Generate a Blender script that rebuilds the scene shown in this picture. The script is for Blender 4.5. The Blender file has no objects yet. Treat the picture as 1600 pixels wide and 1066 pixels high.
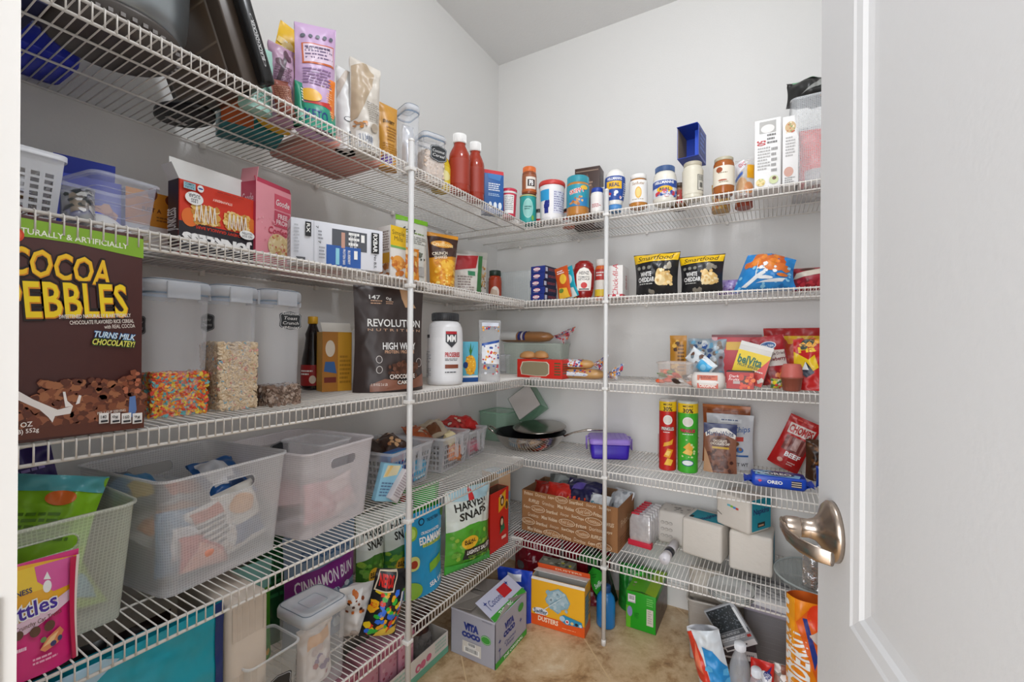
import bpy, math, random
from mathutils import Vector, Matrix, noise
from mathutils.geometry import tessellate_polygon
PI = math.pi
rad = math.radians
C = bpy.context.scene.collection
# ---------------------------------------------------------------- camera
FPX, YAW, ROLL = 683.606, -0.514927, -0.006904
CAM = Vector((1.17487, -1.82670, 1.03598))
PU, PV = 815.02, 538.81
cd = bpy.data.cameras.new('camera')
cd.sensor_width = 36; cd.lens = FPX*36/1600
cd.shift_x = -(PU-800)/1600; cd.shift_y = (PV-533)/1600
cd.clip_start = .02
cam = bpy.data.objects.new('camera', cd); C.objects.link(cam)
FW = Vector((math.sin(YAW), math.cos(YAW), 0)); RT = Vector((math.cos(YAW), -math.sin(YAW), 0)); UP = Vector((0,0,1))
R2 = RT*math.cos(ROLL)+UP*(-math.sin(ROLL)); U2 = UP*math.cos(ROLL)+RT*math.sin(ROLL)
cam.matrix_world = Matrix(((R2.x,U2.x,-FW.x,CAM.x),(R2.y,U2.y,-FW.y,CAM.y),(R2.z,U2.z,-FW.z,CAM.z),(0,0,0,1)))
bpy.context.scene.camera = cam
# ---------------------------------------------------------------- light
W = bpy.data.worlds.new('world'); bpy.context.scene.world = W; W.use_nodes = True
W.node_tree.nodes['Background'].inputs[0].default_value = (.95,.98,1.02,1)
W.node_tree.nodes['Background'].inputs[1].default_value = .5
def area(name, loc, rot, sx, sy, power, col=(1,1,1), shape='RECTANGLE'):
    l = bpy.data.lights.new(name, 'AREA'); l.shape = shape; l.size = sx; l.size_y = sy; l.energy = power; l.color = col
    o = bpy.data.objects.new(name, l); C.objects.link(o); o.location = loc; o.rotation_euler = rot; return o
lp = bpy.data.lights.new('ceiling_lamp_light', 'POINT'); lp.energy = 10.5; lp.shadow_soft_size = .10; lp.color = (.965,.995,1.05)
lo = bpy.data.objects.new('ceiling_lamp_light', lp); C.objects.link(lo); lo.location = (1.08,-1.22,2.24)
area('doorway_fill', (1.08,-3.25,1.20), (rad(90),0,rad(4)), 2.0, 2.2, 52, (.965,.99,1.03))  # fill light added behind the camera, outside the open doorway
vs = bpy.context.scene.view_settings
vs.view_transform = 'Standard'; vs.look = 'None'; vs.gamma = 1; vs.exposure = .62; vs.use_curve_mapping = False
# ---------------------------------------------------------------- geometry of the view
def ray(px, py):
    u = px-PU; v = PV-py; c, s = math.cos(ROLL), math.sin(ROLL)
    u, v = c*u+s*v, -s*u+c*v
    return FW + RT*(u/FPX) + UP*(v/FPX)
def onY(px, py, y): d = ray(px,py); return CAM+d*((y-CAM.y)/d.y)
def onX(px, py, x): d = ray(px,py); return CAM+d*((x-CAM.x)/d.x)
def onZ(px, py, z): d = ray(px,py); return CAM+d*((z-CAM.z)/d.z)
def onP(px, py, P, n): d = ray(px,py); return CAM+d*((P-CAM).dot(n)/d.dot(n))
# ---------------------------------------------------------------- materials
def lin(h):
    h = h.lstrip('#')
    if len(h) == 3: h = ''.join(c*2 for c in h)
    r = []
    for i in (0,2,4):
        c = int(h[i:i+2],16)/255; r.append(c/12.92 if c <= .04045 else ((c+.055)/1.055)**2.4)
    return (*r, 1)
MC = {}
def mat(col, rough=.45, metal=0, bump=0, bscale=60, vary=.04, alpha=None, name=None, spec=.5, tex=None):
    """Procedural principled material; alpha < 1 makes a see-through plastic film."""
    k = (col, rough, metal, bump, bscale, vary, alpha, spec, tex)
    if k in MC: return MC[k]
    m = bpy.data.materials.new(name or 'surface_'+col.strip('#')); m.use_nodes = True
    nt = m.node_tree; N = nt.nodes; Lk = nt.links; b = N['Principled BSDF']
    b.inputs['Roughness'].default_value = rough; b.inputs['Metallic'].default_value = metal
    b.inputs['Specular IOR Level'].default_value = spec
    tc = N.new('ShaderNodeTexCoord')
    nz = N.new('ShaderNodeTexNoise'); nz.inputs['Scale'].default_value = bscale; nz.inputs['Detail'].default_value = 3
    Lk.new(tc.outputs['Object'], nz.inputs['Vector'])
    mx = N.new('ShaderNodeMix'); mx.data_type = 'RGBA'; c = lin(col)
    mx.inputs[6].default_value = tuple(x*(1-vary) for x in c[:3])+(1,); mx.inputs[7].default_value = tuple(min(1,x*(1+vary)) for x in c[:3])+(1,)
    Lk.new(nz.outputs['Fac'], mx.inputs[0]); Lk.new(mx.outputs[2], b.inputs['Base Color'])
    if bump:
        bp = N.new('ShaderNodeBump'); bp.inputs['Strength'].default_value = bump; bp.inputs['Distance'].default_value = .004
        Lk.new(nz.outputs['Fac'], bp.inputs['Height']); Lk.new(bp.outputs[0], b.inputs['Normal'])
    if alpha is not None:
        tr = N.new('ShaderNodeBsdfTransparent'); ms = N.new('ShaderNodeMixShader')
        lw = N.new('ShaderNodeLayerWeight'); lw.inputs[0].default_value = .25
        ad = N.new('ShaderNodeMath'); ad.operation = 'MULTIPLY_ADD'; ad.use_clamp = True
        ad.inputs[1].default_value = .30; ad.inputs[2].default_value = alpha
        Lk.new(lw.outputs['Facing'], ad.inputs[0]); fac = ad.outputs[0]
        if tex == 'weave':
            ck = N.new('ShaderNodeTexBrick'); ck.inputs['Scale'].default_value = 1
            ck.offset = 0; ck.inputs['Brick Width'].default_value = .0048; ck.inputs['Row Height'].default_value = .0048
            ck.inputs['Mortar Size'].default_value = .0007
            ck.inputs['Color1'].default_value = (0,0,0,1); ck.inputs['Color2'].default_value = (.25,.25,.25,1); ck.inputs['Mortar'].default_value = (1,1,1,1)
            sp = N.new('ShaderNodeSeparateXYZ'); cb = N.new('ShaderNodeCombineXYZ'); a2 = N.new('ShaderNodeMath'); a2.operation = 'SUBTRACT'; ax = N.new('ShaderNodeMath'); ay = N.new('ShaderNodeMath'); ax.operation = ay.operation = 'ABSOLUTE'
            Lk.new(tc.outputs['Object'], sp.inputs[0]); Lk.new(sp.outputs[0], ax.inputs[0]); Lk.new(sp.outputs[1], ay.inputs[0]); Lk.new(ax.outputs[0], a2.inputs[0]); Lk.new(ay.outputs[0], a2.inputs[1])
            Lk.new(a2.outputs[0], cb.inputs[0]); Lk.new(sp.outputs[2], cb.inputs[1]); Lk.new(cb.outputs[0], ck.inputs['Vector'])
            m2 = N.new('ShaderNodeMath'); m2.operation = 'MULTIPLY_ADD'; m2.use_clamp = True; m2.inputs[1].default_value = .16
            Lk.new(ck.outputs['Color'], m2.inputs[0]); Lk.new(fac, m2.inputs[2]); fac = m2.outputs[0]
        Lk.new(fac, ms.inputs[0]); Lk.new(tr.outputs[0], ms.inputs[1]); Lk.new(b.outputs[0], ms.inputs[2])
        Lk.new(ms.outputs[0], N['Material Output'].inputs[0])
    MC[k] = m; return m
def clear(col='#e8ecf0', a=.12, rough=.12): return mat(col, rough, alpha=a, vary=0)
def frost(col='#f1f2f5', a=.5, tex=None): return mat(col, .35, alpha=a*.78, vary=.02, tex=tex)
# ---------------------------------------------------------------- text outlines
TC = {}
def text_mesh(s, bold=.0, shear=0.):
    k = (s, bold, shear)
    if k in TC: return TC[k]
    cu = bpy.data.curves.new('lettering', 'FONT'); cu.body = s; cu.resolution_u = 2; cu.offset = bold; cu.shear = shear
    cu.align_x = 'CENTER'; cu.fill_mode = 'FRONT'; cu.space_line = .9
    o = bpy.data.objects.new('lettering', cu); C.objects.link(o)
    bpy.context.view_layer.update()
    me = bpy.data.meshes.new_from_object(o.evaluated_get(bpy.context.evaluated_depsgraph_get()))
    me.calc_loop_triangles()
    v = [(p.co.x, p.co.y) for p in me.vertices]; t = [tuple(q.vertices) for q in me.loop_triangles]
    bpy.data.objects.remove(o); bpy.data.curves.remove(cu); bpy.data.meshes.remove(me)
    xs = [p[0] for p in v] or [0,1]; ys = [p[1] for p in v] or [0,1]
    x0, x1, y0, y1 = min(xs), max(xs), min(ys), max(ys)
    v = [((x-(x0+x1)/2)/max(x1-x0,1e-5), (y-(y0+y1)/2)/max(y1-y0,1e-5)) for x, y in v]
    TC[k] = (v, t, (x1-x0)/max(y1-y0,1e-5)); return TC[k]
# ---------------------------------------------------------------- mesh builder
class MB:
    def __init__(s): s.v = []; s.f = []; s.m = []; s.sm = []; s.mats = []
    def mi(s, m):
        if isinstance(m, str): m = mat(m)
        if m not in s.mats: s.mats.append(m)
        return s.mats.index(m)
    def add(s, vs, fs, m, smooth=True):
        b = len(s.v); i = s.mi(m); s.v += [tuple(p) for p in vs]
        for f in fs: s.f.append(tuple(b+q for q in f)); s.m.append(i); s.sm.append(smooth)
    def grid(s, S, nu, nv, m, off=0, r=(0,0,1,1), smooth=True, flip=False):
        vs = [S(r[0]+(r[2]-r[0])*i/nu, r[1]+(r[3]-r[1])*j/nv, off) for j in range(nv+1) for i in range(nu+1)]
        fs = []
        for j in range(nv):
            for i in range(nu):
                a = j*(nu+1)+i; q = (a, a+1, a+nu+2, a+nu+1); fs.append(q[::-1] if flip else q)
        s.add(vs, fs, m, smooth)
    def box(s, x0, y0, z0, x1, y1, z1, m, b=0):
        vs = []; X, Y, Z = (x0,x1), (y0,y1), (z0,z1)
        if b <= 0:
            vs = [(X[i],Y[j],Z[k]) for k in (0,1) for j in (0,1) for i in (0,1)]
            s.add(vs, [(0,2,3,1),(4,5,7,6),(0,1,5,4),(1,3,7,5),(3,2,6,7),(2,0,4,6)], m, False); return
        def rg(q, z):
            o = []
            for cx_, cy_, a0 in ((x1-b,y1-b,0),(x0+b,y1-b,90),(x0+b,y0+b,180),(x1-b,y0+b,270)):
                for a in (0,30,60,90): o.append((cx_+(b-q)*math.cos(rad(a0+a)), cy_+(b-q)*math.sin(rad(a0+a)), z))
            return o
        rs = [rg(b*.7,z0), rg(b*.2,z0+b*.25), rg(0,z0+b), rg(0,z1-b), rg(b*.2,z1-b*.25), rg(b*.7,z1)]
        s.rings(rs, m, True, True)
    def rings(s, rs, m, cap0=False, cap1=False, smooth=True, closed=True):
        n = len(rs[0]); vs = [p for r in rs for p in r]; fs = []
        for j in range(len(rs)-1):
            for i in range(n if closed else n-1):
                k = (i+1) % n; fs.append((j*n+i, j*n+k, (j+1)*n+k, (j+1)*n+i))
        if cap0: fs.append(tuple(range(n-1,-1,-1)))
        if cap1: fs.append(tuple((len(rs)-1)*n+i for i in range(n)))
        s.add(vs, fs, m, smooth)
    def tube(s, pts, r, m, n=6, caps=True, flat=None):
        pts = [Vector(p) for p in pts]; rs = []
        for i, p in enumerate(pts):
            t = (pts[min(i+1,len(pts)-1)]-pts[max(i-1,0)]).normalized()
            a = t.cross(Vector((0,0,1)))
            if a.length < .2: a = t.cross(Vector((0,1,0)))
            a.normalize(); b = a.cross(t); rr = r[i] if isinstance(r, (list,tuple)) else r
            rs.append([p+a*rr*math.cos(2*PI*k/n)+b*rr*(flat or 1)*math.sin(2*PI*k/n) for k in range(n)])
        s.rings(rs, m, caps, caps)
    def lathe(s, prof, m, n=28, cx=0, cy=0, cap0=True, cap1=True, sx=1, sy=1):
        s.rings([[(cx+r*sx*math.cos(2*PI*k/n), cy+r*sy*math.sin(2*PI*k/n), z) for k in range(n)] for r, z in prof], m, cap0, cap1)
    def tris(s, P, T, S, off, m, maxlen):
        """map 2-D triangles through a surface, splitting long edges"""
        P = list(P); work = list(T)
        if maxlen:
            wm = s._W; hm = s._H; cache = {}
            for _ in range(11):
                out = []; ch = False
                for a, b, c in work:
                    e = [(math.hypot((P[p][0]-P[q][0])*wm, (P[p][1]-P[q][1])*hm), p, q, r_) for p, q, r_ in ((a,b,c),(b,c,a),(c,a,b))]
                    L_, p, q, r_ = max(e)
                    if L_ > maxlen:
                        k = (min(p,q), max(p,q))
                        if k not in cache: cache[k] = len(P); P.append(((P[p][0]+P[q][0])/2, (P[p][1]+P[q][1])/2))
                        mm = cache[k]; out += [(p,mm,r_), (mm,q,r_)]; ch = True
                    else: out.append((a,b,c))
                work = out
                if not ch: break
        s.add([S(u,v,off) for u, v in P], work, m, bool(maxlen))
    def gfx(s, S, Wd, Hd, specs, curved=0, rough=.45, seed=1, base=.0005):
        """printed graphics: r rect, e ellipse, p polygon, t text, l lines of small print, b barcode, s scatter"""
        s._W, s._H = Wd, Hd; rnd = random.Random(seed); ml = curved
        for i, g in enumerate(specs):
            off = base+i*.00022; k = g[0]
            M_ = lambda c: mat(c, rough) if isinstance(c, str) else c
            if k == 'r':
                _, a, b, c, d, col = g
                s.tris([(a,b),(c,b),(c,d),(a,d)], [(0,1,2),(0,2,3)], S, off, M_(col), ml)
            elif k == 'e':
                _, a, b, ru, rv, col = g[:6]; n = 20
                s.tris([(a,b)]+[(a+ru*math.cos(2*PI*q/n), b+rv*math.sin(2*PI*q/n)) for q in range(n)], [(0,1+q,1+(q+1)%n) for q in range(n)], S, off, M_(col), ml)
            elif k == 'p':
                pts = [(a, b) for a, b in g[1]]
                tt = tessellate_polygon([[Vector((a*Wd,b*Hd,0)) for a, b in pts]])
                T = []
                for t in tt:
                    a, b, c = [pts[q] for q in t]
                    T.append(t if (b[0]-a[0])*(c[1]-a[1])-(b[1]-a[1])*(c[0]-a[0]) > 0 else t[::-1])
                s.tris(pts, T, S, off, M_(g[2]), ml)
            elif k == 't':
                _, tx, u, v, w, h, col = g[:7]; rot = g[7] if len(g) > 7 else 0; bold = g[8] if len(g) > 8 else .02; sh = g[9] if len(g) > 9 else 0
                P, T, asp = text_mesh(tx, bold*.55 if bold <= .07 else bold, sh); c, sn = math.cos(rad(rot)), math.sin(rad(rot)); wm, hm = w*Wd, h*Hd
                Q = [(u+(x*wm*c-y*hm*sn)/Wd, v+(x*wm*sn+y*hm*c)/Hd) for x, y in P]
                s.tris(Q, T, S, off, M_(col), ml)
            elif k == 'l':
                _, a, b, c, d, n, col = g
                for q in range(n):
                    y1 = d-(d-b)*q/n; y0 = y1-(d-b)/n*.5; x = a
                    e = c-(c-a)*rnd.choice((0,0,.1,.25))
                    while x < e:
                        w = min((c-a)*rnd.uniform(.08,.25), e-x)
                        s.tris([(x,y0),(x+w,y0),(x+w,y1),(x,y1)], [(0,1,2),(0,2,3)], S, off, M_(col), 0); x += w+(c-a)*.035
            elif k == 'b':
                _, a, b, c, d = g[:5]
                s.tris([(a,b),(c,b),(c,d),(a,d)], [(0,1,2),(0,2,3)], S, off-.0001, M_('#f2f2f0'), 0)
                x = a+(c-a)*.08; y0 = b+(d-b)*.2; y1 = d-(d-b)*.08
                while x < c-(c-a)*.08:
                    w = (c-a)*rnd.choice((.012,.02,.035)); s.tris([(x,y0),(x+w,y0),(x+w,y1),(x,y1)], [(0,1,2),(0,2,3)], S, off+.0001, M_('#1c1c1e'), 0); x += w+(c-a)*rnd.choice((.015,.025))
            elif k == 's':
                _, a, b, c, d, n, size, cols = g
                for q in range(n):
                    x = rnd.uniform(a,c); y = rnd.uniform(b,d); r = size*rnd.uniform(.6,1.3); a0 = rnd.uniform(0,6); m_ = rnd.choice((5,6,7))
                    pp = [(x+r/Wd*math.cos(a0+6.283*t/m_)*rnd.uniform(.7,1.1), y+r/Hd*math.sin(a0+6.283*t/m_)*rnd.uniform(.7,1.1)) for t in range(m_)]
                    s.tris([(x,y)]+pp, [(0,1+t,1+(t+1)%m_) for t in range(m_)], S, off+.000012*(q%17), M_(rnd.choice(cols)), ml)
    def build(s, name, parent=None, loc=None, rz=0, xf=None):
        me = bpy.data.meshes.new(name); me.from_pydata(s.v, [], s.f)
        for m in s.mats: me.materials.append(m)
        me.polygons.foreach_set('material_index', s.m); me.polygons.foreach_set('use_smooth', s.sm); me.update()
        o = bpy.data.objects.new(name, me); C.objects.link(o)
        if parent: o.parent = parent
        if loc is not None: o.location = loc; o.rotation_euler = (0,0,rad(rz))
        return o
def tag(o, label, cat, group=None, kind=None):
    if label: o['label'] = label
    if cat: o['category'] = cat
    if group: o['group'] = group
    if kind: o['kind'] = kind
    return o
def thing(name, label, cat, P, group=None):
    o = bpy.data.objects.new(name, None); C.objects.link(o); o.empty_display_size = .02
    pose(o, P); return tag(o, label, cat, group)
def pose(o, P):
    o.location = P['loc']; o.rotation_mode = 'XYZ'
    if 'q' in P: o.rotation_euler = P['q']
    else: o.rotation_euler = (rad(P.get('rx',0)), rad(P.get('ry',0)), rad(P['rz']))
    if P.get('ry') and not P.get('nolift'): o.location.z += P.get('w',0)*.5*abs(math.sin(rad(P['ry'])))*.9
    return o
SZ = {1:.2882, 2:.5993, 3:.9074, 4:1.2071, 5:1.5082, 0:0.}
DL = DB = .3557
def F(side, lev, x0, x1, yt, d=.33, b=None, ang=None, D=.08, z=None, h=None, rx=0, ry=0, yb=None):
    """Place an item: its front face spans image columns x0..x1, its top is at row yt; it stands on shelf `lev`
    with its front at distance d from the wall (or at the point of the shelf seen at pixel b)."""
    zz = SZ[lev] if z is None else z
    if b: A = onZ(b[0], b[1], zz)
    else:
        ym = yt if yb is None else (yt+yb)/2
        A = onY((x0+x1)/2, ym, -d) if side == 'B' else onX((x0+x1)/2, ym, d)
    if ang is None: ang = 0 if side == 'B' else 90
    if ang == 'cam':
        q = CAM-A; ang = math.degrees(math.atan2(q.x, -q.y))
    n = Vector((math.sin(rad(ang)), -math.cos(rad(ang)), 0))
    e = Vector((math.cos(rad(ang)), math.sin(rad(ang)), 0))
    P0 = Vector((A.x, A.y, zz)); yy = (yt+(yb or yt+60))/2
    a = onP(x0, yy, P0, n); c = onP(x1, yy, P0, n)
    w = (c-a).dot(e); m = P0+e*(((a+c)/2-P0).dot(e))
    if h is None: h = onP((x0+x1)/2, yt, P0, n).z-zz
    loc = m-n*(D/2); loc.z = zz
    return dict(loc=loc, rz=ang, w=w, h=h, d=D, rx=rx, ry=ry, n=n, e=e)
# ---------------------------------------------------------------- the setting
def struct(name, mb): o = mb.build(name); o['kind'] = 'structure'; return o
XR, YF = 1.66, -1.738         # right wall, inner face of the front wall
ZC = 2.419
wallm = mat('#dcdbd8', .75, bump=.12, bscale=190, vary=.012, spec=.25)
ceilm = mat('#e4e4e3', .85, bump=.3, bscale=120, vary=.012, spec=.2)
doorm = mat('#d2d2d2', .55, bump=.05, bscale=150, vary=.01)
trimm = mat('#e2e0dc', .35, vary=.01)
def floor_mat():
    m = bpy.data.materials.new('diagonal_stone_tile'); m.use_nodes = True; nt = m.node_tree; N = nt.nodes; K = nt.links; b = N['Principled BSDF']
    tc = N.new('ShaderNodeTexCoord')
    n1 = N.new('ShaderNodeTexNoise'); n1.inputs['Scale'].default_value = 7; n1.inputs['Detail'].default_value = 9; n1.inputs['Roughness'].default_value = .68; n1.inputs['Distortion'].default_value = .6
    n2 = N.new('ShaderNodeTexNoise'); n2.inputs['Scale'].default_value = 34; n2.inputs['Detail'].default_value = 6; n2.inputs['Roughness'].default_value = .7
    for n in (n1,n2): K.new(tc.outputs['Object'], n.inputs['Vector'])
    ad = N.new('ShaderNodeMath'); ad.operation = 'MULTIPLY_ADD'; ad.inputs[1].default_value = .45
    K.new(n2.outputs['Fac'], ad.inputs[0]); K.new(n1.outputs['Fac'], ad.inputs[2])
    cr = N.new('ShaderNodeValToRGB'); e = cr.color_ramp.elements
    e[0].position = .48; e[0].color = lin('#7a5c40'); e[1].position = .98; e[1].color = lin('#ead9ba')
    for p, c in ((.62,'#b69168'),(.72,'#cfb088'),(.84,'#dcc09a')): q = e.new(p); q.color = lin(c)
    K.new(ad.outputs[0], cr.inputs[0])
    mp = N.new('ShaderNodeMapping'); mp.inputs['Rotation'].default_value = (0,0,rad(-45)); K.new(tc.outputs['Object'], mp.inputs[0])
    br = N.new('ShaderNodeTexBrick'); br.offset = 0; br.inputs['Scale'].default_value = 1
    br.inputs['Brick Width'].default_value = .43; br.inputs['Row Height'].default_value = .43; br.inputs['Mortar Size'].default_value = .0022; br.inputs['Mortar Smooth'].default_value = 0
    # rows of tiles run on both diagonals, joints through the measured corner
    mp.inputs['Location'].default_value = (-.1715, .615, 0)
    K.new(mp.outputs[0], br.inputs['Vector'])
    mx = N.new('ShaderNodeMix'); mx.data_type = 'RGBA'; K.new(br.outputs['Fac'], mx.inputs[0]); K.new(cr.outputs[0], mx.inputs[6]); mx.inputs[7].default_value = lin('#dcc094')
    K.new(mx.outputs[2], b.inputs['Base Color']); b.inputs['Roughness'].default_value = .38
    bp = N.new('ShaderNodeBump'); bp.inputs['Strength'].default_value = .15; bp.inputs['Distance'].default_value = .003
    K.new(n2.outputs['Fac'], bp.inputs['Height']); K.new(bp.outputs[0], b.inputs['Normal']); return m
m = MB(); m.box(-.1,-4.2,-.05,3.2,.1,0, floor_mat()); struct('floor', m)
m = MB(); m.box(-.1,YF-.118,ZC,XR+.1,.1,ZC+.06, ceilm); struct('ceiling', m)
m = MB(); m.box(-.1,-1.87,0,0,0,ZC, wallm); struct('wall_left', m)
m = MB(); m.box(-.1,0,0,XR+.1,.1,ZC, wallm); struct('wall_back', m)
m = MB(); m.box(XR,-1.87,0,XR+.1,0,ZC, wallm); struct('wall_right', m)
JX0, JX1 = .730, 1.343
m = MB(); m.box(0,YF-.118,0,JX0-.018,YF,ZC, wallm); m.box(JX1+.018,YF-.118,0,XR,YF,ZC, wallm); m.box(JX0-.018,YF-.118,2.06,JX1+.018,YF,ZC, wallm)
struct('wall_front', m)
m = MB()
m.box(JX0-.018,YF-.13,0,JX0,YF+.002,2.06, trimm); m.box(JX1,YF-.13,0,JX1+.018,YF+.002,2.06, trimm); m.box(JX0-.018,YF-.13,2.045,JX1+.018,YF+.002,2.062, trimm)
m.box(JX0,YF-.10,0,JX0+.010,YF-.04,2.045, trimm)
struct('trim_1', m)
for i, (a, b, c, d) in enumerate(((.0,-.012,XR,0),(.0,YF,.012,-.012))):
    m = MB(); m.box(a,b,0,c,d,.083, trimm); m.box(a,b+(.004 if i==0 else 0),.083,c-(.004 if i else 0),d,.089, trimm); struct(['baseboard_back','baseboard_left'][i], m)
# door: opened into the pantry, hinged at the right jamb, free edge near the shelves
fe = Vector((1.231,-1.152,0)); hg = Vector((JX1-.003, YF+.002, 0))
dv = (hg-fe); DW = dv.length; dr = bpy.data.objects.new('door_1', None); C.objects.link(dr)
dr.location = fe; dr.rotation_euler = (0,0,math.atan2(dv.y,dv.x)); dr['kind'] = 'structure'
# local x runs from the free edge to the hinge, local -y is the face towards the camera
def door_leaf():
    m = MB(); T = .035; H = 2.03; z0 = .012
    st = .105; P_ = [(.15,.60),(.742,1.90)]                       # two panels
    # the face as a frame: stiles and rails, then bevelled mouldings and panels
    zs = [z0,P_[0][0],P_[0][1],P_[1][0],P_[1][1],H]
    m.box(0,0,z0,st,T,H, doorm); m.box(DW-st,0,z0,DW,T,H, doorm)
    for a, b in ((zs[0],zs[1]),(zs[2],zs[3]),(zs[4],zs[5])): m.box(st,0,a,DW-st,T,b, doorm)
    for a, b in P_:
        lv = [(0,0),(.004,.0015),(.015,.003),(.020,.0060),(.030,.0078),(.038,.0082)]
        rs = []
        for q, y in lv: rs.append([(st+q,y,a+q),(DW-st-q,y,a+q),(DW-st-q,y,b-q),(st+q,y,b-q)])
        m.rings(rs, doorm, False, True, smooth=False)
        m.box(st,T-.012,a,DW-st,T-.006,b, doorm)
    return m
o = door_leaf().build('door_leaf', dr)
# lever handle
nick = mat('#b3a598', .27, 1, vary=.03)
hx, hz = .058, .823
def lever():
    m = MB(); n = 32
    # rosette, neck (axis along -y)
    def ring(r, y, cx=hx, cz=hz): return [(cx+r*math.cos(2*PI*k/n), y, cz+r*math.sin(2*PI*k/n)) for k in range(n)]
    m.rings([ring(.034,0),ring(.034,-.005),ring(.030,-.009),ring(.020,-.013),ring(.0125,-.020),ring(.0105,-.026),ring(.011,-.036)], nick, True, True)
    h = m.build('door_handle', dr)
    g = MB()
    g.rings([ring(.0105,-.034),ring(.0115,-.036),ring(.0115,-.048),ring(.0095,-.0525)], nick, True, True)
    # flat curved lever blade sweeping down from the neck and back to the hinge side
    pts = [(-.004,-.056,.002),(.000,-.058,-.018),(.010,-.056,-.036),(.026,-.050,-.047),(.050,-.042,-.053),(.078,-.038,-.053)]
    pts = [(-.008,-.052,.003),(.004,-.054,.001),(.026,-.053,-.001),(.046,-.046,-.003),(.060,-.035,-.004),(.067,-.022,-.005)]
    rs = []
    for i, (a, y, c) in enumerate(pts):
        w = (.005,.0062,.0072,.0080,.0082,.0075)[i]; t = .0028
        rs.append([(hx+a+math.copysign(0,1), y+t*math.cos(q)*.9, hz+c+w*math.sin(q)) for q in [2*PI*k/12 for k in range(12)]])
    g.rings(rs, nick, True, True)
    b = g.build('lever', h)
lever()
m = MB(); m.box(0,-.0008,.80,.0012,.0008,.86, nick)
m2 = MB(); m2.box(-.0015,.006,.78,.0003,.029,.89, nick); m2.build('latch_plate', dr)
for z in (.25,1.0,1.8):
    m3 = MB(); m3.tube([(DW+.003,-.004,z-.04),(DW+.003,-.004,z+.04)], .005, nick, 10); m3.build('hinge', dr)
m = MB(); m.box(JX0-.002,YF-.036,.775,JX0+.0015,YF-.006,.865, nick); o = m.build('trim_2'); o['kind'] = 'structure'
# ---------------------------------------------------------------- wire shelves
wirem = mat('#e6e2dc', .35, vary=.01)
PITCH = .0132; LIP = .030
def shelf(name, label, along, a0, a1, z, depth, lip0=None):
    """along='x': against the back wall; along='y': against the left wall"""
    r = bpy.data.objects.new(name, None); C.objects.link(r); r.empty_display_size = .05
    r.location = ((a0+a1)/2, -depth/2, z) if along == 'x' else (depth/2, (a0+a1)/2, z)
    tag(r, label, 'shelf', 'white wire pantry shelves')
    def pt(a, d, zz):  # a along, d distance from wall
        p = Vector((a, -d, z+zz)) if along == 'x' else Vector((d, a, z+zz)); return p-r.location
    dk = MB(); n = int((a1-a0)/PITCH)
    wr = .00115
    def wire(pts, rr, mb, ns=5):
        mb.tube(pts, rr, wirem, ns)
    for i in range(n+1):
        a = a0+.004+i*PITCH
        if a > a1-.002: break
        wire([pt(a,.004,-wr), pt(a,depth-.001,-wr)], wr, dk)
    dk.build('deck', r)
    fl = MB()
    for i in range(n+1):
        a = a0+.004+i*PITCH
        if a > a1-.002: break
        wire([pt(a,depth-.0012,-wr), pt(a,depth+.0016,-.003), pt(a,depth+.0016,-LIP)], wr, fl)
    fl.tube([pt(a0,depth-.0015,-.0045), pt(a1,depth-.0015,-.0045)], .0026, wirem, 8)
    fl.tube([pt(a0,depth-.0015,-LIP), pt(a1,depth-.0015,-LIP)], .0026, wirem, 8)
    fl.build('front_lip', r)
    for d in (.006, depth*.36, depth*.70):
        q = MB(); q.tube([pt(a0,d,-.0045), pt(a1,d,-.0045)], .0022, wirem, 8); q.build('rail', r)
    k = a0+.13
    while k < a1-.03:
        q = MB(); c = pt(k,.006,-.004)
        e = .0055
        q.box(c.x-e,c.y-e*(1 if along=='y' else .8),c.z-.010,c.x+e,c.y+e*(1 if along=='y' else .8),c.z+.004, wirem, .002); q.build('wall_clip', r); k += .30
    return r
LN = {5:'top',4:'second highest',3:'middle',2:'second lowest',1:'lowest'}
for k in (5,4,3,2,1):
    shelf('wire_shelf', f'{LN[k]} white wire shelf running along the left wall', 'y', YF+.008, -DB-.006, SZ[k], DL)
    r = shelf('wire_shelf', f'{LN[k]} white wire shelf running along the back wall', 'x', .004, XR-.004, SZ[k], DB)
    q = MB(); loc = r.location
    q.box(DL-.05-loc.x,-DB-.0052-loc.y,-.010,DL-.004-loc.x,-DB+.006-loc.y,.0016, wirem, .002)
    q.box(DL-.028-loc.x,-DB-.0052-loc.y,-.006,DL-.006-loc.x,-DB-.002-loc.y,.0012, wirem, .002)
    q.build('corner_clip', r)
def pole(name, label, x, y, h, zb):
    r = thing(name, label, 'shelf pole', dict(loc=(x,y,zb), rz=0))
    m = MB(); m.lathe([(.0075,0),(.0075,h)], mat('#d9d8d6',.35,vary=.01), 16); m.build('tube', r)
    m = MB(); m.lathe([(.0085,0),(.0085,.018),(.0078,.02)], trimm, 16); m.build('foot', r)
    m = MB(); m.lathe([(.0078,h-.002),(.0078,h+.004),(.004,h+.007)], trimm, 16); m.build('cap', r)
    for k in range(1,6):
        z = SZ[k]-zb
        m = MB(); dx, dy = (-.010,0) if x < .5 else (0,.010)
        m.box(-.011+dx*.2,-.011+dy*.2,z-LIP+.004,.011+dx*.2,.011+dy*.2,z-LIP+.014, trimm, .002)
        m.build('shelf_clip', r)
pole('shelf_support_pole', 'white vertical pole holding the fronts of the left wall shelves', DL+.012, -.985, 1.56, 0)
pole('shelf_support_pole', 'white vertical pole holding the fronts of the back wall shelves', .683, -DB-.012, 1.57, 0)
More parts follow.
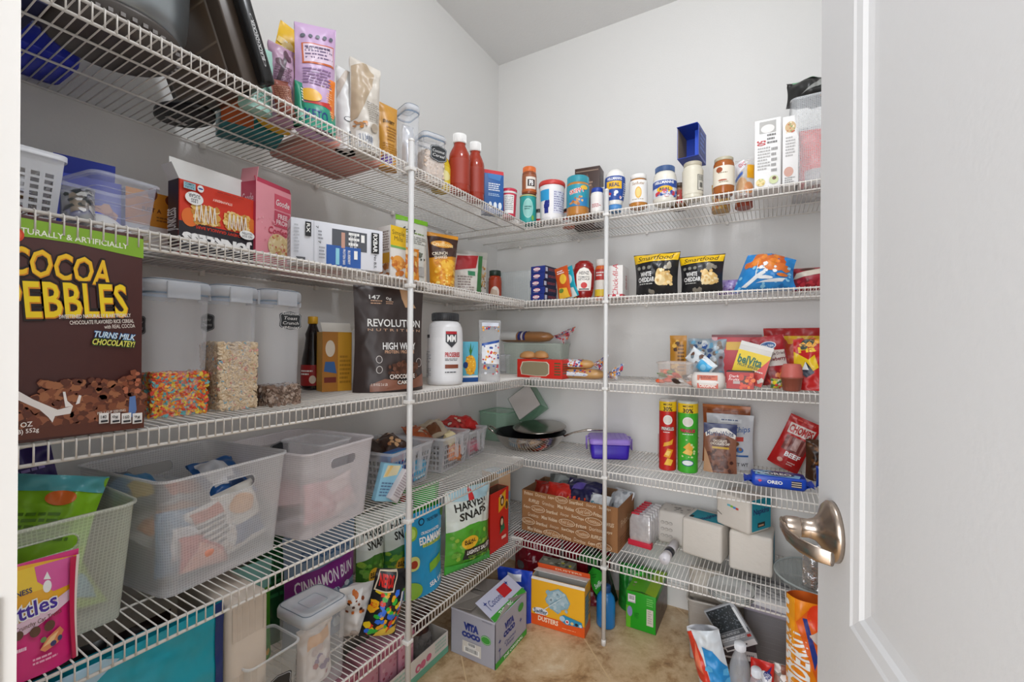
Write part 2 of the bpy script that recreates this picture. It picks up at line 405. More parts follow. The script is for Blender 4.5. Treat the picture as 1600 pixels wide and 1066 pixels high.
# ceiling lamp (out of the picture, above the middle of the pantry)
t = thing('ceiling_lamp', 'round white flush ceiling lamp', 'lamp', dict(loc=(1.08,-1.22,ZC), rz=0))
m = MB(); m.lathe([(.15,0),(.15,-.02),(.14,-.03)], trimm, 32, cap1=False); m.build('lamp_base', t)
# ---------------------------------------------------------------- builders of the goods
def box_maps(w, d, h):
    return dict(front=(lambda u,v,o: ((u-.5)*w, -d/2-o, v*h), w, h), right=(lambda u,v,o: (w/2+o, (u-.5)*d, v*h), d, h),
                left=(lambda u,v,o: (-w/2-o, (.5-u)*d, v*h), d, h), top=(lambda u,v,o: ((u-.5)*w, (v-.5)*d, h+o), w, d),
                back=(lambda u,v,o: ((.5-u)*w, d/2+o, v*h), w, h))
def carton(name, label, cat, P, col, group=None, open_=None, flaps=(), inner='#b39a76', rough=.42, b=.0012, bump=0, **faces):
    """faces: front=[...], left=[...], right=[...], top=[...]; flaps: (edge, angle, length, colour, graphics)"""
    w, d, h = P['w'], P['d'], P['h']; m = MB(); bm = mat(col, rough, vary=.015, bump=bump, bscale=38)
    if open_:
        t = .0018
        m.box(-w/2,-d/2,0,w/2,d/2,t, bm); im = mat(inner, .7)
        for (x0,y0,x1,y1) in ((-w/2,-d/2,w/2,-d/2+t),(-w/2,d/2-t,w/2,d/2),(-w/2,-d/2,-w/2+t,d/2),(w/2-t,-d/2,w/2,d/2)): m.box(x0,y0,t,x1,y1,h, bm)
        e = .0002
        m.box(-w/2+t+e,-d/2+t+e,t,w/2-t-e,-d/2+t+2*e,h-.0005, im); m.box(-w/2+t+e,d/2-t-2*e,t,w/2-t-e,d/2-t-e,h-.0005, im)
        m.box(-w/2+t+e,-d/2+t,t,-w/2+t+2*e,d/2-t,h-.0005, im); m.box(w/2-t-2*e,-d/2+t,t,w/2-t-e,d/2-t,h-.0005, im)
    else: m.box(-w/2,-d/2,0,w/2,d/2,h, bm, b)
    mp = box_maps(w,d,h)
    for k, g in faces.items():
        S, a, c = mp[k]; m.gfx(S, a, c, g, rough=rough, seed=len(label)+len(g))
    if not flaps: o = m.build(name); pose(o, P); return tag(o, label, cat, group)
    r = thing(name, label, cat, P, group); m.build('body', r)
    for edge, ang, ln, fc, g in flaps:
        f = MB(); t = .0012
        L_ = w if edge in ('front','back') else d
        f.box(-L_/2,-t/2,0,L_/2,t/2,ln, mat(fc,.6))
        if g: f.gfx(lambda u,v,o_: ((u-.5)*L_, -t/2-o_, v*ln), L_, ln, g)
        o = f.build('flap', r); z = h
        # ang 0 = standing up, positive folds outwards
        if edge == 'front': o.location = (0,-d/2+t,z); o.rotation_euler = (rad(ang),0,0)
        if edge == 'back': o.location = (0,d/2-t,z); o.rotation_euler = (rad(-ang),0,0)
        if edge == 'left': o.location = (-w/2+t,0,z); o.rotation_euler = (rad(ang),0,rad(-90))
        if edge == 'right': o.location = (w/2-t,0,z); o.rotation_euler = (rad(ang),0,rad(90))
    return r
def bag_surface(w, h, T, style, cr, seed, warp=None, side=-1, flare=0, lim=0):
    def S(u, v, o=0):
        u = min(1,max(0,u)); v = min(1,max(0,v)); q = abs(2*u-1)
        if style == 'stand':
            pr = (1-q**2.6)*(max(0,1-v)**.55); px = 1-.05*math.sin(PI*v)
        elif style == 'pillow':
            pr = (1-q**2.4)*max(0,4*v*(1-v))**.6; px = 1-.06*math.sin(PI*v)
        elif style == 'open':
            pr = (1-q**3)*(.55+.45*max(0,1-v)**.5); px = 1
        else: pr = (1-q**4)*(max(0,1-v**3)); px = 1
        n = noise.noise(Vector((u*w*26+seed*3.1, v*h*20, seed)))+.5*noise.noise(Vector((u*w*60, v*h*50, seed+9)))
        rim = min(1, 8*(1-v), 8*v+ (1 if style!='pillow' else 0))*min(1, 6*(1-q)+.12)
        y = side*(T/2*pr + .0004 + abs(lim)) + side*cr*n*rim - 0
        if style != 'pillow' and v < .04: y = side*(T/2*pr+.0004)
        y += (1-q)*0 + cr*1.2*math.sin(u*w*95+seed)*max(0,(v-.86)/.14)*(1-abs(2*v-1)**12)
        y += side*o
        x = (u-.5)*w*px*(1+flare*(v-.5)); z = v*h
        p = Vector((x, y, z))
        return warp(p) if warp else p
    return S
def pouch(name, label, cat, P, col, front=(), T=.05, style='stand', cr=.003, seed=1, group=None, warp=None, rough=.35, back=(), seal=None, metal=0, sidecol=None, inner=None, flare=0, alpha=None):
    w, h = P['w'], P['h']; m = MB(); bm = mat(col, rough, metal, vary=.03, alpha=alpha) if isinstance(col, str) else col
    S = bag_surface(w,h,T,style,cr,seed,warp,-1,flare); B = bag_surface(w,h,T,style,cr,seed+5,warp,1,flare)
    nu, nv = (44, 52) if front and w > .04 else (20, 22)
    m.grid(S, nu, nv, bm); m.grid(B, nu, nv, bm if not inner else mat(inner,.5), flip=True)
    if style != 'pillow': m.grid(lambda u,v,o: Vector(S(u,0))*(1-v)+Vector(B(u,0))*v, nu, 3, bm, flip=True)
    # side seams
    m.grid(lambda u,v,o: Vector(S(0,v))*(1-u)+Vector(B(0,v))*u, 1, nv, bm, flip=True)
    m.grid(lambda u,v,o: Vector(S(1,v))*(1-u)+Vector(B(1,v))*u, 1, nv, bm)
    if style != 'open': m.grid(lambda u,v,o: Vector(S(u,1))*(1-v)+Vector(B(u,1))*v, nu, 1, bm)
    if front: m.gfx(S, w, h, front, curved=max(w,h)/(30 if cr < .004 else 42), rough=rough, base=.0010+cr*.06, seed=seed)
    if back: m.gfx(lambda u,v,o: B(1-u,v,o), w, h, back, curved=max(w,h)/16, rough=rough, base=.0010, seed=seed)
    if seal:
        r = thing(name, label, cat, P, group); m.build('bag', r)
        q = MB(); q.grid(lambda u,v,o: S(u,v,.0016), nu, 4, mat(seal,rough), r=(0,.93,1,1)); q.grid(lambda u,v,o: B(u,v,.0016), nu, 4, mat(seal,rough), r=(0,.93,1,1), flip=True)
        q.build('top_seal', r); return r
    o = m.build(name); pose(o, P); return tag(o, label, cat, group)
def cyl_map(R, z0, z1, span=300, prof=None):
    def S(u, v, o):
        z = z0+(z1-z0)*v; r = (prof(z) if prof else R)+o; a = rad(-90+(u-.5)*span); return (r*math.cos(a), r*math.sin(a), z)
    return S, R*rad(span), z1-z0
def jar(name, label, cat, P, body, lid, lab=None, group=None, z0=.2, z1=.75, bprof=None, lprof=None, hl=.16, span=330, labcol=None, rough=.2, inner=None, n=32, sx=1, sy=1, ribs=0, lidrough=.4):
    """body/lid are colours or materials, bprof/lprof are (radius, height) fractions"""
    R, h = P['w']/2, P['h']; r = thing(name, label, cat, P, group)
    if bprof is None: bprof = [(.88,0),(.97,.015),(1,.04),(1,.76),(.96,.80),(.80,.84),(.78,1-hl*.4)]
    m = MB(); bm = mat(body, rough, vary=.02) if isinstance(body, str) else body
    m.lathe([(a*R, z*h) for a, z in bprof], bm, n, sx=sx, sy=sy); m.build('jar_body', r)
    if inner:
        m = MB(); m.lathe([(a*R*.94, min(z,inner[1])*h+.002) for a, z in bprof if z <= inner[1]+.001]+[(R*.1, inner[1]*h+.002)], mat(inner[0], .5, bump=.3, bscale=90), n, sx=sx, sy=sy); m.build('contents', r)
    if lid:
        lp = lprof or [(.86,1-hl),(.9,1-hl+.005),(.9,.985),(.85,1)]
        m = MB(); lm = mat(lid, lidrough, vary=.01) if isinstance(lid, str) else lid
        m.lathe([(a*R, z*h) for a, z in lp], lm, n, sx=sx, sy=sy)
        if ribs:
            rr = max(a for a, z in lp)*R
            for k in range(ribs):
                a = 2*PI*k/ribs; m.box(rr*math.cos(a)-.0006, rr*math.sin(a)-.0006, (lp[0][1]+.01)*h, rr*math.cos(a)+.0006, rr*math.sin(a)+.0006, (lp[-1][1]-.01)*h, lm)
        m.build('lid', r)
    if lab is not None:
        def pf(z):
            zz = z/h
            for (a0,b0),(a1,b1) in zip(bprof, bprof[1:]):
                if b0 <= zz <= b1: return R*(a0+(a1-a0)*(zz-b0)/max(b1-b0,1e-6))*1.004+.0004
            return R
        S, a, c = cyl_map(R, z0*h, z1*h, span, pf)
        S2 = lambda u,v,o: (lambda p: (p[0]*sx, p[1]*sy, p[2]))(S(u,v,o))
        m = MB(); m.grid(S2, 40, 4, mat(labcol or '#eeeeee', .45)); m.gfx(S2, a, c, lab, curved=R*.22, base=.0004, seed=len(label)); m.build('label_wrap', r)
    return r
def rrect(w, d, r, z, n=5):
    o = []
    for cx_, cy_, a0 in ((w/2-r,d/2-r,0),(-w/2+r,d/2-r,90),(-w/2+r,-d/2+r,180),(w/2-r,-d/2+r,270)):
        for k in range(n+1): a = rad(a0+90*k/n); o.append((cx_+r*math.cos(a), cy_+r*math.sin(a), z))
    return o
def tub(name, label, cat, P, m_, taper=.86, rim=.004, group=None, slot=None, rr=.02, ribs=0, wall=None, handle=None, extra=None, rimcol=None):
    """open-topped plastic bin with a rim, optional hand slots in the two long sides"""
    w, d, h = P['w'], P['d'], P['h']; r = thing(name, label, cat, P, group)
    m = MB(); k = taper
    def ring(t, q=0): f = k+(1-k)*t; return rrect(w*f-q, d*f-q, max(.004, rr*f), h*t)
    ts = [0,.02]+[i/8 for i in range(1,9)]
    if slot:
        sw, sh, sz = slot            # width fraction, height fraction, centre height fraction
        # corners and ends from the rounded ring, front/back as slotted panels
        lo = sz-sh/2; hi = sz+sh/2
        n6 = 6
        def panel(sgn):
            def S(u,v,o=0):
                f = k+(1-k)*v; return ((u-.5)*(w*f-2*rr*f), sgn*(d*f/2), v*h)
            a0 = .5-sw/2; a1 = .5+sw/2
            rx = (hi-lo)/2*h/(w); hole = []
            for cxx, s0 in ((a1-rx,-90),(a0+rx,90)):
                for q in range(7): a = rad(s0+30*q); hole.append((cxx+rx*math.cos(a), sz+(hi-lo)/2*math.sin(a)))
            vs = [(0,0),(1,0),(1,1),(0,1)]+hole
            tt = tessellate_polygon([[Vector((a,b,0)) for a,b in vs[:4]],[Vector((a,b,0)) for a,b in reversed(hole)]])
            vv = vs[:4]+list(reversed(hole))
            m.add([S(a,b) for a,b in vv], [t for t in tt], m_, False)
            pts = [S(a,b) for a,b in hole]; m.tube(pts+[pts[0]], .0014, m_, 6, False)
        panel(-1); panel(1)
        N = len(ring(0)); q = 6
        for st in (0, 2):            # right side half ring: corner 3 -> corner 0, left: corner 1 -> corner 2
            idx = [(3*q+i) % N for i in range(q)]+[i for i in range(q)] if st == 0 else [q+i for i in range(2*q)]
            m.rings([[ring(t)[i] for i in idx] for t in ts], m_, closed=False)
        m.rings([ring(0)], m_, True)
    else:
        m.rings([ring(t) for t in ts], m_, True)
    m.build('bin_wall', r)
    q = MB(); R = ring(1); c = rimcol or m_
    out = rrect(w+rim*2, d+rim*2, rr+rim, h); inn = rrect(w-.001, d-.001, rr, h)
    o2 = [(x,y,h-rim*1.2) for x,y,z in out]
    q.rings([o2, out, inn, [(x,y,h-rim*1.5) for x,y,z in inn]], c); q.build('rim', r)
    if ribs:
        q = MB()
        for t in [i/(ribs+1) for i in range(1,ribs+1)]:
            pts = ring(t); q.tube(pts+[pts[0]], .0007, m_, 5, False)
        q.build('rib_bands', r)
    if handle:                       # moulded pull handle at the local -y end
        q = MB(); hw, hh = handle
        q.tube([(-hw/2,-d/2-.004,h-.004),(-hw/2,-d/2-.012,h-hh*.5),(-hw/2+.006,-d/2-.012,h-hh),(hw/2-.006,-d/2-.012,h-hh),(hw/2,-d/2-.012,h-hh*.5),(hw/2,-d/2-.004,h-.004)], .0045, m_, 8, flat=.6)
        q.build('pull_handle', r)
    if extra: extra(r, w, d, h)
    return r
def rounded_canister(name, label, cat, P, m_=None, group=None, lid=True, taper=.9, rr=.016, chalk=None, lidm=None, latch=True, lidz=.09):
    w, d, h = P['w'], P['d'], P['h']; r = thing(name, label, cat, P, group); m_ = m_ or clear('#e3e7ee', .14)
    hb = h*(1-lidz) if lid else h
    m = MB(); f = lambda t: taper+(1-taper)*t
    m.rings([rrect(w*f(t)*.95, d*f(t)*.95, rr, hb*t) for t in (0,.02,.25,.5,.75,1)], m_, True); m.build('canister_body', r)
    if not lid:
        q = MB(); q.rings([rrect(w*.95,d*.95,rr,hb-.005), rrect(w*1.0,d*1.0,rr,hb-.003), rrect(w*1.0,d*1.0,rr,hb), rrect(w*.94,d*.94,rr,hb)], frost('#eef0f2',.6)); q.build('rim', r)
    if lid:
        lm = lidm or frost('#dfe4ec', .55); q = MB(); a = hb-.004
        q.rings([rrect(w*.97,d*.97,rr,a), rrect(w*1.02,d*1.02,rr*1.1,a), rrect(w*1.02,d*1.02,rr*1.1,h-.010), rrect(w*.97,d*.97,rr,h-.004), rrect(w*.80,d*.80,rr,h), rrect(w*.74,d*.74,rr,h-.004)], lm, False, True); L2 = q.build('lid', r)
        q = MB(); e_ = rrect(w*.93,d*.93,rr,h-.0025); q.tube(e_+[e_[0]],.0009,mat('#76828f',.5),5,False); e_ = rrect(w*.42,d*.42,.006,h-.0035); q.tube(e_+[e_[0]],.0008,mat('#aab2bd',.5),5,False); q.build('lid_gasket', L2)
        s = MB(); s.rings([rrect(w*.93,d*.93,rr,a-.003), rrect(w*.95,d*.95,rr,a-.003), rrect(w*.95,d*.95,rr,a+.002)], mat('#8fa5bf',.5)); s.build('seal_ring', r)
        if latch:
            for sx_ in (-1,1):
                q = MB(); q.box(-w*.25,-.002,a-.010,w*.25,.003,h-.006, lm, .0015)
                o = q.build('latch', r); o.location = (0, sx_*(d*.51+.002), 0)
            for sx_ in (-1,1):
                q = MB(); q.box(-.003,-d*.25,a-.010,.002,d*.25,h-.006, lm, .0015)
                o = q.build('latch', r); o.location = (sx_*(w*.51+.002), 0, 0)
    if chalk:
        face, u, v, sw, sh, tx = chalk; fx = f(v)
        if face == 'front': S = lambda a,b,o: ((u-.5)*w+(a-.5)*sw, -d/2*.95*fx-o-.0006, v*hb+(b-.5)*sh)
        elif face == 'left': S = lambda a,b,o: (-w/2*.95*fx-o-.0006, (.5-u)*d-(a-.5)*sw, v*hb+(b-.5)*sh)
        else: S = lambda a,b,o: (w/2*.95*fx+o+.0006, (u-.5)*d+(a-.5)*sw, v*hb+(b-.5)*sh)
        q = MB(); q.gfx(S, sw, sh, chalk_gfx(tx), seed=3); q.build('chalk_label', r)
    return r
def chalk_gfx(tx):
    def plaque(g):
        pts = []
        for a, b in ((0,.2),(.06,.13),(.12,.1),(.3,.06),(.5,0),(.7,.06),(.88,.1),(.94,.13),(1,.2),(1-.03,.5),(1,.8),(.94,.87),(.88,.9),(.7,.94),(.5,1),(.3,.94),(.12,.9),(.06,.87),(0,.8),(.03,.5)):
            pts.append((.5+(a-.5)*g, .5+(b-.5)*g))
        return pts
    g = [('p', plaque(1.0), '#24272b'), ('p', plaque(.93), '#c8ccd0'), ('p', plaque(.89), '#24272b')]
    n = len(tx)
    for i, t in enumerate(tx): g.append(('t', t, .5, .5+(n-1-2*i)*.13*(1 if n > 1 else 0), min(.72,.12*len(t)), .17, '#e8e8e6', 0, .0, .2))
    return g
def bits(name, label, cat, P, w, d, h, cols, size, n, shape='flake', base=None, hollow=True, seed=2, taper=.92):
    """loose cereal filling a canister: a heap faced with countless small pieces, one object"""
    rnd = random.Random(seed); m = MB(); f = lambda t: taper+(1-taper)*t
    top = lambda x,y: h*(1+.05*noise.noise(Vector((x*30,y*30,seed))))
    m.rings([rrect(w*f(t*.4), d*f(t*.4), .012, h*t*.96+.002) for t in (0,.5,1)], mat(base or cols[0], .7), True, True)
    ms = [mat(c, .6, vary=.08) for c in cols]
    for i in range(n):
        k = rnd.random(); t = rnd.random(); fx = f(t*.4)
        if k < .36: p = Vector((rnd.uniform(-.48,.48)*w*fx, -d/2*fx, t*h)); nn = Vector((0,-1,0))
        elif k < .58: p = Vector((w/2*fx, rnd.uniform(-.48,.48)*d*fx, t*h)); nn = Vector((1,0,0))
        elif k < .78: p = Vector((-w/2*fx, rnd.uniform(-.48,.48)*d*fx, t*h)); nn = Vector((-1,0,0))
        else: x, y = rnd.uniform(-.46,.46)*w, rnd.uniform(-.46,.46)*d; p = Vector((x,y,top(x,y)*.98)); nn = Vector((0,0,1))
        nn = (nn+Vector((rnd.uniform(-.5,.5),rnd.uniform(-.5,.5),rnd.uniform(-.5,.5)))).normalized()
        a = nn.orthogonal().normalized(); b = nn.cross(a); s = size*rnd.uniform(.7,1.25); mm = rnd.choice(ms); th = size*.35
        if shape == 'ring':
            q = 7; vo = []
            for jj in range(q):
                c_, s_ = math.cos(6.283*jj/q), math.sin(6.283*jj/q)
                vo += [p+(a*c_+b*s_)*s, p+(a*c_+b*s_)*s*.72+nn*th, p+(a*c_+b*s_)*s*.3+nn*th*.3]
            fs = []
            for jj in range(q):
                k2 = (jj+1) % q
                for e in (0,1): fs.append((jj*3+e, k2*3+e, k2*3+e+1, jj*3+e+1))
            m.add(vo, fs, mm)
        else:
            q = 6; bend = rnd.uniform(-.3,.5)*s
            vo = [p+nn*th]+[p+(a*math.cos(6.283*jj/q)+b*math.sin(6.283*jj/q))*s*rnd.uniform(.75,1.1)+nn*(bend*abs(math.cos(6.283*jj/q))-th*.2) for jj in range(q)]
            m.add(vo, [(0,1+jj,1+(jj+1)%q) for jj in range(q)], mm)
    o = m.build(name); pose(o, P); return tag(o, label, cat, kind='stuff')
def lie(P, pitch, yaw=None):
    Q = dict(P); Q['rx'] = pitch
    if yaw is not None: Q['rz'] = yaw
    return Q
def packet(name, label, P, col, front=(), T=.03, cr=.004, seed=1, group=None, **k):
    return pouch(name, label, 'snack packet', P, col, front, T=T, style='pillow', cr=cr, seed=seed, group=group, **k)
def at(x, y, z, w, h, rz=0, rx=0, ry=0, d=.05): return dict(loc=Vector((x,y,z)), w=w, h=h, d=d, rz=rz, rx=rx, ry=ry)
def euler_zyx(P):
    return P
# ---------------------------------------------------------------- helper: graphics measured on the photograph, turned into face coordinates
def px(P, specs):
    """specs with image coordinates on the front face of item P -> face fractions"""
    n, e = P['n'], P['e']; w, h = P['w'], P['h']; o = Vector(P['loc'])+n*(P['d']/2)-e*(w/2)
    def uv(x, y): q = onP(x, y, o, n)-o; return (q.dot(e)/w, q.z/h)
    out = []
    for g in specs:
        k = g[0]
        if k in 'rl':
            a, b = uv(g[1], (g[2]+g[4])/2)[0], uv(g[3], (g[2]+g[4])/2)[0]; xm = (g[1]+g[3])/2
            v1, v0 = uv(xm, g[2])[1], uv(xm, g[4])[1]; out.append((k, a, v0, b, v1, *g[5:]))
        elif k == 'b':
            a, b = uv(g[1], (g[2]+g[4])/2)[0], uv(g[3], (g[2]+g[4])/2)[0]; xm = (g[1]+g[3])/2
            v1, v0 = uv(xm, g[2])[1], uv(xm, g[4])[1]; out.append((k, a, v0, b, v1))
        elif k == 's':
            a, b = uv(g[1], (g[2]+g[4])/2)[0], uv(g[3], (g[2]+g[4])/2)[0]; xm = (g[1]+g[3])/2
            v1, v0 = uv(xm, g[2])[1], uv(xm, g[4])[1]; out.append((k, a, v0, b, v1, *g[5:]))
        elif k == 'p': out.append((k, [uv(x, y) for x, y in g[1]], g[2]))
        elif k == 'e':
            c = uv(g[1], g[2]); out.append((k, *c, abs(uv(g[1]+g[3], g[2])[0]-uv(g[1]-g[3], g[2])[0])/2, abs(uv(g[1], g[2]-g[4])[1]-uv(g[1], g[2]+g[4])[1])/2, g[5]))
        elif k == 't':
            x, y, ww, hh = g[2:6]; c = uv(x, y)
            out.append((k, g[1], *c, abs(uv(x+ww/2, y)[0]-uv(x-ww/2, y)[0]), abs(uv(x, y-hh/2)[1]-uv(x, y+hh/2)[1]), *g[6:]))
    return out
Wh = '#f4f4f2'; Bk = '#17171a'
# ================================================================ middle shelf, left wall
P = F('L',3,-12,223,373,b=(223,668.5),D=.062,h=.288)
P['loc'].y -= 0
br = '#4a211d'
carton('cereal_box','big brown chocolate cereal box with yellow lettering on the middle shelf by the door jamb','cereal box',P,br,
  front=px(P,[('p',[(-12,332),(224,374),(224,404),(190,397),(120,381),(60,372),(-12,366)],'#86b32c'),
   ('t','NATURALLY & ARTIFICIALLY',112,372,190,9,'#f2f4e4',0,.03),
   ('e',22,366,16,12,'#d8401c'),('e',22,366,12,8.5,'#e9642a'),
   ('t','COCOA',99,418,166,50,'#1c0d08',-3,.09),('t','COCOA',99,418,160,44,'#e08a12',-3,.055),('t','COCOA',98,417,160,42,'#f9c81c',-3,.025),
   ('t','PEBBLES',110,470,198,64,'#1c0d08',4,.09),('t','PEBBLES',110,470,192,57,'#e08a12',4,.055),('t','PEBBLES',109,469,191,55,'#fbd916',4,.025),
   ('t','SWEETENED NATURALLY & ARTIFICIALLY',150,494,112,6,'#efe6dc',5,.03),('t','CHOCOLATE FLAVORED RICE CEREAL',160,503,100,6,'#efe6dc',5,.03),('t','with REAL COCOA',186,510,48,6,'#efe6dc',5,.02),
   ('t','TURNS MILK',179,525,66,11,'#2c6fa8',-6,.08,.2),('t','TURNS MILK',179,525,64,9,'#dff2fb',-6,.03,.2),
   ('t','CHOCOLATEY!',177,536,68,12,'#3a6e2c',-5,.08,.2),('t','CHOCOLATEY!',177,536,66,9,'#f7ea6a',-5,.03,.2),
   ('p',[(-12,640),(20,622),(60,634),(100,612),(140,606),(170,596),(205,592),(223,618),(223,668),(-12,692)],'#5a2a18'),
   ('s',-12,618,222,660,360,.0055,['#6e3620','#854a2c','#5d2c19','#94583a']),('s',60,594,216,640,200,.005,['#6e3620','#854a2c','#5d2c19','#a0643f']),
   ('p',[(18,606),(50,624),(88,640),(112,634),(108,646),(84,650),(80,660),(74,652),(60,640),(20,622)],'#ece6e2'),
   ('p',[(96,612),(100,612),(103,626),(112,634),(100,636)],'#f1ebe7'),('p',[(121,617),(125,618),(122,630),(116,632)],'#f1ebe7'),
   ('p',[(200,620),(209,618),(211,640),(206,652),(198,650)],'#5d7fb9'),
   ('s',190,582,216,612,18,.004,['#b86a4a','#8c4a2c']),
   ('t','PER 1 CUP SERVING',172,643,44,4,'#e8dcd0',2,.02),
   *[('r',a,645,a+15,661,'#f2efec') for a in (152,170,187,204)],*[('t',q,a+7,651,9,5,'#262626') for a,q in ((152,'140'),(170,'0g'),(187,'160'),(204,'9g'))],
   *[('r',a+2,656,a+13,659,'#26262a') for a in (152,170,187,204)],
   ('t','19.5 OZ',26,664,44,8,'#f0eae4',2,.03),('t','(1.2 LB) 552g',28,675,60,9,'#f0eae4',2,.03)]),
  right=[('r',0,.9,1,1,'#7fae2a'),('l',.15,.3,.85,.8,18,'#c9b8ae')])
# three cereal canisters
def canister(x0,x1,yt,b,label,chalk,D=.075,h=None):
    P = F('L',3,x0,x1,yt,b=b,D=D,h=h); return P, rounded_canister('cereal_canister',label,'food canister',P,clear('#d9dee8',.23,.15),chalk=chalk)
cheery = ['#e0552b','#e88a2a','#d8432f','#efa63a','#e2c440','#5fa5a8','#d86a4e']
for (x0,x1,yt,b,lab,ch,cols,sz,n,hf,shape,cl,bs) in (
  (229,338,436,(285,651),'clear tall canister nearest the cereal box, a third full of orange fruity flakes',('left',.5,.72,.052,.036,['Fruity','Pebbles']),cheery,.0042,2600,.30,'flake','orange and red fruity cereal flakes filling the bottom of the first canister','#d66a35'),
  (338,411,445,(375,641),'clear tall canister in the middle of the three, half full of pale cereal rings',('left',.5,.76,.05,.034,['Lucky','Charms']),['#d8c1a2','#e2cfb4','#cdb18c','#dcc6a6']*6+['#d9bfa0','#7fb0c4','#d99a90'],.0042,2800,.52,'ring','pale oat cereal pieces filling half of the middle canister','#bfa27c'),
  (415,478,452,(444,634),'clear tall canister with a chalk label on its front, holding a little brown cereal',('front',.62,.80,.048,.038,['Cinnamon','Toast','Crunch','(Minis)']),['#8a7264','#a08a7a','#776052','#b5a294','#6a5548'],.0058,700,.15,'flake','brown flaky cereal in the bottom of the third canister','#7b6557')):
    P = F('L',3,x0,x1,yt,b=b,D=.085 if x0 < 300 else .078)
    P['w'] *= .955
    rounded_canister('cereal_canister',lab,'food canister',P,clear('#eef1f7',.20,.15),chalk=ch,rr=.02,lidz=.085)
    Q = dict(P); Q['loc'] = P['loc']+Vector((0,0,.0035)); bits('cereal',cl,'cereal',Q,P['w']*.915,P['d']*.91,P['h']*hf,cols,sz,n,shape,bs,seed=len(lab),taper=.905)
# dark syrup bottle
P = F('L',3,470,507,494,b=(490,610),ang='cam',D=.06)
jar('syrup_bottle','black syrup bottle with a yellow cap and red label behind the cereal canisters','bottle',P,mat('#1b1210',.12),'#d9a520',
  bprof=[(.85,0),(1,.03),(1,.30),(.92,.42),(.74,.56),(.62,.70),(.66,.76),(.5,.82),(.36,.88),(.36,.92)],lprof=[(.42,.90),(.44,.91),(.44,.995),(.40,1)],
  lab=[('r',0,0,1,1,'#a31a1c'),('b',.62,.2,.72,.75),('l',.3,.45,.5,.75,2,Wh),('e',.5,.3,.05,.2,'#e8d8c8')],z0=.06,z1=.34,labcol='#a31a1c',ribs=0,hl=.1)
# yellow open box behind
P = F('L',3,499,545,519,b=(522,611),D=.05,ang=70); P['loc'].x += .012
carton('pasta_box','small yellow box with an opened top between the syrup bottle and the black bag','box',P,'#d9a02c',open_=True,inner='#e8e4dc',
  front=[('r',0,0,.52,1,'#b97a28'),('e',.26,.72,.16,.14,'#e9dcc9'),('p',[(.1,.5),(.4,.5),(.48,.3),(.05,.34)],'#3769a8'),('l',.58,.1,.95,.6,7,'#b07c1c'),('r',.06,.15,.46,.24,'#7d2a1c')],
  flaps=[('front',-35,.03,'#e6e2d8',None),('right',40,.025,'#e6e2d8',None)])
# black protein bag
P = F('L',3,556,668,447,b=(612,613),ang=62,D=.075,yb=612)
pouch('protein_bag','tall black and brown bag of chocolate protein powder standing by the left pole','bag',P,mat('#3d3230',.38,vary=.05),px(P,[
   ('p',[(630,450),(650,451),(649,470),(656,481),(638,480),(632,466)],'#c89f78'),
   ('t','147',589,463,18,7,Wh,0,.04),('t','0g',611,466,9,6,Wh,0,.04),('l',582,468,600,476,2,'#c9a184'),('l',606,470,618,476,2,'#c9a184'),
   ('t','REVOLUTION',621,505,88,12,Wh,0,.03),('t','N U T R I T I O N',621,516,88,4,'#c9a184',0,.03),
   ('t','HIGH WHEY',627,541,56,11,Wh,0,.03),('t','PROTEIN / PROTEINE',627,550,50,5,'#d8a988',0,.03),
   ('e',592,562,5,6,'#cfc8c4'),('e',592,562,4,5,'#3d3230'),('e',592,578,5,6,'#cfc8c4'),('e',592,578,4,5,'#3d3230'),('e',660,567,6,7,'#cfc8c4'),('e',660,567,5,6,'#3d3230'),
   ('p',[(612,569),(652,566),(652,580),(640,590),(616,586)],'#553426'),('s',608,566,656,590,46,.006,['#5e3a2a','#6f4735','#4a2d20']),
   ('p',[(578,602),(600,592),(640,596),(667,584),(667,604),(578,613)],'#8d5c48'),
   ('t','CHOCOLATE',629,588,44,9,Bk,0,.09),('t','CHOCOLATE',629,588,42,7,'#f0e4da',0,.04),('t','CAKE',630,597,22,8,Bk,0,.09),('t','CAKE',630,597,20,6,'#f0e4da',0,.04),('t','1.18 KG 2.6 LB',592,601,24,4,'#e9d9cd')]),
  T=.085,cr=.0035,seed=4,back=[('l',.1,.1,.9,.9,20,'#8a8280')])
P = dict(P)
# big white protein tub
P = F('L',3,667,724,488,b=(697,603),ang='cam',D=.1)
jar('protein_tub','large white plastic protein tub with a black screw lid beside the left pole','tub',P,mat('#e9e9ea',.3),mat('#222326',.4),
  bprof=[(.9,0),(.98,.015),(1,.05),(1,.70),(.97,.78),(.86,.85),(.70,.885),(.68,.91)],lprof=[(.74,.885),(.77,.89),(.77,.985),(.73,1)],ribs=48,
  lab=[('r',.0,.80,.33,.86,'#2a2b2e'),('p',[(.50,.93),(.62,.93),(.62,.72),(.56,.60),(.50,.72)],'#d9dadb'),('p',[(.505,.92),(.615,.92),(.615,.725),(.56,.62),(.505,.725)],'#3b3c40'),('r',.507,.87,.613,.92,'#b5202a'),
     ('t','MM',.56,.79,.085,.13,Wh,0,.06),('t','PROSERIES',.575,.49,.15,.09,'#c02a30',0,.05),('l',.50,.37,.66,.42,2,'#77787c'),('r',.50,.24,.63,.31,'#8a4a34'),('l',.5,.14,.62,.18,1,'#55565a'),('l',.18,.05,.36,.55,16,'#b9babd')],
  z0=.06,z1=.80,labcol='#ededee',span=340)
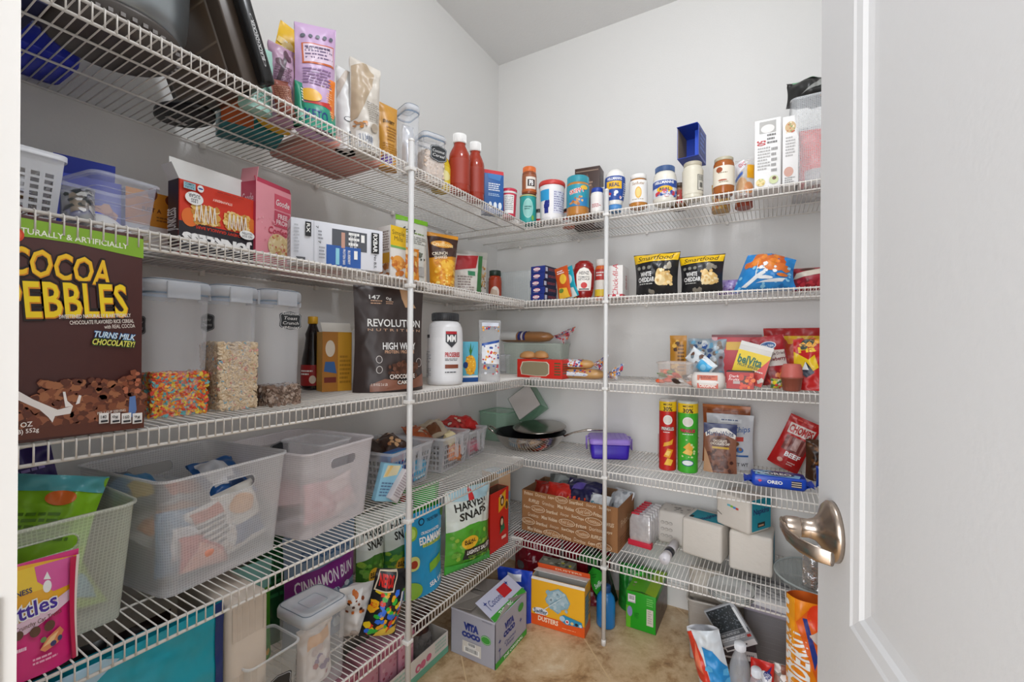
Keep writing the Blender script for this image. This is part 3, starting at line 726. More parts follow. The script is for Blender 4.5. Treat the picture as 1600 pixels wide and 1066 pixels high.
# pineapple carton
P = F('L',3,723,747,534,b=(735,597),ang=58,D=.045)
carton('juice_carton','small blue juice carton with a pineapple on it beside the white tub','carton',P,'#5fb4cc',
  front=[('r',0,0,1,.11,'#1f4f93'),('r',0,.11,1,.16,'#e8ecec'),('e',.5,.42,.36,.25,'#e8a92e'),('s',.2,.2,.8,.62,40,.003,['#f6cf58','#c9821a','#e8a92e']),
   ('p',[(.5,.62),(.3,.94),(.42,.78),(.5,.98),(.56,.78),(.72,.94)],'#3c7a34'),('e',.18,.42,.15,.08,'#1c3c7a')],
  left=[('r',0,0,1,.11,'#1f4f93')],right=[('r',0,0,1,.11,'#1f4f93')])
# bread in an upright polka-dot bag
film = clear('#eef0f4',.22,.18)
dots = ['#c8283a','#2a4fa0','#e8a030','#e9e9ee']
def dotted(m, S, w, h, r, n, seed, cols=None, size=.006):
    m.gfx(S, w, h, [('s',*r,n,size,cols or dots)], seed=seed, base=.0006)
P = F('L',3,752,786,500,b=(768,597),ang=50,D=.06)
pouch('bread_bag','clear bag with coloured polka dots standing upright beside the pineapple carton','bread bag',P,film,
  [('p',[(.08,.30),(.92,.28),(.92,.66),(.08,.60)],'#eceef2'),('p',[(.08,.58),(.92,.64),(.92,.68),(.08,.62)],'#2c57a8'),('s',.1,.12,.9,.6,44,.0042,dots),('s',.1,.82,.9,.93,22,.004,dots),('r',.1,.9,.9,.96,'#d5dbe6')],T=.055,style='stand',cr=.006,seed=3)
bagS = [0]
# clear bins behind, in the corner
P = F('B',3,748,800,560,d=.20,ang=25,D=.11,h=.085)
tub('clear_tray','low clear plastic tray in the corner of the middle shelf','tray',P,clear('#dfe2e8',.22),taper=.93,rr=.01)
P = F('B',3,786,878,529,d=.16,D=.13,h=.135,ang=8)
tub('clear_bin','square pale green plastic bin under the bread loaf in the corner, middle shelf','bin',P,frost('#cfdccf',.42,'weave'),taper=.93,rr=.012)
def loaf(name,label,P,L_,R_,body,ends,cols,seed,neck=True,flat=.8):
    """bread bag lying along local x, twisted shut, its tail fanning out"""
    m = MB(); N = 24; rnd = random.Random(seed)
    def ring(x, ry, rz, ph=0): return [(x, ry*math.cos(2*PI*k/N)*(1+.05*noise.noise(Vector((k*.8,x*30,seed)))), R_*flat+rz*math.sin(2*PI*k/N)*(1+.05*noise.noise(Vector((k*.9,x*30,seed+5))))) for k in range(N)]
    prof = [(-.5,.5,.5),(-.48,.85,.85),(-.42,1,1),(-.2,1,1),(0,1,1),(.12,.98,.98),(.22,.7,.75),(.27,.28,.3),(.29,.14,.14)]
    bm = mat(body,.3,vary=.12,bscale=40) if isinstance(body,str) else body
    m.rings([ring(x*L_,R_*a,R_*flat*b) for x,a,b in prof], bm, True, True)
    S = lambda u,v,o: (L_*(-.44+u*.52), (R_*1.0+o)*math.cos(PI*(1.15+ -v*1.3)) , R_*flat+(R_*flat+o)*math.sin(PI*(1.15-v*1.3)))
    S = lambda u,v,o: (L_*(-.44+u*.5), -(R_*1.03+o)*math.cos(-.6+v*2.6), R_*flat+(R_*flat*1.03+o)*math.sin(-.6+v*2.6))
    if cols: m.gfx(S, L_*.5, R_*2.6, cols, curved=R_*.3, base=.0008, seed=seed)
    r = thing(name,label,'bread',P); m.build('bag_body', r)
    if neck:
        t = MB(); pts = []; K = 18
        S2 = lambda u,v,o: (L_*(.285+.24*v), (u-.5)*2*R_*(.12+1.5*v)+.004*math.sin(u*40+v*3), R_*flat+ (.006*math.sin(u*25+seed)+(u-.5)*R_*1.9*v+.010*v) + o)
        t.grid(S2, K, 6, clear('#e9ebf0',.35)); t.gfx(S2, R_*2, L_*.2, [('s',.03,.1,.97,.97,46,.0048,ends)], base=.0008, seed=seed)
        t.gfx(lambda u,v,o: S2(1-u,v,-o), R_*2, L_*.2, [('s',.03,.1,.97,.97,46,.0048,ends)], base=.0008, seed=seed+3)
        t.build('bag_tail', r)
    return r
def at3(x, y, z, rz, w=.1, h=.1, d=.1, rx=0, ry=0): return dict(loc=Vector((x,y,z)), rz=rz, w=w, h=h, d=d, rx=rx, ry=ry)
q = onY(838,508,-.15)
L0 = onY(785,508,-.14); L1 = onY(889,508,-.14)
P = at3((L0.x+L1.x)/2,-.14,SZ[3]+.1395,0); ll = (L1-L0).length
loaf('bread_loaf','half loaf of bread in a polka-dot bag lying on top of the corner bin',P,ll*1.0,.038,'#9a6a3e',['#c8283a','#23366f','#d8743a','#8a2030'],
  [('r',-.05,.0,.45,1,'#c9c9c6'),('r',.50,0,.58,1,'#27306e'),('r',.60,0,.64,1,'#c9ccd4'),('r',.66,0,.72,1,'#27306e')],5,flat=.62)
# red bread carton with an oval window, buns above
P = F('B',3,808,878,553,b=(842,591),D=.07,ang=-4,h=.072)
carton('snack_carton','low red carton with a rounded see-through window at the corner of the middle shelf','carton',P,'#cf2a1c',
  front=[('p',[(.10,.16),(.07,.5),(.12,.86),(.30,.9),(.68,.88),(.73,.75),(.73,.25),(.66,.12),(.45,.10)],'#d8cdb8'),('p',[(.12,.18),(.09,.5),(.14,.83),(.30,.87),(.66,.85),(.71,.73),(.71,.27),(.65,.15),(.45,.13)],'#8f8468'),
    ('l',.84,.12,.97,.85,5,'#3f5a34'),('r',.30,.015,.55,.05,'#e8e0d8')],
  right=[('l',.1,.2,.8,.8,5,'#3f5a34')])
def bun(x, y, z, rz, r, name, label, group=None):
    m = MB(); m.lathe([(r*.3,0),(r*.92,.004),(r,r*.25),(r*.86,r*.55),(r*.5,r*.78),(r*.05,r*.85)], mat('#b88650',.5,vary=.2,bscale=35), 20, sy=.62)
    o = m.build(name); pose(o, at3(x,y,z,rz)); return tag(o,label,'bun',group)
z = SZ[3]+.073
c1 = onY(832,545,-.27)
bun(c1.x-.012,-.285,z,10,.036,'hamburger_bun','tan bun on the left of the pair on top of the red carton')
bun(c1.x+.042,-.278,z,-16,.038,'hamburger_bun','tan bun on the right of the pair on top of the red carton')
# bags of buns right of the red carton
def small_bag(x0,x1,yt,yb,d,z,label,seed,g,rz=0,T=.05,base='#c79a62'):
    a = onY(x0,(yt+yb)/2,-d); b = onY(x1,(yt+yb)/2,-d); P = at3((a.x+b.x)/2,-d,z,rz); ll = (b-a).length
    return loaf('bun_bag',label,P,ll,T/2,base,dots,g,seed,flat=.62)
B1 = small_bag(880,968,0,545,.26,SZ[3],'bag of buns with a polka-dot wrapper lying under another beside the red carton',7,[('s',0,.05,1,.95,60,.005,['#e9e9ee','#c8283a','#2a4fa0','#e8a030']),('p',[(0,.1),(.9,.1),(.9,.3),(0,.4)],'#dcdfe6')],T=.062)
B2 = small_bag(882,944,0,545,.255,SZ[3]+.0385,'polka-dot bag of buns lying on top of another beside the red carton',9,[('r',0,0,.9,1,'#dfe2ea'),('s',0,.05,1,.95,60,.0055,['#c8283a','#2a4fa0','#e8a030','#c79a62'])],T=.056)
# ================================================================ second highest shelf, left wall
P = F('L',4,20,31,182,yb=320,d=.335,ang='cam',D=.06); P['w'] = .046; P['loc'].x = .322; P['loc'].y = -1.684
jar('sauce_bottle','white and red bottle with a tan cap beside the white pierced basket','bottle',P,'#e4e0da','#c9a878',lab=[('e',.5,.5,.2,.2,'#c23a2c'),('l',.2,.1,.8,.3,3,'#b04a40')],z0=.12,z1=.72,bprof=[(.9,0),(1,.03),(1,.66),(.8,.78),(.5,.86),(.45,.9)],lprof=[(.5,.88),(.55,.89),(.55,.99),(.5,1)])
# white basket
P = F('L',4,-70,97,230,b=(97,330),D=.17,h=.098); P['loc'].x = .195; P['w'] = .10; P['loc'].y = -1.650
wp = frost('#eceef2',.78)
def basket(name,label,P,m_,cols=9,rows=7,taper=.86,handle=None,group=None,cat='basket',open_frac=.62,top=.74):
    """plastic basket whose sides are pierced by a grid of square holes"""
    w,d,h = P['w'],P['d'],P['h']; r = thing(name,label,cat,P,group); m = MB(); f = lambda t: taper+(1-taper)*t
    m.rings([rrect(w*taper,d*taper,.01,0)], m_, True)
    for face in range(4):
        L_ = w if face % 2 == 0 else d; D_ = d if face % 2 == 0 else w; n = max(3,int(L_/.0165)); a = rad(90*face)
        def S(u,v,o=0):
            x = (u-.5)*L_*f(v); y = -D_/2*f(v)-o; return (x*math.cos(a)-y*math.sin(a), x*math.sin(a)+y*math.cos(a), v*h)
        us = [0]; 
        for i in range(n): us += [ .06+.88*(i+.19)/n, .06+.88*(i+.81)/n ]
        us.append(1)
        vsx = [0]
        for j in range(rows): vsx += [.05+(top-.05)*(j+.19)/rows, .05+(top-.05)*(j+.81)/rows]
        vsx.append(1)
        vs = [S(u,v) for v in vsx for u in us]; W_ = len(us); fs = []
        for j in range(len(vsx)-1):
            for i in range(W_-1):
                if i % 2 == 1 and j % 2 == 1: continue
                b = j*W_+i; fs.append((b,b+1,b+W_+1,b+W_))
        m.add(vs, fs, m_, False)
    m.build('basket_wall', r); q = MB(); o1 = rrect(w+.008,d+.008,.012,h); o2 = rrect(w+.008,d+.008,.012,h-.008); i1 = rrect(w-.002,d-.002,.01,h)
    q.rings([o2,o1,i1,rrect(w-.004,d-.004,.01,h-.006)], m_); q.build('rim', r)
    if handle:
        q = MB(); hw, hh = handle
        q.rings([[(x,-d/2-.004-abs(z)*.02,h-.002+z) for x,z in [(-hw/2,0),(-hw/2,-hh),(-hw/2+.006,-hh-.005),(-hw/2+.014,-hh),(-hw/2+.014,-.012),(hw/2-.014,-.012),(hw/2-.014,-hh),(hw/2-.006,-hh-.005),(hw/2,-hh),(hw/2,0)]],
                 [(x,-d/2-.011-abs(z)*.02,h-.002+z) for x,z in [(-hw/2,0),(-hw/2,-hh),(-hw/2+.006,-hh-.005),(-hw/2+.014,-hh),(-hw/2+.014,-.012),(hw/2-.014,-.012),(hw/2-.014,-hh),(hw/2-.006,-hh-.005),(hw/2,-hh),(hw/2,0)]]], m_, False, True, smooth=False)
        q.build('pull_handle', r)
    return r
basket('basket','white plastic basket pierced with square holes at the door end of the second highest shelf',P,wp,top=.72)
bx = P['loc']
def heap(base, spots, wh, cols, word, seed, group, noun='snack packet'):
    rnd = random.Random(seed)
    for i, (dx,dy,dz,rz,rx) in enumerate(spots):
        col, cn, acc = cols[i % len(cols)]; w, h = wh
        a = rad(base['rz']); X = base['loc'].x+dx*math.cos(a)-dy*math.sin(a); Y = base['loc'].y+dx*math.sin(a)+dy*math.cos(a)
        Q = at3(X, Y, base['loc'].z+dz, base['rz']+rz, w*rnd.uniform(.85,1.1), h*rnd.uniform(.85,1.1), .03, rx=rx)
        pouch('snack_packet', f'{cn} {noun} {word}', 'snack packet', Q, col, [('e',.5,.55,.3,.18,acc),('l',.35,.5,.65,.6,1,Wh),('l',.2,.12,.8,.3,3,Wh)], T=.022, style='pillow', cr=.004, seed=seed+i, group=group)
heap(P,[(-.004,-.05,.006,8,-72),(.004,-.01,.022,-10,-80),(-.004,-.055,.036,12,-70),(.006,-.03,.050,30,-75),(.0,.01,.058,10,-60)],(.07,.075),
     [('#6a5a9a','purple','#d8c25a'),('#8a2a2a','dark red','#e8d0a0'),('#8a6a2c','brown gold','#f0e0b0'),('#c9c9d2','silver','#3a4a8a'),('#5a3a2a','brown','#e8c08a')],'inside the white pierced basket',21,'packets inside the white pierced basket')
# blue carton seen from below, leaning back, with a clear shell over it
P = F('L',4,88,190,262,yb=330,d=.14,ang=80,D=.075,h=.115); 
P['rx'] = 0
carton('snack_carton','bright blue cardboard carton with an orange picture behind a crumpled clear clamshell','carton',P,'#2c3fb2',
  front=[('p',[(.2,.55),(.75,.62),(.95,.5),(.85,.36),(.4,.40)],'#c9855a'),('s',.3,.4,.85,.58,24,.008,['#d89a66','#a8643c','#e9b98a']),('r',.05,.3,.2,.7,'#40466a')],open_=True,inner='#b8b4c0',
  flaps=[('back',-12,.05,'#3446b8',None)], left=[('p',[(.2,.1),(.8,.1),(.7,.9),(.4,.9)],'#8a6a5a')])
P = F('L',4,150,250,300,yb=345,d=.30,ang=97,D=.11,h=.085)
tub('clamshell_tray','crumpled clear clamshell tray with a bright blue strip lying near the shelf edge','tray',P,clear('#dfe3f2',.2,.08),taper=.8,rr=.012,ribs=3)
Q = at3(P['loc'].x,P['loc'].y,P['loc'].z+.008,97,P['w']*.8,.07,.02,rx=-62)
pouch('snack_packet','bright blue packet with white paper inside the clear clamshell tray','snack packet',Q,'#1e3fd6',[('r',0,0,1,.45,'#dfdedc')],T=.03,style='pillow',cr=.004,seed=31)
Q = F('L',4,100,158,318,yb=350,d=.31,ang=80,h=.07); Q['rx'] = -20
pouch('film_bag','crumpled clear and grey film bag between the white basket and the clear tray','bag',Q,clear('#b5b6b4',.45,.12),[('p',[(.2,.1),(.6,.2),(.5,.9),(.2,.7)],'#8c7f70'),('s',.1,.1,.9,.9,22,.006,['#3a3f3c','#d5d5d2','#7a736a'])],T=.05,cr=.014,seed=33)
# orange box behind
P = F('L',4,196,274,290,yb=350,d=.13,D=.05,h=.12,ang=88)
carton('granola_box','orange box with brown spots on its top band standing against the left wall','box',P,'#e0e0dc',front=[('r',0,.45,1,1,'#d18a22'),('e',.52,.97,.1,.1,'#6a3418'),('e',.88,.92,.1,.08,'#6a3418'),('t','JUST A',.5,.70,.4,.09,'#5a2c14',0,.03),('l',.6,.52,.95,.62,2,'#8a5a20'),('e',.25,.2,.2,.15,'#c9b48c')])
# upside-down granola bar box
P = F('L',4,279,398,296,b=(335,402),D=.036,ang=93)
rd = '#d8361c'
carton('granola_bar_box','red and black granola bar box standing upside down with its white flap raised','box',P,rd,open_=True,inner='#d8d8d6',
  front=[('r',0,0,1,.43,'#26242a'),('t','JUNKLESS',.5,.23,.92,.20,Wh,180,.08),('t','CHEWY GRANOLA BARS',.5,.385,.6,.045,rd,180,.04),
   ('e',.13,.50,.10,.13,'#e8742c'),('e',.93,.58,.10,.12,'#e07828'),
   ('s',.17,.46,.48,.70,110,.006,['#e8bf6a','#d8a24a','#f0d28a','#c98a34']),('s',.58,.46,.90,.70,110,.006,['#e8bf6a','#d8a24a','#f0d28a','#c98a34']),
   *[('p',[(.18+i*.055,.46),(.20+i*.055,.71),(.215+i*.055,.71),(.235+i*.055,.48),(.222+i*.055,.48),(.208+i*.055,.64),(.192+i*.055,.46)],'#f3e9dc') for i in range(5)],
   *[('p',[(.60+i*.055,.46),(.62+i*.055,.69),(.635+i*.055,.69),(.655+i*.055,.48),(.642+i*.055,.48),(.628+i*.055,.62),(.612+i*.055,.46)],'#f3e9dc') for i in range(5)],
   ('e',.17,.77,.11,.09,Wh),('t','LESS\nSUGAR',.17,.77,.14,.12,'#3c3c44',180,.02),('e',.87,.42,.11,.07,Wh),('t','NO SOY\nGLUTEN',.87,.42,.15,.08,'#3c3c44',180,.02),
   ('r',.04,.88,.18,.97,'#9cc8d4'),('t','NON\nGMO',.11,.925,.10,.07,'#2f6a7a',180,.02),('e',.24,.925,.04,.05,Wh),('e',.24,.925,.03,.012,'#2f4fa0'),('t','STRAWBERRY',.52,.82,.26,.035,'#f3d8cc',180,.03),('l',.45,.93,.85,.96,1,'#b02a18')],
  left=[('r',0,0,1,1,'#3a2a2e'),('t','JUNKLESS',.5,.45,1.2,.3,Wh,90,.05)],right=[('r',0,0,1,1,'#b02c18')],
  flaps=[('back',0,.048,'#efefec',None),('left',25,.03,'#efefec',None)])
# pink cookie box
P = F('L',4,400,455,293,b=(428,418),D=.045,ang=103)
carton('cookie_box','pink cookie box with a torn top flap beside the upside-down granola bar box','box',P,'#ec9aa6',
  front=[('r',.5,.74,.98,.93,'#d8566c'),('t','Goodie',.74,.83,.4,.08,Wh,0,.02,.2),('r',.5,.52,.95,.72,'#c94a62'),('t','FREE\nFROM',.73,.62,.36,.14,'#f8dfe2',0,.04),('t','Confetti',.64,.46,.62,.09,'#c2324e',0,.02,.2),
   ('e',.62,.27,.31,.16,'#e8d3a0'),('s',.36,.14,.88,.40,50,.004,['#f2e3ba','#d8b878','#cc7a5a','#dcc48e']),('t','Sugar\nCookies',.62,.08,.4,.09,'#c2324e',0,.01,.2),('s',.02,.02,.98,.6,40,.002,['#f4b8c0','#e07f90'])],
  left=[('r',0,0,1,1,'#c7415c'),('t','Goodie',.5,.8,.7,.12,'#f4c8d0',0,.02,.2)],
  flaps=[('left',-8,.032,'#f2a4ae',None),('front',-22,.012,'#c7415c',None)])
# dark red bag behind
P = F('L',4,448,547,318,yb=345,d=.10,D=.05,h=.15)
pouch('snack_bag','dark red and pink snack bag lying behind the long white bar carton','bag',P,'#8e4448',[('r',.02,.3,.3,.98,'#c8b4b2'),('l',.06,.68,.26,.85,2,'#3c3434'),('p',[(.3,.3),(.5,.3),(.44,.97),(.3,.97)],'#b8322c'),('l',.34,.6,.42,.85,4,'#e8c8c0'),('p',[(.5,.3),(.86,.3),(.84,.9),(.46,.96)],'#c99c94'),('l',.5,.72,.82,.86,2,'#8e4448'),('p',[(.86,.3),(1,.3),(1,.8),(.85,.88)],'#b8322c')],T=.04,cr=.004,seed=41,style='pillow')
# long white bar carton lying on its side
P = F('L',4,454,598,350,yb=420,d=.33,D=.045,ang=66)
carton('bar_carton','long white carton printed with a dark grey and a blue bar, its lettering turned sideways','carton',P,'#dfe1e8',
  front=[('r',.42,.42,.81,.88,'#55585f'),('r',.36,.02,.74,.50,'#2c5ca8'),('r',.46,.06,.50,.44,'#8fd0e0'),('r',.52,.46,.56,.82,'#c99a88'),
   ('l',.60,.48,.72,.84,3,Wh),('t','EGG WHITES',.63,.66,.17,.055,Wh,-90,.02),('t','ALMONDS',.675,.64,.15,.055,Wh,-90,.02),('r',.74,.64,.78,.82,Wh),
   ('t','PROTEIN BAR',.55,.25,.18,.055,Wh,-90,.02),('t','BLUEBERRY',.605,.25,.16,.055,Wh,-90,.02),('r',.66,.22,.70,.42,Wh),
   ('r',.86,.42,.95,.92,Bk),('t','RXBAR',.905,.67,.22,.10,Wh,-90,.04),('t','No B.S.',.905,.22,.16,.06,Bk,-90,.02),
   ('r',.14,.62,.20,.94,Bk),('t','RX',.17,.80,.10,.07,Wh,-90,.03),('t','7',.26,.85,.03,.05,Bk,-90,.03),('t','7',.285,.52,.03,.05,Bk,-90,.03),('r',.225,.0,.228,1,'#8a8c92'),
   ('l',.27,.55,.32,.78,3,'#8a8c92'),('l',.28,.12,.34,.42,4,'#9a9ca2'),('l',.03,.2,.08,.85,9,'#b4b6bc'),('r',.05,.02,.14,.14,'#55565a')],
  left=[('l',.1,.2,.9,.8,6,'#b4b6bc')])
# small white pouch behind
P = F('L',4,560,592,342,yb=380,d=.12,h=.135)
pouch('white_pouch','small white pouch with a red stripe leaning behind the end of the bar carton','pouch',P,'#d9d4ce',[('r',.1,.62,.85,.72,'#a0302c'),('l',.1,.3,.8,.5,3,'#a0786c')],T=.04,cr=.005,seed=43)
# cracker box
P = F('L',4,610,634,357,yb=430,d=.33,D=.055,h=.135,ang=84)
carton('cracker_box','yellow and white cracker box right beside the left pole','box',P,'#e6e2dc',
  front=[('r',0,.62,1,1,'#e8bd22'),('t','Simple\nMills',.5,.82,.8,.2,'#5a4a20',0,.0),('r',0,.58,1,.62,'#7ab060'),('e',.5,.3,.42,.14,'#e8a24a'),('s',.1,.05,.9,.4,26,.006,['#d88a3a','#f0b868','#c9702c'])],
  left=[('l',.1,.5,.9,.9,8,'#9a8a82'),('r',.1,.28,.95,.48,'#dda62c'),('s',.1,.03,.9,.24,16,.007,['#a86a34','#c98a4a'])])
P = F('L',4,622,662,378,yb=438,d=.335,D=.04,ang=80,h=.092)
pouch('snack_bag','small bright orange bag half hidden by the left pole','bag',P,'#e0881c',[('s',.1,.1,.9,.7,20,.010,['#f0a83a','#c8661a','#f4c46a']),('r',.1,.75,.9,.9,'#e9c89a')],T=.045,cr=.007,seed=44)
# pouch with green top
P = F('L',4,630,680,337,b=(655,446),ang=78)
pouch('granola_pouch','tall white pouch with a bright green folded top right of the left pole','pouch',P,'#dcdcd4',
  [('t','fruit',.35,.80,.4,.08,Bk,0,.03,.2),('l',.1,.74,.9,.78,1,'#7a9a4a'),('l',.08,.60,.92,.72,4,'#9a9a94'),('p',[(.3,.35),(.45,.5),(.4,.56),(.25,.45)],'#55584e'),('e',.62,.46,.1,.04,'#6a6e60'),('s',.2,.32,.85,.5,14,.004,['#4a4c42','#6a6e60']),('r',.45,.14,.75,.28,'#b4b2ae'),('l',.1,.04,.5,.26,5,'#a8a8a2')],T=.06,cr=.003,seed=45,seal='#7cbf22',
  back=[('l',.1,.1,.9,.9,9,'#888')],warp=None)
# yellow and brown crunchy snack bag
P = F('L',4,678,722,362,b=(700,453),ang=66)
pouch('snack_bag','yellow and brown bag of crunchy snacks, its top flared, on the second highest shelf','bag',P,'#d8901c',
  [('p',[(0,.55),(1,.62),(1,.93),(0,.93)],'#3e2116'),('e',.42,.80,.36,.06,'#d8921e'),('t','Crazilicious',.45,.80,.7,.07,'#f6dc9a',0,.03,.2),('t','CRUNCH\nSHAKES',.32,.60,.5,.12,'#f2e6d0',8,.03),
   ('e',.45,.33,.34,.1,'#e8a828'),('e',.6,.45,.3,.09,'#f0b83a'),('e',.4,.18,.36,.1,'#e29a20'),('s',.1,.06,.9,.52,60,.006,['#f4c24a','#f8d878','#d8861a','#e8a42c'])],T=.075,cr=.005,seed=46,flare=.25)
# white seasoning bag and granola bag
P = F('L',4,716,768,384,b=(742,466),ang=58)
pouch('granola_bag','clear topped granola bag with a white seal behind the red and white mix bag','bag',{**P,'loc':P['loc']+Vector((-.035,.05,0))},'#cfcac2',
  [('s',.35,.05,.95,.7,90,.005,['#a8743c','#c89a5a','#6a4426','#d8b47a']),('r',0,.85,1,1,'#b9b6ae')],T=.05,cr=.004,seed=48)
P = F('L',4,713,760,395,b=(737,466),ang=60)
pouch('mix_bag','white and red dry mix bag with a green edge, tilted, near the corner','bag',P,'#e2dcd4',
  [('p',[(.05,.62),(.75,.70),(.85,1),(.15,.95)],'#b5282c'),('p',[(.75,.0),(1,.0),(1,1),(.86,1)],'#3c7a42'),('r',.45,.52,.72,.62,'#3f8a62'),('l',.12,.15,.68,.5,6,'#9a8a84'),('r',.08,.08,.7,.11,'#b5282c')],T=.05,cr=.004,seed=47,flare=.1)
# red jar with dark green lid, corner
P = F('L',4,766,781,421,yb=460,d=.17,ang='cam'); P['w'] = .055
jar('pepper_jar','small red jar with a dark green lid standing in the corner','jar',P,mat('#a83a1c',.15),'#24382c',lab=[('e',.5,.4,.12,.3,'#e6d8cc'),('p',[(.3,0),(.6,0),(.55,.5),(.4,.6)],'#c9b09a')],z0=.1,z1=.7,labcol='#a83a1c')
# translucent grid bin in the corner
P = F('B',4,778,829,408,yb=466,d=.17,D=.15,h=.15)
P['w'] = .165
tub('grid_bin','translucent plastic bin with a grid pattern in the corner of the second highest shelf','bin',P,frost('#d5dcdc',.5,'weave'),taper=.95,rr=.012)
# ================================================================ second highest shelf, back wall
base = F('B',4,826,858,0,d=.30,yb=467,h=.03); 
x0 = onY(825,460,-.33).x; x1 = onY(857,460,-.33).x; hh = (onY(841,416,-.33).z-SZ[4])/5
for i in range(5):
    P = at3((x0+x1)/2+.002*math.sin(i*2.3),-.30+.0,SZ[4]+i*(hh+.0004),[-9,-7,-10,-8,-6][i],(x1-x0)*.98,hh,.0)
    P['d'] = .085; P['loc'].y = -.325+.085/2; P['w'] = .064
    carton('pudding_box',['lowest','second','middle','fourth','topmost'][i]+' of five stacked navy blue boxes with a red oval mark','box',P,'#1c2f7c',group='stacked navy boxes',
      front=[('e',.42,.55,.26,.26,'#c8202c'),('e',.42,.55,.25,.2,'#e8e6ea'),('t','Royal',.42,.55,.3,.2,'#c8202c',0,.04),('l',.2,.12,.65,.22,1,'#c8c8d8')],
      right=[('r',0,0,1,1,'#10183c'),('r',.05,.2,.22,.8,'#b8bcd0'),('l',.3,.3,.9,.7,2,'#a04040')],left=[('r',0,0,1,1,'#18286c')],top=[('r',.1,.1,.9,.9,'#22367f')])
for i,(a,b,yt,d,col,ac,lab,ang,ry) in enumerate(((862,885,424,.325,'#c9521c','#e8b83a','orange seasoning packet leaning on the stack of navy boxes',-12,-10),(868,898,424,.315,'#18a0b4','#d8e6e2','turquoise seasoning packet in the middle of the leaning packets',-14,-16),(884,912,418,.31,'#e2621c','#f0c84a','orange and yellow packet leaning beside the ketchup bottle',-16,-10))):
    P = F('B',4,a,b,yt,d=d+.018,yb=466,ang=ang,h=.122); P['ry'] = ry
    if i == 1: P['loc'].y += .012
    if i == 2: P['loc'].y += .024; P['loc'].x -= .012
    P['w'] = .062; P['loc'].z += .001
    pouch('seasoning_packet',lab,'packet',P,col,[('e',.6,.6,.25,.16,ac),('p',[(.1,0),(.9,0),(.8,.3),(.2,.35)],ac),('e',.35,.25,.2,.07,'#6a8a3a'),('l',.2,.75,.8,.88,2,Wh)],T=.012,style='pillow',cr=.002,seed=50+i)
# inverted ketchup bottle
P = F('B',4,896,929,405,yb=465,d=.30,ang='cam')
jar('ketchup_bottle','red squeeze ketchup bottle standing on its cap on the second highest shelf','bottle',P,mat('#8c1512',.15),mat('#f0ece8',.4),
  bprof=[(.5,.0),(.62,.03),(.82,.12),(.96,.30),(1,.55),(.98,.78),(.86,.92),(.5,1)],lprof=[(.60,-.0),(.62,.005),(.62,.05),(.5,.06)],sy=.62,
  lab=[('p',[(.30,.05),(.70,.05),(.72,.7),(.62,.9),(.5,.97),(.38,.9),(.28,.7)],'#efeae2'),('t','HEINZ',.5,.74,.26,.13,Bk,0,.02),('t','TOMATO\nKETCHUP',.5,.53,.30,.17,Bk,0,.02),('e',.5,.25,.085,.12,'#c8201c'),('r',.36,.08,.64,.12,Bk)],z0=.20,z1=.84,labcol='#8c1512',span=210)
P = F('B',4,931,949,403,yb=465,d=.25,ang='cam'); P['w'] = .05
jar('sauce_jar','jar of yellow and red sauce with a white cap hidden behind the right pole','jar',P,mat('#d86a28',.2),'#e6e2dc',lab=[('r',0,.6,1,1,'#b8342c'),('l',.35,.7,.65,.9,2,Wh),('r',0,0,1,.25,'#e8c83a')],z0=.1,z1=.75,labcol='#e8e2d8')
# orange thing + white box with red script
P = F('B',4,950,973,413,yb=462,d=.315,D=.1,h=.112,ang=3); P['w'] *= 1
carton('sauce_carton','narrow white carton with red handwriting-like lettering right of the right pole','carton',P,'#e4e0dc',front=[('t','Chick-fil-A',.5,.55,2.1,.17,'#c2283a',90,.0,.2),('r',0,0,1,.09,'#c2283a'),('r',.1,.01,.3,.08,Wh),('r',.55,.01,.8,.08,Wh)],right=[('r',0,0,1,.09,'#c2283a'),('t','Chick-fil-A',.5,.5,.5,.2,'#c2283a',90,.01,.2)])
def popcorn(P,label,seed,crumple):
    cheddar = [('r',.02,.0,.98,.03,'#0f0f10')]
    g = [('p',[(.02,.76),(.98,.80),(1,.97),(0,.97)],'#e8bd18'),('t','Smartfood',.5,.875,.78,.12,Bk,2,.01,.25),('t','WHITE\nCHEDDAR',.30,.42,.42,.24,Wh,0,.05),('l',.12,.22,.5,.27,1,'#b8b8b4'),
       *[('e',.12+i*.13,.64,.05,.05,'#4a4a48') for i in range(3)],*[('e',.12+i*.13,.64,.04,.04,'#8a8a80') for i in range(3)],
       ('e',.62,.44,.08,.16,'#e8c88a'),('e',.74,.36,.16,.16,'#e2bc78'),('e',.64,.32,.12,.12,'#f0d8a4'),('s',.54,.22,.88,.56,22,.006,['#f4e0b4','#dcb470','#e8c88a']),('s',.7,.6,.85,.7,6,.008,['#8a8478','#a8a08e']),('s',.35,.06,.5,.1,4,.008,['#8a8478'])]
    return pouch('popcorn_bag',label,'bag',P,'#1e1e20',g,T=.08,style='pillow',cr=crumple,seed=seed,rough=.28,flare=.12)
P = F('B',4,986,1057,392,b=(1022,459),d=.33); P['loc'].y += .01
popcorn(P,'black and yellow popcorn bag with a crumpled opened top, left of its twin',60,.008)
P = F('B',4,1058,1128,396,yb=455,d=.33)
popcorn({**P,'loc':P['loc']+Vector((.003,.0,0))},'black and yellow popcorn bag with a smooth straight top, right of its twin',61,.004)
P = F('B',4,1118,1156,434,yb=456,d=.22,h=.055)
pouch('candy_bag','low crumpled purple bag behind the second black popcorn bag','bag',P,'#9a86c0',[('s',.1,.1,.9,.9,30,.005,['#7a5ab0','#b8a8d8','#c8bce0'])],T=.06,style='pillow',cr=.008,seed=62)
P = F('B',4,1150,1240,393,yb=452,d=.31)
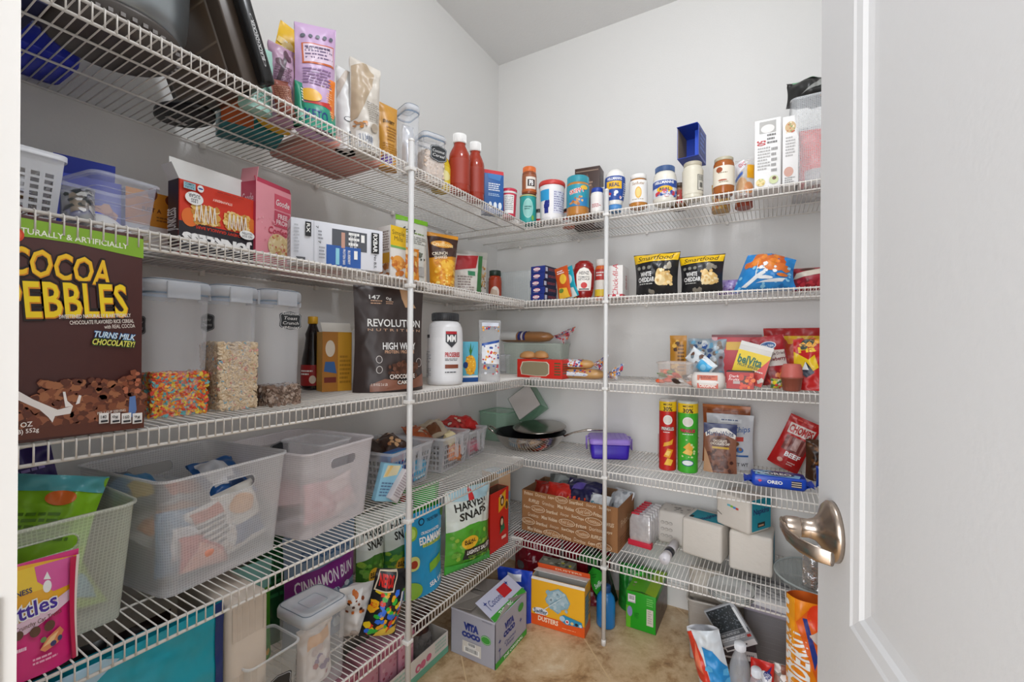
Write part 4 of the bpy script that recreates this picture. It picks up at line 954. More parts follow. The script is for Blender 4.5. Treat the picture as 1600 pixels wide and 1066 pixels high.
pouch('puffs_bag','blue bag of orange cheese puffs, slumped to the right','bag',{**P,'h':P['h']*1.0},'#2a86cc',
  [('s',.1,.62,.95,.97,20,.016,['#d8702c','#e88a34','#c85a20']),('s',.0,.0,1,.7,24,.006,['#8ac8ea','#1c6ab0']),('p',[(.12,.12),(.32,.4),(.3,.8),(.34,.42),(.44,.5),(.5,.62),(.5,.44),(.36,.3),(.2,.1)],'#e8ecee'),('e',.5,.34,.14,.045,'#eceeee'),('p',[(.35,.2),(.8,.24),(.86,.36),(.6,.3)],'#dfe3e6'),('e',.6,.58,.12,.05,'#e07a30'),('e',.8,.44,.1,.05,'#e07a30'),('e',.62,.8,.1,.06,'#e8842c'),('s',.25,.5,.7,.8,8,.006,['#f0f0f0'])],
  T=.09,style='pillow',cr=.006,seed=63,flare=-.3,warp=lambda p: Vector((p.x+.10*(p.z/.13)**2*.25,p.y,p.z-(max(0,p.x)*.45)*(p.z/.13))))
P = F('B',4,1238,1300,420,yb=448,d=.27,h=.07)
pouch('snack_bag','dark red bag with a cream band partly behind the door edge, second highest shelf','bag',P,'#9a2230',[('p',[(.0,.5),(.9,.7),(.9,.95),(.1,.75)],'#cfc4b4'),('e',.4,.9,.2,.06,'#4a2c22'),('s',.1,.05,.9,.45,18,.007,['#b8303c','#7a1a26'])],T=.08,style='pillow',cr=.006,seed=64)
# ================================================================ top shelf, left wall
S5 = SZ[5]
def tilt(P, rx=0, ry=0): Q = dict(P); Q['rx'] = rx; Q['ry'] = ry; return Q
P = at3(.085,-1.628,S5,90,.19,.10,.15); 
tub('storage_tray','translucent bright blue plastic tray above the door end, seen from below','tray',P,mat('#2436c8',.25,alpha=.72,vary=.03),taper=.85,rr=.02,ribs=2)
P = at3(.235,-1.672,S5,92,.10,.05,.11)
carton('foil_box','navy blue box with a white strip on its underside beside the blue tray','box',P,'#1a1e44',front=[('r',.1,.2,.9,.8,'#20264f')])
m = MB(); m.gfx(lambda u,v,q: (.205+.05*v,-1.60+.085*u,S5-.0012-q), .085,.05,[('r',0,0,1,1,'#d5d2cc'),('l',.08,.1,.92,.9,4,'#77746e')]); m = None
# round slow cooker
P = at3(.240,-1.538,S5,0,.25,.25,.25)
r = thing('slow_cooker','large round steel pot with a black base ring standing on the top shelf','cooker',P)
m = MB(); m.lathe([(.068,0),(.076,.004),(.083,.012),(.088,.022),(.092,.030),(.092,.034)], mat('#4d4743',.4), 40)
for k in range(40):
    a = 2*PI*k/40; m.box(.0865*math.cos(a)-.003,.0865*math.sin(a)-.003,.016,.0875*math.cos(a)+.003,.0875*math.sin(a)+.003,.022, mat('#5b534d',.4))
m.build('base', r)
m = MB(); m.lathe([(.090,.034),(.098,.06),(.101,.10),(.102,.15),(.102,.20),(.104,.205),(.104,.21)], mat('#9fa6aa',.35,.85,vary=.08,bscale=8), 48); m.build('pot_body', r)
m = MB(); m.lathe([(.107,.212),(.09,.235),(.05,.25),(.01,.255)], mat('#5f6668',.1), 40); m.build('glass_lid', r)
m = MB(); m.lathe([(.012,.255),(.016,.262),(.022,.275),(.018,.283)], mat(Bk,.4), 20); m.build('lid_knob', r)
# leaning glass-sided oven with black front bar
P = at3(.205,-1.352,S5+.012,90,.045,.26,.27,ry=-20)
r = thing('toaster_oven','black appliance with a dark glass side and a thick black bar, leaning','appliance',P)
m = MB(); w,d,h = .045,.27,.26
gl = mat('#6e5c4b',.3,vary=.2,bscale=14)
m.box(-w/2,-d/2+.02,.0,w/2,d/2,h, mat('#4d4239',.35,vary=.1), .003)
m.gfx(lambda u,v,q: (-w/2-q,(.5-u)*d,v*h), d,h,[('r',.06,.08,.80,.95,'#9c938a'),('r',.08,.10,.78,.93,gl),('r',.08,.30,.78,.315,'#9a8a78'),('r',.08,.55,.78,.565,'#9a8a78')],rough=.12)
m.build('oven_body', r)
m = MB(); m.box(w/2-.020,-d/2-.006,-.002,w/2+.004,-d/2+.02,h*.84, mat('#151516',.25), .007)
m.gfx(lambda u,v,q: (w/2-.008+(u-.5)*.022,-d/2-.006-q,v*h*.84), .022,h*.84,[('e',.45,.32,.19,.20,'#b8b8b8'),('e',.45,.32,.17,.19,'#151516'),('t','BLACK+DECKER',.45,.32,3.0,.030,'#c8c8c8',90,.03)])
m.build('front_bar', r)
m = MB(); m.tube([(-w/2,-d/2+.03,h*.84),(-w/2-.008,-d/2-.01,h*.86),(w/2,-d/2-.01,h*.86)], .009, mat('#151516',.3), 10); m.build('hinge', r)
for yy in (-.08,.09):
    m = MB(); m.lathe([(.008,-.010),(.010,0)], mat('#151516',.6), 12, cx=0, cy=yy); m.build('foot', r)
P = at3(.10,-1.375,S5,100,.05,.012,.12)
m = MB(); m.lathe([(.048,0),(.055,.003),(.055,.012),(.045,.016)], mat('#171517',.35), 32, sx=.8, sy=1.25)
m.gfx(lambda u,v,q: (-.02+.04*u,.02+.012*v,-q-.0006), .04,.012,[('r',0,0,1,1,'#d8d6d2')]); o = m.build('trivet'); pose(o,P); tag(o,'flat black oval pad lying near the wall below the leaning appliance','pad')
# --- bags on the top shelf
def bag5(x0,x1,yt,d,label,col,g,name='snack_bag',yb=None,**k):
    T = k.get('T',.05); P = F('L',5,x0,x1,yt,d=d,yb=yb,ang=k.pop('ang',82),h=k.pop('h',None)); P['rx'] = k.pop('rx',0); P['ry'] = k.pop('ry',0)
    P['loc'].z += k.pop('dz',0)
    return pouch(name,label,'bag',P,col,g,**k)
bag5(385,441,56,.30,'mint green pouch with a brown framed panel next to the leaning appliance','#a2cdbf',[('r',.2,.46,.78,.74,'#7a4a3a'),('r',.22,.48,.76,.72,'#dfe4dc'),('e',.5,.6,.2,.09,'#c3ccc2'),('l',.3,.12,.85,.4,5,'#6a9a8c'),('e',.3,.88,.1,.03,'#4a7a6c'),('e',.62,.88,.1,.03,'#4a5a58')],yb=150,seed=70,T=.03,name='snack_pouch')
bag5(412,468,18,.26,'bright yellow bag, its pointed top rising behind the purple pouches','#e6b81e',[('r',.0,0,1,.7,'#c98a2a'),('e',.72,.84,.14,.06,'#c8322c'),('e',.72,.84,.11,.04,'#f2dccb'),('s',.1,.72,.5,.85,5,.012,['#f4ecd8','#f0d488'])],yb=130,seed=71,T=.05,ry=12,cr=.005)
bag5(432,474,60,.30,'creased purple and pink pouch left of the large purple one','#b894ae',[('l',.15,.3,.8,.7,14,'#7c5a70'),('p',[(.2,.5),(.5,.85),(.6,.8),(.3,.45)],'#4a3440'),('s',.1,.72,.7,.9,4,.008,['#5a3a4a'])],yb=150,seed=72,T=.05,cr=.009,name='snack_pouch')
P5 = F('L',5,472,538,34,d=.32,yb=180,ang=80)
pouch('snack_pouch','large light purple pouch with an orange framed text panel standing tall on the top shelf','bag',P5,'#c7a6cc',
  [('r',.12,.60,.93,.80,'#c9622c'),('r',.15,.615,.91,.79,'#dcc6d8'),('l',.18,.63,.88,.77,4,'#6a5478'),('t','ALL PURPOSE',.5,.755,.62,.025,'#4a3a5a',4,.03),('l',.12,.40,.88,.56,6,'#8a6a94'),*[('e',.15+i*.17,.87,.05,.018,'#5f6470') for i in range(5)],
   ('r',0,0,1,.22,'#1d9478'),('t','KETO',.4,.12,.5,.10,'#0c3f7a',0,.05),('e',.25,.30,.26,.06,'#e8b030'),('p',[(.1,.22),(.7,.27),(.9,.22)],'#c8302c')],T=.06,cr=.004,seed=73,warp=lambda p: Vector((p.x,p.y,p.z+(.35*(p.x+.03) if p.z > .15 else .35*(p.x+.03)*(p.z/.15)**2))))
bag5(447,478,122,.33,'brown and red crumpled pouch leaning on the purple pouches','#8a4a3c',[('l',.1,.2,.9,.8,12,'#c08a72')],yb=165,seed=74,T=.04,cr=.010,ry=-14,name='snack_pouch')
bag5(474,489,117,.325,'narrow green pouch edge with white stripes between the brown and purple pouches','#1f8a6a',[('p',[(.55,.4),(.9,.4),(.9,.9),(.6,.9)],'#156a52'),('l',.5,.5,.95,.85,5,'#e4ece8'),('e',.5,.2,.35,.12,'#8ac8b4')],yb=170,seed=75,T=.03,cr=.004,name='snack_pouch')
bag5(505,538,110,.338,'small orange pouch with pale text standing in front of the purple pouch','#e07820',[('r',0,0,1,.03,'#e8a05a'),('l',.18,.15,.85,.72,14,'#f0b07a'),('p',[(.42,.86),(.5,.93),(.58,.86)],'#f6dcc0'),('l',.2,.76,.8,.8,1,'#f6dcc0'),('l',.3,.06,.7,.09,1,'#f6dcc0')],yb=186,seed=76,T=.02,cr=.002,name='snack_pouch')
bag5(537,568,98,.30,'white bag with a grey block between the purple pouch and the tan bag','#dcdcda',[('r',.45,.05,1,.22,'#6a6e72'),('e',.42,.36,.2,.03,'#4a4e54'),('e',.42,.36,.17,.022,'#dcdcda'),('p',[(0,.6),(.6,.97),(.4,.97),(0,.8)],'#c4b8ac')],yb=190,seed=77,T=.05,cr=.006,ang=78)
P = F('L',5,558,606,88,d=.33,yb=230,ang=76)
pouch('flour_bag','tall crinkled tan and silver bag, its left half brown, on the top shelf','bag',P,'#cfc8bd',  # brown patch laid over the left half
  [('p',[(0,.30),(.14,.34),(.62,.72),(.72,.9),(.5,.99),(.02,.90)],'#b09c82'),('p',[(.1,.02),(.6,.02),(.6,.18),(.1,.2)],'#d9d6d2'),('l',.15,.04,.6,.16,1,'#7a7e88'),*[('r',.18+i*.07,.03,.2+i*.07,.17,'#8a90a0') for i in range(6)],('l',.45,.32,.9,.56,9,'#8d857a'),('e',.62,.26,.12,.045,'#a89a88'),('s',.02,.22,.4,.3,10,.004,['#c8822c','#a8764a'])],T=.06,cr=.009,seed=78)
bag5(605,634,157,.31,'gold brown pouch just left of the left pole','#c68f38',[('t','SWEET',.45,.72,.6,.05,'#3a2a18',0,.04),('l',.3,.4,.85,.65,5,'#9a6a24'),('e',.3,.12,.25,.07,'#5a3a8a'),('l',.1,.15,.9,.38,6,'#b07c2c')],yb=235,seed=79,T=.04,cr=.003,name='snack_pouch',ang=80)
# clear boxes and bottles
P = F('L',5,636,659,161,d=.325,yb=258,D=.075,ang=72)
rounded_canister('food_canister','clear plastic box holding a crinkled silver bag right behind the left pole','food canister',P,clear('#e4e8ee',.2),latch=False)
Q = dict(P); Q['loc'] = P['loc']+Vector((0,0,.004)); Q['w'] = P['w']*.8; Q['h'] = P['h']*.72
pouch('silver_bag','crinkled silver bag standing inside the clear box behind the pole','bag',Q,'#d4d6dc',T=.035,cr=.008,seed=80,metal=.5)
P = F('L',5,662,700,207,d=.325,yb=285,D=.075,ang=70)
rounded_canister('food_canister','frosted plastic box with a slanting chalk label beside the red sauce bottles','food canister',P,frost('#e6e5e4',.34),chalk=('front',.62,.66,.055,.05,['Coconut','Cereal']),latch=False)
Q = dict(P); Q['loc'] = P['loc']+Vector((0,0,.003))
bits('cereal','pale cereal filling the lower part of the frosted box with the slanting label','cereal',Q,P['w']*.87,P['d']*.87,P['h']*.62,['#dcc4b0','#e6d2c0','#cfb49c'],.004,500,'flake','#dcc8b8',seed=9,taper=.9)
P = F('L',5,672,711,262,d=.30,yb=290,ang='cam'); P['h'] = .13; P['w'] = .06; P['loc'].x = .285; P['loc'].y -= .022
jar('mustard_bottle','yellow squeeze bottle partly hidden between the frosted box and the red sauce bottles','bottle',P,'#d9bb2a','#e6d050',bprof=[(.9,0),(1,.03),(1,.6),(.8,.75),(.5,.85)],lprof=[(.5,.84),(.45,.88),(.2,.99),(.1,1)],lab=[('e',.5,.5,.2,.3,'#e8e0a0')],z0=.1,z1=.55,labcol='#e2c83a')
def sauce(x0,x1,yt,yb,d,label):
    P = F('L',5,x0,x1,yt,d=d,yb=yb,ang='cam'); P['loc'] = P['loc']+P['n']*(.04-P['w']/2)
    jar('sauce_bottle',label,'bottle',P,mat('#962f1a',.12),mat('#ecebe9',.35),group='pair of red sauce bottles',
     bprof=[(.86,0),(.98,.02),(1,.06),(.97,.10),(1,.14),(.97,.30),(.99,.33),(.97,.36),(.99,.39),(.97,.42),(1,.48),(1,.60),(.95,.66),(.74,.74),(.56,.80),(.54,.86)],
     lprof=[(.58,.85),(.62,.86),(.62,.985),(.58,1)],ribs=30,sy=.8,lab=[('r',.0,.0,.26,1,'#d8c68a'),('r',.02,.08,.24,.92,'#2c3c2a'),('r',.04,.12,.22,.88,'#e2d6a8'),('l',.06,.2,.2,.8,6,'#4a3a24')],z0=.14,z1=.56,labcol='#962f1a')
sauce(701,735,203,300,.345,'taller looking red sauce bottle with a white cap, left of the pair')
sauce(728,757,217,308,.34,'red sauce bottle with a white cap, right of the pair beside the blue box')
P = F('L',5,757,787,272,d=.31,yb=322,D=.04,ang=52)
carton('mix_box','small blue box with white lettering right of the red sauce bottles','box',P,'#20599c',front=[('p',[(.15,1),(.9,1),(.8,.84),(.2,.88)],'#3a78b8'),('l',.2,.55,.8,.76,4,'#e6ecf2'),('l',.2,.42,.8,.5,2,'#a8c4e0'),*[('e',.3+i*.25,.2,.09,.09,'#dfe8f0') for i in range(3)]],left=[('r',.2,.1,.85,.5,'#d0d4dc'),('b',.25,.15,.8,.45),('l',.15,.6,.85,.9,4,'#a8c4e0')],
  flaps=[('front',-10,.014,'#c6343c',None)])
P = at3(.135,-1.262,S5,70,.12,.05,.10)
carton('tea_box','flat teal and orange box lying behind the mint pouch, seen from below','box',P,'#1c7a80',front=[('r',0,0,.5,1,'#c8602c')])
P = at3(.170,-1.085,S5,88,.20,.03,.20)  # added slab, its pink standing in for light bounced onto the wall
carton('tint_slab','flat salmon pink package lying on the top shelf behind the tall pouches','tint slab',P,'#d9978a',b=.012)
# ================================================================ top shelf, back wall
def J(x0,x1,yt,d,label,body,lid,lab,name='jar',yb=None,z=None,**k):
    if d >= .31: d = .349
    P = F('B',5,x0,x1,yt,d=d,yb=yb or yt+50,ang='cam',z=z)
    if 'w' in k: P['w'] = k.pop('w')
    if 'h' in k: P['h'] = k.pop('h')
    P['loc'] = P['loc']+P['n']*(.04-P['w']/2)
    P['loc'].y = max(P['loc'].y, -.354+P['w']/2)
    jar(name,label,k.pop('cat','jar'),P,body,lid,lab,**k); return P
P = at3(.322,-.425,S5,30,.060,.105,.06)
jar('cup','red plastic cup with a white label panel near the shelf corner','cup',P,'#c8344c',None,[('r',.4,.1,.62,.85,'#eceae6'),('l',.42,.2,.60,.8,8,'#8a8a8e'),('r',0,.92,1,1,'#e0dcd8')],bprof=[(.8,0),(.82,.01),(.98,.9),(1.04,.93),(1.04,1)],z0=.04,z1=.9,labcol='#c8344c',span=358)
Pt = J(812,838,303,.325,'turquoise lidded can with a pale oval label at the corner of the top shelf',mat('#2a9c98',.25),None,[('e',.5,.5,.11,.36,'#a9dcd4'),('e',.5,.5,.10,.33,'#8cc8c0'),('l',.43,.42,.57,.58,2,'#16605c'),('r',0,.96,1,1,'#c8b86a'),('e',.60,.15,.03,.1,'#7ab04a')],name='tin_can',cat='can',bprof=[(.97,0),(1,.02),(1,.97),(.97,1)],z0=.02,z1=.98,labcol='#2a9c98',yb=345)
J(814,840,265,.315,'orange-lidded spice jar stacked on the turquoise can','#8a4a2c','#d86a1c',[('r',.42,.1,.68,.85,'#e4ddd2'),('r',.46,.3,.64,.7,'#3a2a24'),('t','PB',.55,.5,.10,.3,Wh,0,.05),('r',0,0,1,.15,'#b8602c')],z=Pt['loc'].z+Pt['h']+.0005,hl=.22,z0=.08,z1=.7,labcol='#9a5a38',h=onY(827,265,-.315).z-(Pt['loc'].z+Pt['h']),ribs=28,w=.056)
J(838,847,317,.28,'small grey and red spice jar behind the turquoise can','#8c8a86','#4a4848',[('r',0,0,1,.4,'#b02a2a')],w=.038,h=.07,name='spice_jar')
J(842,883,280,.32,'white tub with a red rim and a blue letter panel','#e6e4e4','#c83a34',[('r',.30,.55,.46,.9,'#2a9ad0'),('t','ff',.42,.34,.09,.42,'#1c2c84',0,.08),('r',.52,.12,.74,.85,'#dadae6'),('l',.53,.15,.73,.82,9,'#7c7ca4')],name='frosting_tub',cat='tub',bprof=[(.84,0),(.87,.02),(.98,.86),(1,.9)],lprof=[(1.0,.88),(1.04,.9),(1.04,.97),(1.0,1)],z0=.06,z1=.84,labcol='#e8e6e6')
J(885,921,272,.32,'peanut butter jar with a turquoise lid and a slanted blue label','#b87c3a','#1f8fa0',[('t','SKIPPY',.49,.70,.26,.22,Wh,10,.09),('t','SKIPPY',.49,.70,.25,.20,'#c8281c',10,.04),('p',[(.36,.0),(.66,.0),(.66,.42),(.36,.30)],'#2f7fb4'),('s',.38,.06,.62,.44,16,.006,['#c88a4a','#a8642c','#e0b070']),('e',.6,.85,.06,.1,'#e8b83a')],z0=.22,z1=.76,labcol='#2a94a8',hl=.17,ribs=44,bprof=[(.9,0),(.98,.02),(1,.06),(1,.76),(.96,.82),(.86,.84)],lprof=[(.93,.82),(.95,.83),(.95,.98),(.9,1)])
J(878,900,300,.22,'small orange and red jar behind the peanut butter jar','#c85a2c','#3a2a28',[('r',0,.3,1,.6,'#b02a20')],w=.05,h=.075)
P = F('B',5,898,937,256,d=.16,D=.07,yb=330,ang=6); P['h'] = onY(915,262,-.16).z-S5
carton('cocoa_box','dark brown box with a pale emblem standing behind the blue-lidded jar','box',P,'#43302a',front=[('p',[(.2,.6),(.5,.9),(.8,.6),(.75,.5),(.25,.5)],'#6a5044'),('l',.28,.66,.72,.76,2,'#a88a74'),('r',.05,.93,.95,.95,'#8a7464')],right=[('r',.1,.1,.9,.9,'#382822')])
P = F('B',5,926,946,266,d=.20,yb=300,D=.06,h=.14); P['w'] = .06
rounded_canister('food_canister','small clear box behind the blue-lidded jar left of the right pole','food canister',P,clear('#dfe2e6',.25),lid=False)
J(922,944,292,.32,'small white spread jar with a bright blue lid left of the right pole','#e2ded8','#1c3f9c',[('l',.35,.15,.6,.4,3,'#a8343c')],hl=.24,z0=.08,z1=.72,labcol='#e6e2de',w=.046)
J(945,977,261,.32,'squeeze mayonnaise bottle with a white shoulder standing on its blue cap','#e8e6e0',mat('#4a86c0',.4),[('r',0,.0,1,1,'#234a9a'),('r',.34,.45,.62,.78,'#e8b422'),('t','REAL',.49,.62,.18,.16,'#1c2c5c',0,.05),('t','HELLMANNS',.49,.88,.26,.12,Wh,0,.04),('s',.38,.08,.62,.36,8,.006,['#e8ecf4','#c83a3a','#e8e8f0']),('l',.66,.1,.78,.7,7,'#d8dce8')],name='mayonnaise_bottle',cat='bottle',bprof=[(.7,.14),(.74,.16),(.86,.3),(1,.5),(1,.78),(.9,.9),(.62,.985),(.4,1)],lprof=[(.62,0),(.66,.01),(.72,.14),(.6,.15)],z0=.24,z1=.80,labcol='#234a9a',yb=330)
J(983,1012,270,.32,'white labelled jar of sunflower spread with an ochre base and white lid','#b87a34','#eceae6',[('r',0,0,1,1,'#e8e6e2'),('t','SunButter',.5,.84,.24,.13,'#9a6a2a',0,.01,.2),('e',.5,.42,.06,.26,'#dfae4a'),('e',.5,.42,.045,.2,'#e8c878'),('l',.38,.08,.62,.14,1,'#a89a88')],hl=.14,z0=.12,z1=.80,labcol='#e8e6e2')
J(1020,1058,256,.325,'large mayonnaise jar with a dark blue lid and a wave topped blue label','#e2ded2','#264a7c',[('r',.22,.52,.78,.92,'#2a4c9a'),('t','HELLMANNS',.49,.80,.30,.15,Wh,0,.05),('e',.5,.42,.12,.18,'#e8b41c'),('t','REAL',.5,.42,.15,.16,'#1c2c5c',0,.05),('s',.28,.05,.72,.3,16,.007,['#2a4c9a','#c83a44','#e8e8ec','#7a9ad0']),('t','MAYONNAISE',.5,.12,.22,.08,'#2a4c9a',0,.03)],bprof=[(.84,0),(.9,.03),(1,.08),(1,.66),(.93,.78),(.78,.86)],lprof=[(.80,.85),(.82,.86),(.82,.985),(.78,1)],z0=.14,z1=.62,labcol='#d9dbe0',ribs=50)
J(1054,1068,262,.27,'small dark jar of sauce behind the large mayonnaise jar','#6a4a34','#4a3c30',[('r',.3,.1,.7,.9,'#a8342c'),('s',.3,.1,.7,.9,12,.004,['#e0cdb0','#7a2a20'])],w=.062,h=.085,z0=.1,z1=.75,labcol='#8a6a4c')
J(1066,1099,250,.315,'jar of cream white sauce with a pale metal lid and a barcode label','#d8d2c0','#b8b09c',[('r',0,0,1,1,'#d8d2c0'),('r',.58,.12,.74,.75,'#4a4a4c'),('r',.59,.14,.73,.73,'#c8c4b8'),('b',.61,.18,.69,.45),('l',.60,.5,.72,.7,4,'#5a5a58')],z0=.12,z1=.78,labcol='#d8d2c0',hl=.1,bprof=[(.9,0),(.98,.02),(1,.06),(1,.78),(.9,.86),(.84,.90)],lprof=[(.86,.89),(.88,.90),(.88,.99),(.84,1)])
zc = SZ[5]+ (onY(1082,250,-.315).z-S5)
# blue open box lying on the cream sauce jar, its open end towards the camera
P = F('B',5,1058,1092,200,d=.335,D=.10,yb=250,z=zc+.004,ang=-6); P['h'] = onY(1075,198,-.33).z-zc-.004; P['w'] *= .98
r = thing('foil_box','open bright blue box lying on its side on top of the cream sauce jar','box',P)
m = MB(); w,d,h = P['w'],P['d'],P['h']; bl = mat('#1f3fa8',.35); t = .0016
for q in ((-w/2,-d/2,0,w/2,d/2,t),(-w/2,-d/2,h-t,w/2,d/2,h),(-w/2,-d/2,t,-w/2+t,d/2,h-t),(w/2-t,-d/2,t,w/2,d/2,h-t),(-w/2+t,d/2-t,t,w/2-t,d/2,h-t)): m.box(*q, bl)
m.box(-w/2+t,-d/2+.001,t,-w/2+2*t,d/2-t,h-t, mat('#8a7a66',.7))
m.gfx(lambda u,v,o: (w/2+o,(u-.5)*d,v*h), d,h,[('r',.1,.1,.9,.9,'#16307e'),('l',.2,.2,.8,.8,4,'#5a7ad0')]); m.build('body', r)
m = MB(); m.box(-w/2+.001,-d/2-.012,h-.002,w/2-.001,-d/2,h-.0008, bl); m.build('flap', r)
m = MB(); m.box(w/2-.02,-.0006,.002,w/2-.004,.0006,h-.004, mat('#2a52c8',.3)); o = m.build('inner_panel', r); o.location = (0,-d/2+.035,0)
J(1114,1148,243,.32,'jar of orange brown curry sauce with a pale label and a metal lid',mat('#a05a24',.15),'#b8b098',[('r',0,0,1,1,'#e4dccb'),('e',.42,.80,.06,.14,'#9a4a24'),('l',.40,.58,.62,.66,1,'#8a7a5a'),('e',.48,.25,.08,.04,'#a8502c'),('l',.42,.1,.6,.18,1,'#9a8a6a')],z0=.22,z1=.74,labcol='#e4dccb',span=300,hl=.08,lprof=[(.88,.91),(.9,.92),(.9,.99),(.86,1)],bprof=[(.9,0),(.98,.02),(1,.06),(1,.82),(.93,.88),(.86,.915)])
P = F('B',5,1110,1140,250,d=.18,yb=300,h=.10)
pouch('dried_fruit_bag','bag of yellow and orange fruit pieces seen from below behind the curry jar','bag',P,'#c89a4a',[('s',0,0,1,1,40,.007,['#e0b84a','#c87a34','#e8d08a'])],T=.09,cr=.008,seed=83)
P = F('B',5,1147,1180,241,d=.30,yb=300,h=.125)
pouch('bread_bag','clear bag with red and blue print between the curry jar and the white box','bread bag',P,clear('#dcd8d4',.35,.12),[('p',[(.0,.5),(.5,.75),(.45,.98),(0,.9)],'#e4e2e4'),('t','GVC',.35,.84,.35,.12,'#b83244',25,.05),('p',[(.0,.42),(.4,.55),(.4,.64),(0,.5)],'#4a6ab8'),('e',.35,.28,.3,.2,'#c9a27a'),('e',.7,.2,.22,.16,'#c98a5a'),('r',.62,.45,.95,.8,'#e0a51c')],T=.07,cr=.008,seed=84)
P = F('B',5,1147,1176,300,d=.19,yb=320,h=.05)
pouch('chip_packet','red, orange and brown packet lying behind the bread bag on the top shelf','packet',P,'#a03c1c',[('r',.0,.3,.5,.9,'#c86a24'),('r',.5,.3,.9,.9,'#b8281c')],T=.06,cr=.006,seed=85)
P = F('B',5,1179,1220,186,d=.325,D=.09,yb=290,ang=2)
carton('flatware_box','tall white box with a photo, sideways red number and two dish pictures','box',P,'#e6e5e3',
  front=[('r',.18,.80,.82,.97,'#a8a6a2'),('e',.5,.86,.26,.06,'#dcdad6'),('t','50',.26,.665,.115*2,.115,'#b8282c',-90,.05),('l',.48,.62,.86,.78,3,'#6a6866'),('l',.12,.26,.6,.60,8,'#a8a6a4'),('l',.64,.2,.88,.58,5,'#8f8d8b'),('e',.24,.10,.18,.055,'#e2cf94'),('s',.12,.06,.36,.14,9,.003,['#c8a85c','#b8c07a']),('e',.74,.12,.18,.06,'#c8d0a0'),('e',.76,.14,.08,.025,'#6a4a34')])
P = F('B',5,1224,1246,181,d=.325,D=.09,yb=285,ang=0); P['w'] = .04
carton('bowl_box','narrow white box with pictures of bowls beside the tall white box','box',P,'#e2e0de',front=[('e',.5,.84,.34,.08,'#c8a878'),('s',.2,.76,.8,.92,14,.003,['#b85a34','#8a9a5a','#e8d8b8']),('l',.2,.4,.8,.7,7,'#a8a6a4'),('e',.4,.2,.3,.07,'#c89a8a'),('l',.15,.03,.8,.12,3,'#8f8d8b')])
P = F('B',5,1237,1330,160,d=.33,D=.22,yb=283,h=None)
P['h'] = onY(1258,150,-.33).z-S5
tub('clear_bin','tall clear gridded bin holding a red item at the door edge, top shelf','bin',P,frost('#dde0e2',.36,'weave'),taper=.9,rr=.015)
Q = at3(P['loc'].x+.01,P['loc'].y-.02,S5+.005,8,.12,P['h']*.72,.1)
pouch('red_bag','coral red bag inside the tall clear bin at the door edge','bag',Q,'#d84a44',[('r',.1,0,.9,.28,'#b8b0ae')],T=.08,cr=.006,seed=86)
Q = at3(P['loc'].x-.01,P['loc'].y-.03,S5+P['h']+.004,12,.15,.075,.1)
pouch('black_bag','black bag in clear film heaped on top of the tall clear bin','bag',Q,'#232322',[('p',[(.2,.3),(.6,.5),(.9,.4),(.5,.7)],'#8a8c88'),('p',[(.5,.1),(.8,.2),(.7,.35)],'#b89a6a'),('r',.1,.9,.9,.99,'#7aa886')],T=.11,cr=.016,seed=87,style='pillow')
# ================================================================ middle shelf, back wall (right half)
S3 = SZ[3]
P = F('B',3,1026,1082,566,yb=603,b=(1054,605),D=.10,ang=-4)
tub('candy_tray','low clear plastic tray of small orange wrapped sweets right of the right pole','tray',P,clear('#d9cfc8',.26),taper=.9,rr=.01)
b0 = P['loc']
rnd = random.Random(4)
for i in range(12):
    c, cn = (('#e0561c','orange'),('#d8441c','red orange'),('#3a2a26','dark brown'),('#c9c4c0','silver'),('#e2642a','orange'),('#6a8a4a','green'))[i%6]
    Q = at3(b0.x-.045+.024*(i%5)+rnd.uniform(-.004,.004), b0.y-.035+.028*(i//5), S3+.012+.012*(i//5)+.004*(i%2), rnd.uniform(0,180), .030,.022,.01, rx=rnd.uniform(-90,-50))
    pouch('wrapped_sweet', f'small {cn} wrapped sweet in the low clear tray', 'sweet', Q, c, [('r',.3,.3,.7,.7,'#f0e0d0')] if i%3==0 else (), T=.014, style='pillow', cr=.003, seed=i+90, group='sweets in the low clear tray')
P = F('B',3,1043,1070,524,yb=590,d=.24,h=None); 
pouch('cookie_packet','tall narrow golden packet standing behind the tray of orange sweets','packet',P,'#b8802a',[('s',.1,.05,.5,.95,14,.008,['#4a2a14','#e0b050']),('l',.5,.2,.9,.8,8,'#6a4418')],T=.03,cr=.003,seed=105)
# blue and clear bagel bag
P = F('B',3,1072,1134,530,yb=580,b=(1100,598),D=.1); P['loc'].z = S3+.006
pouch('bagel_bag','crumpled clear and light blue bag bunched up on the middle shelf','bread bag',{**P,'w':P['w']*1.0,'h':P['h']*.98},mat('#b4c6d2',.18,bump=.35,bscale=45,vary=.2),[('s',.1,.15,.9,.9,70,.008,['#7fc2e4','#dfe8ee','#a89a8e','#4a6a9a','#cfe2ee','#8a7a70']),('s',.2,.5,.8,.95,10,.010,['#2a5aa8','#e9eef0'])],T=.11,style='pillow',cr=.022,seed=106)
P = F('B',3,1062,1108,543,yb=590,b=(1085,603),D=.03,h=.05,ang=-20); P['loc'].z = S3+.030; P['ry'] = 38
pouch('bagel_bag_tail','bright blue and white printed wrapper with dog-bone shapes twisted in front of the bunched bag','wrapper',P,'#dfe5e8',[('r',.5,.05,.95,.75,'#4fb2e2'),('e',.72,.4,.1,.2,'#8fd0f0'),('s',.05,.2,.5,.9,6,.007,['#6a4a3a','#7a8a94'])],T=.03,style='pillow',cr=.006,seed=107)
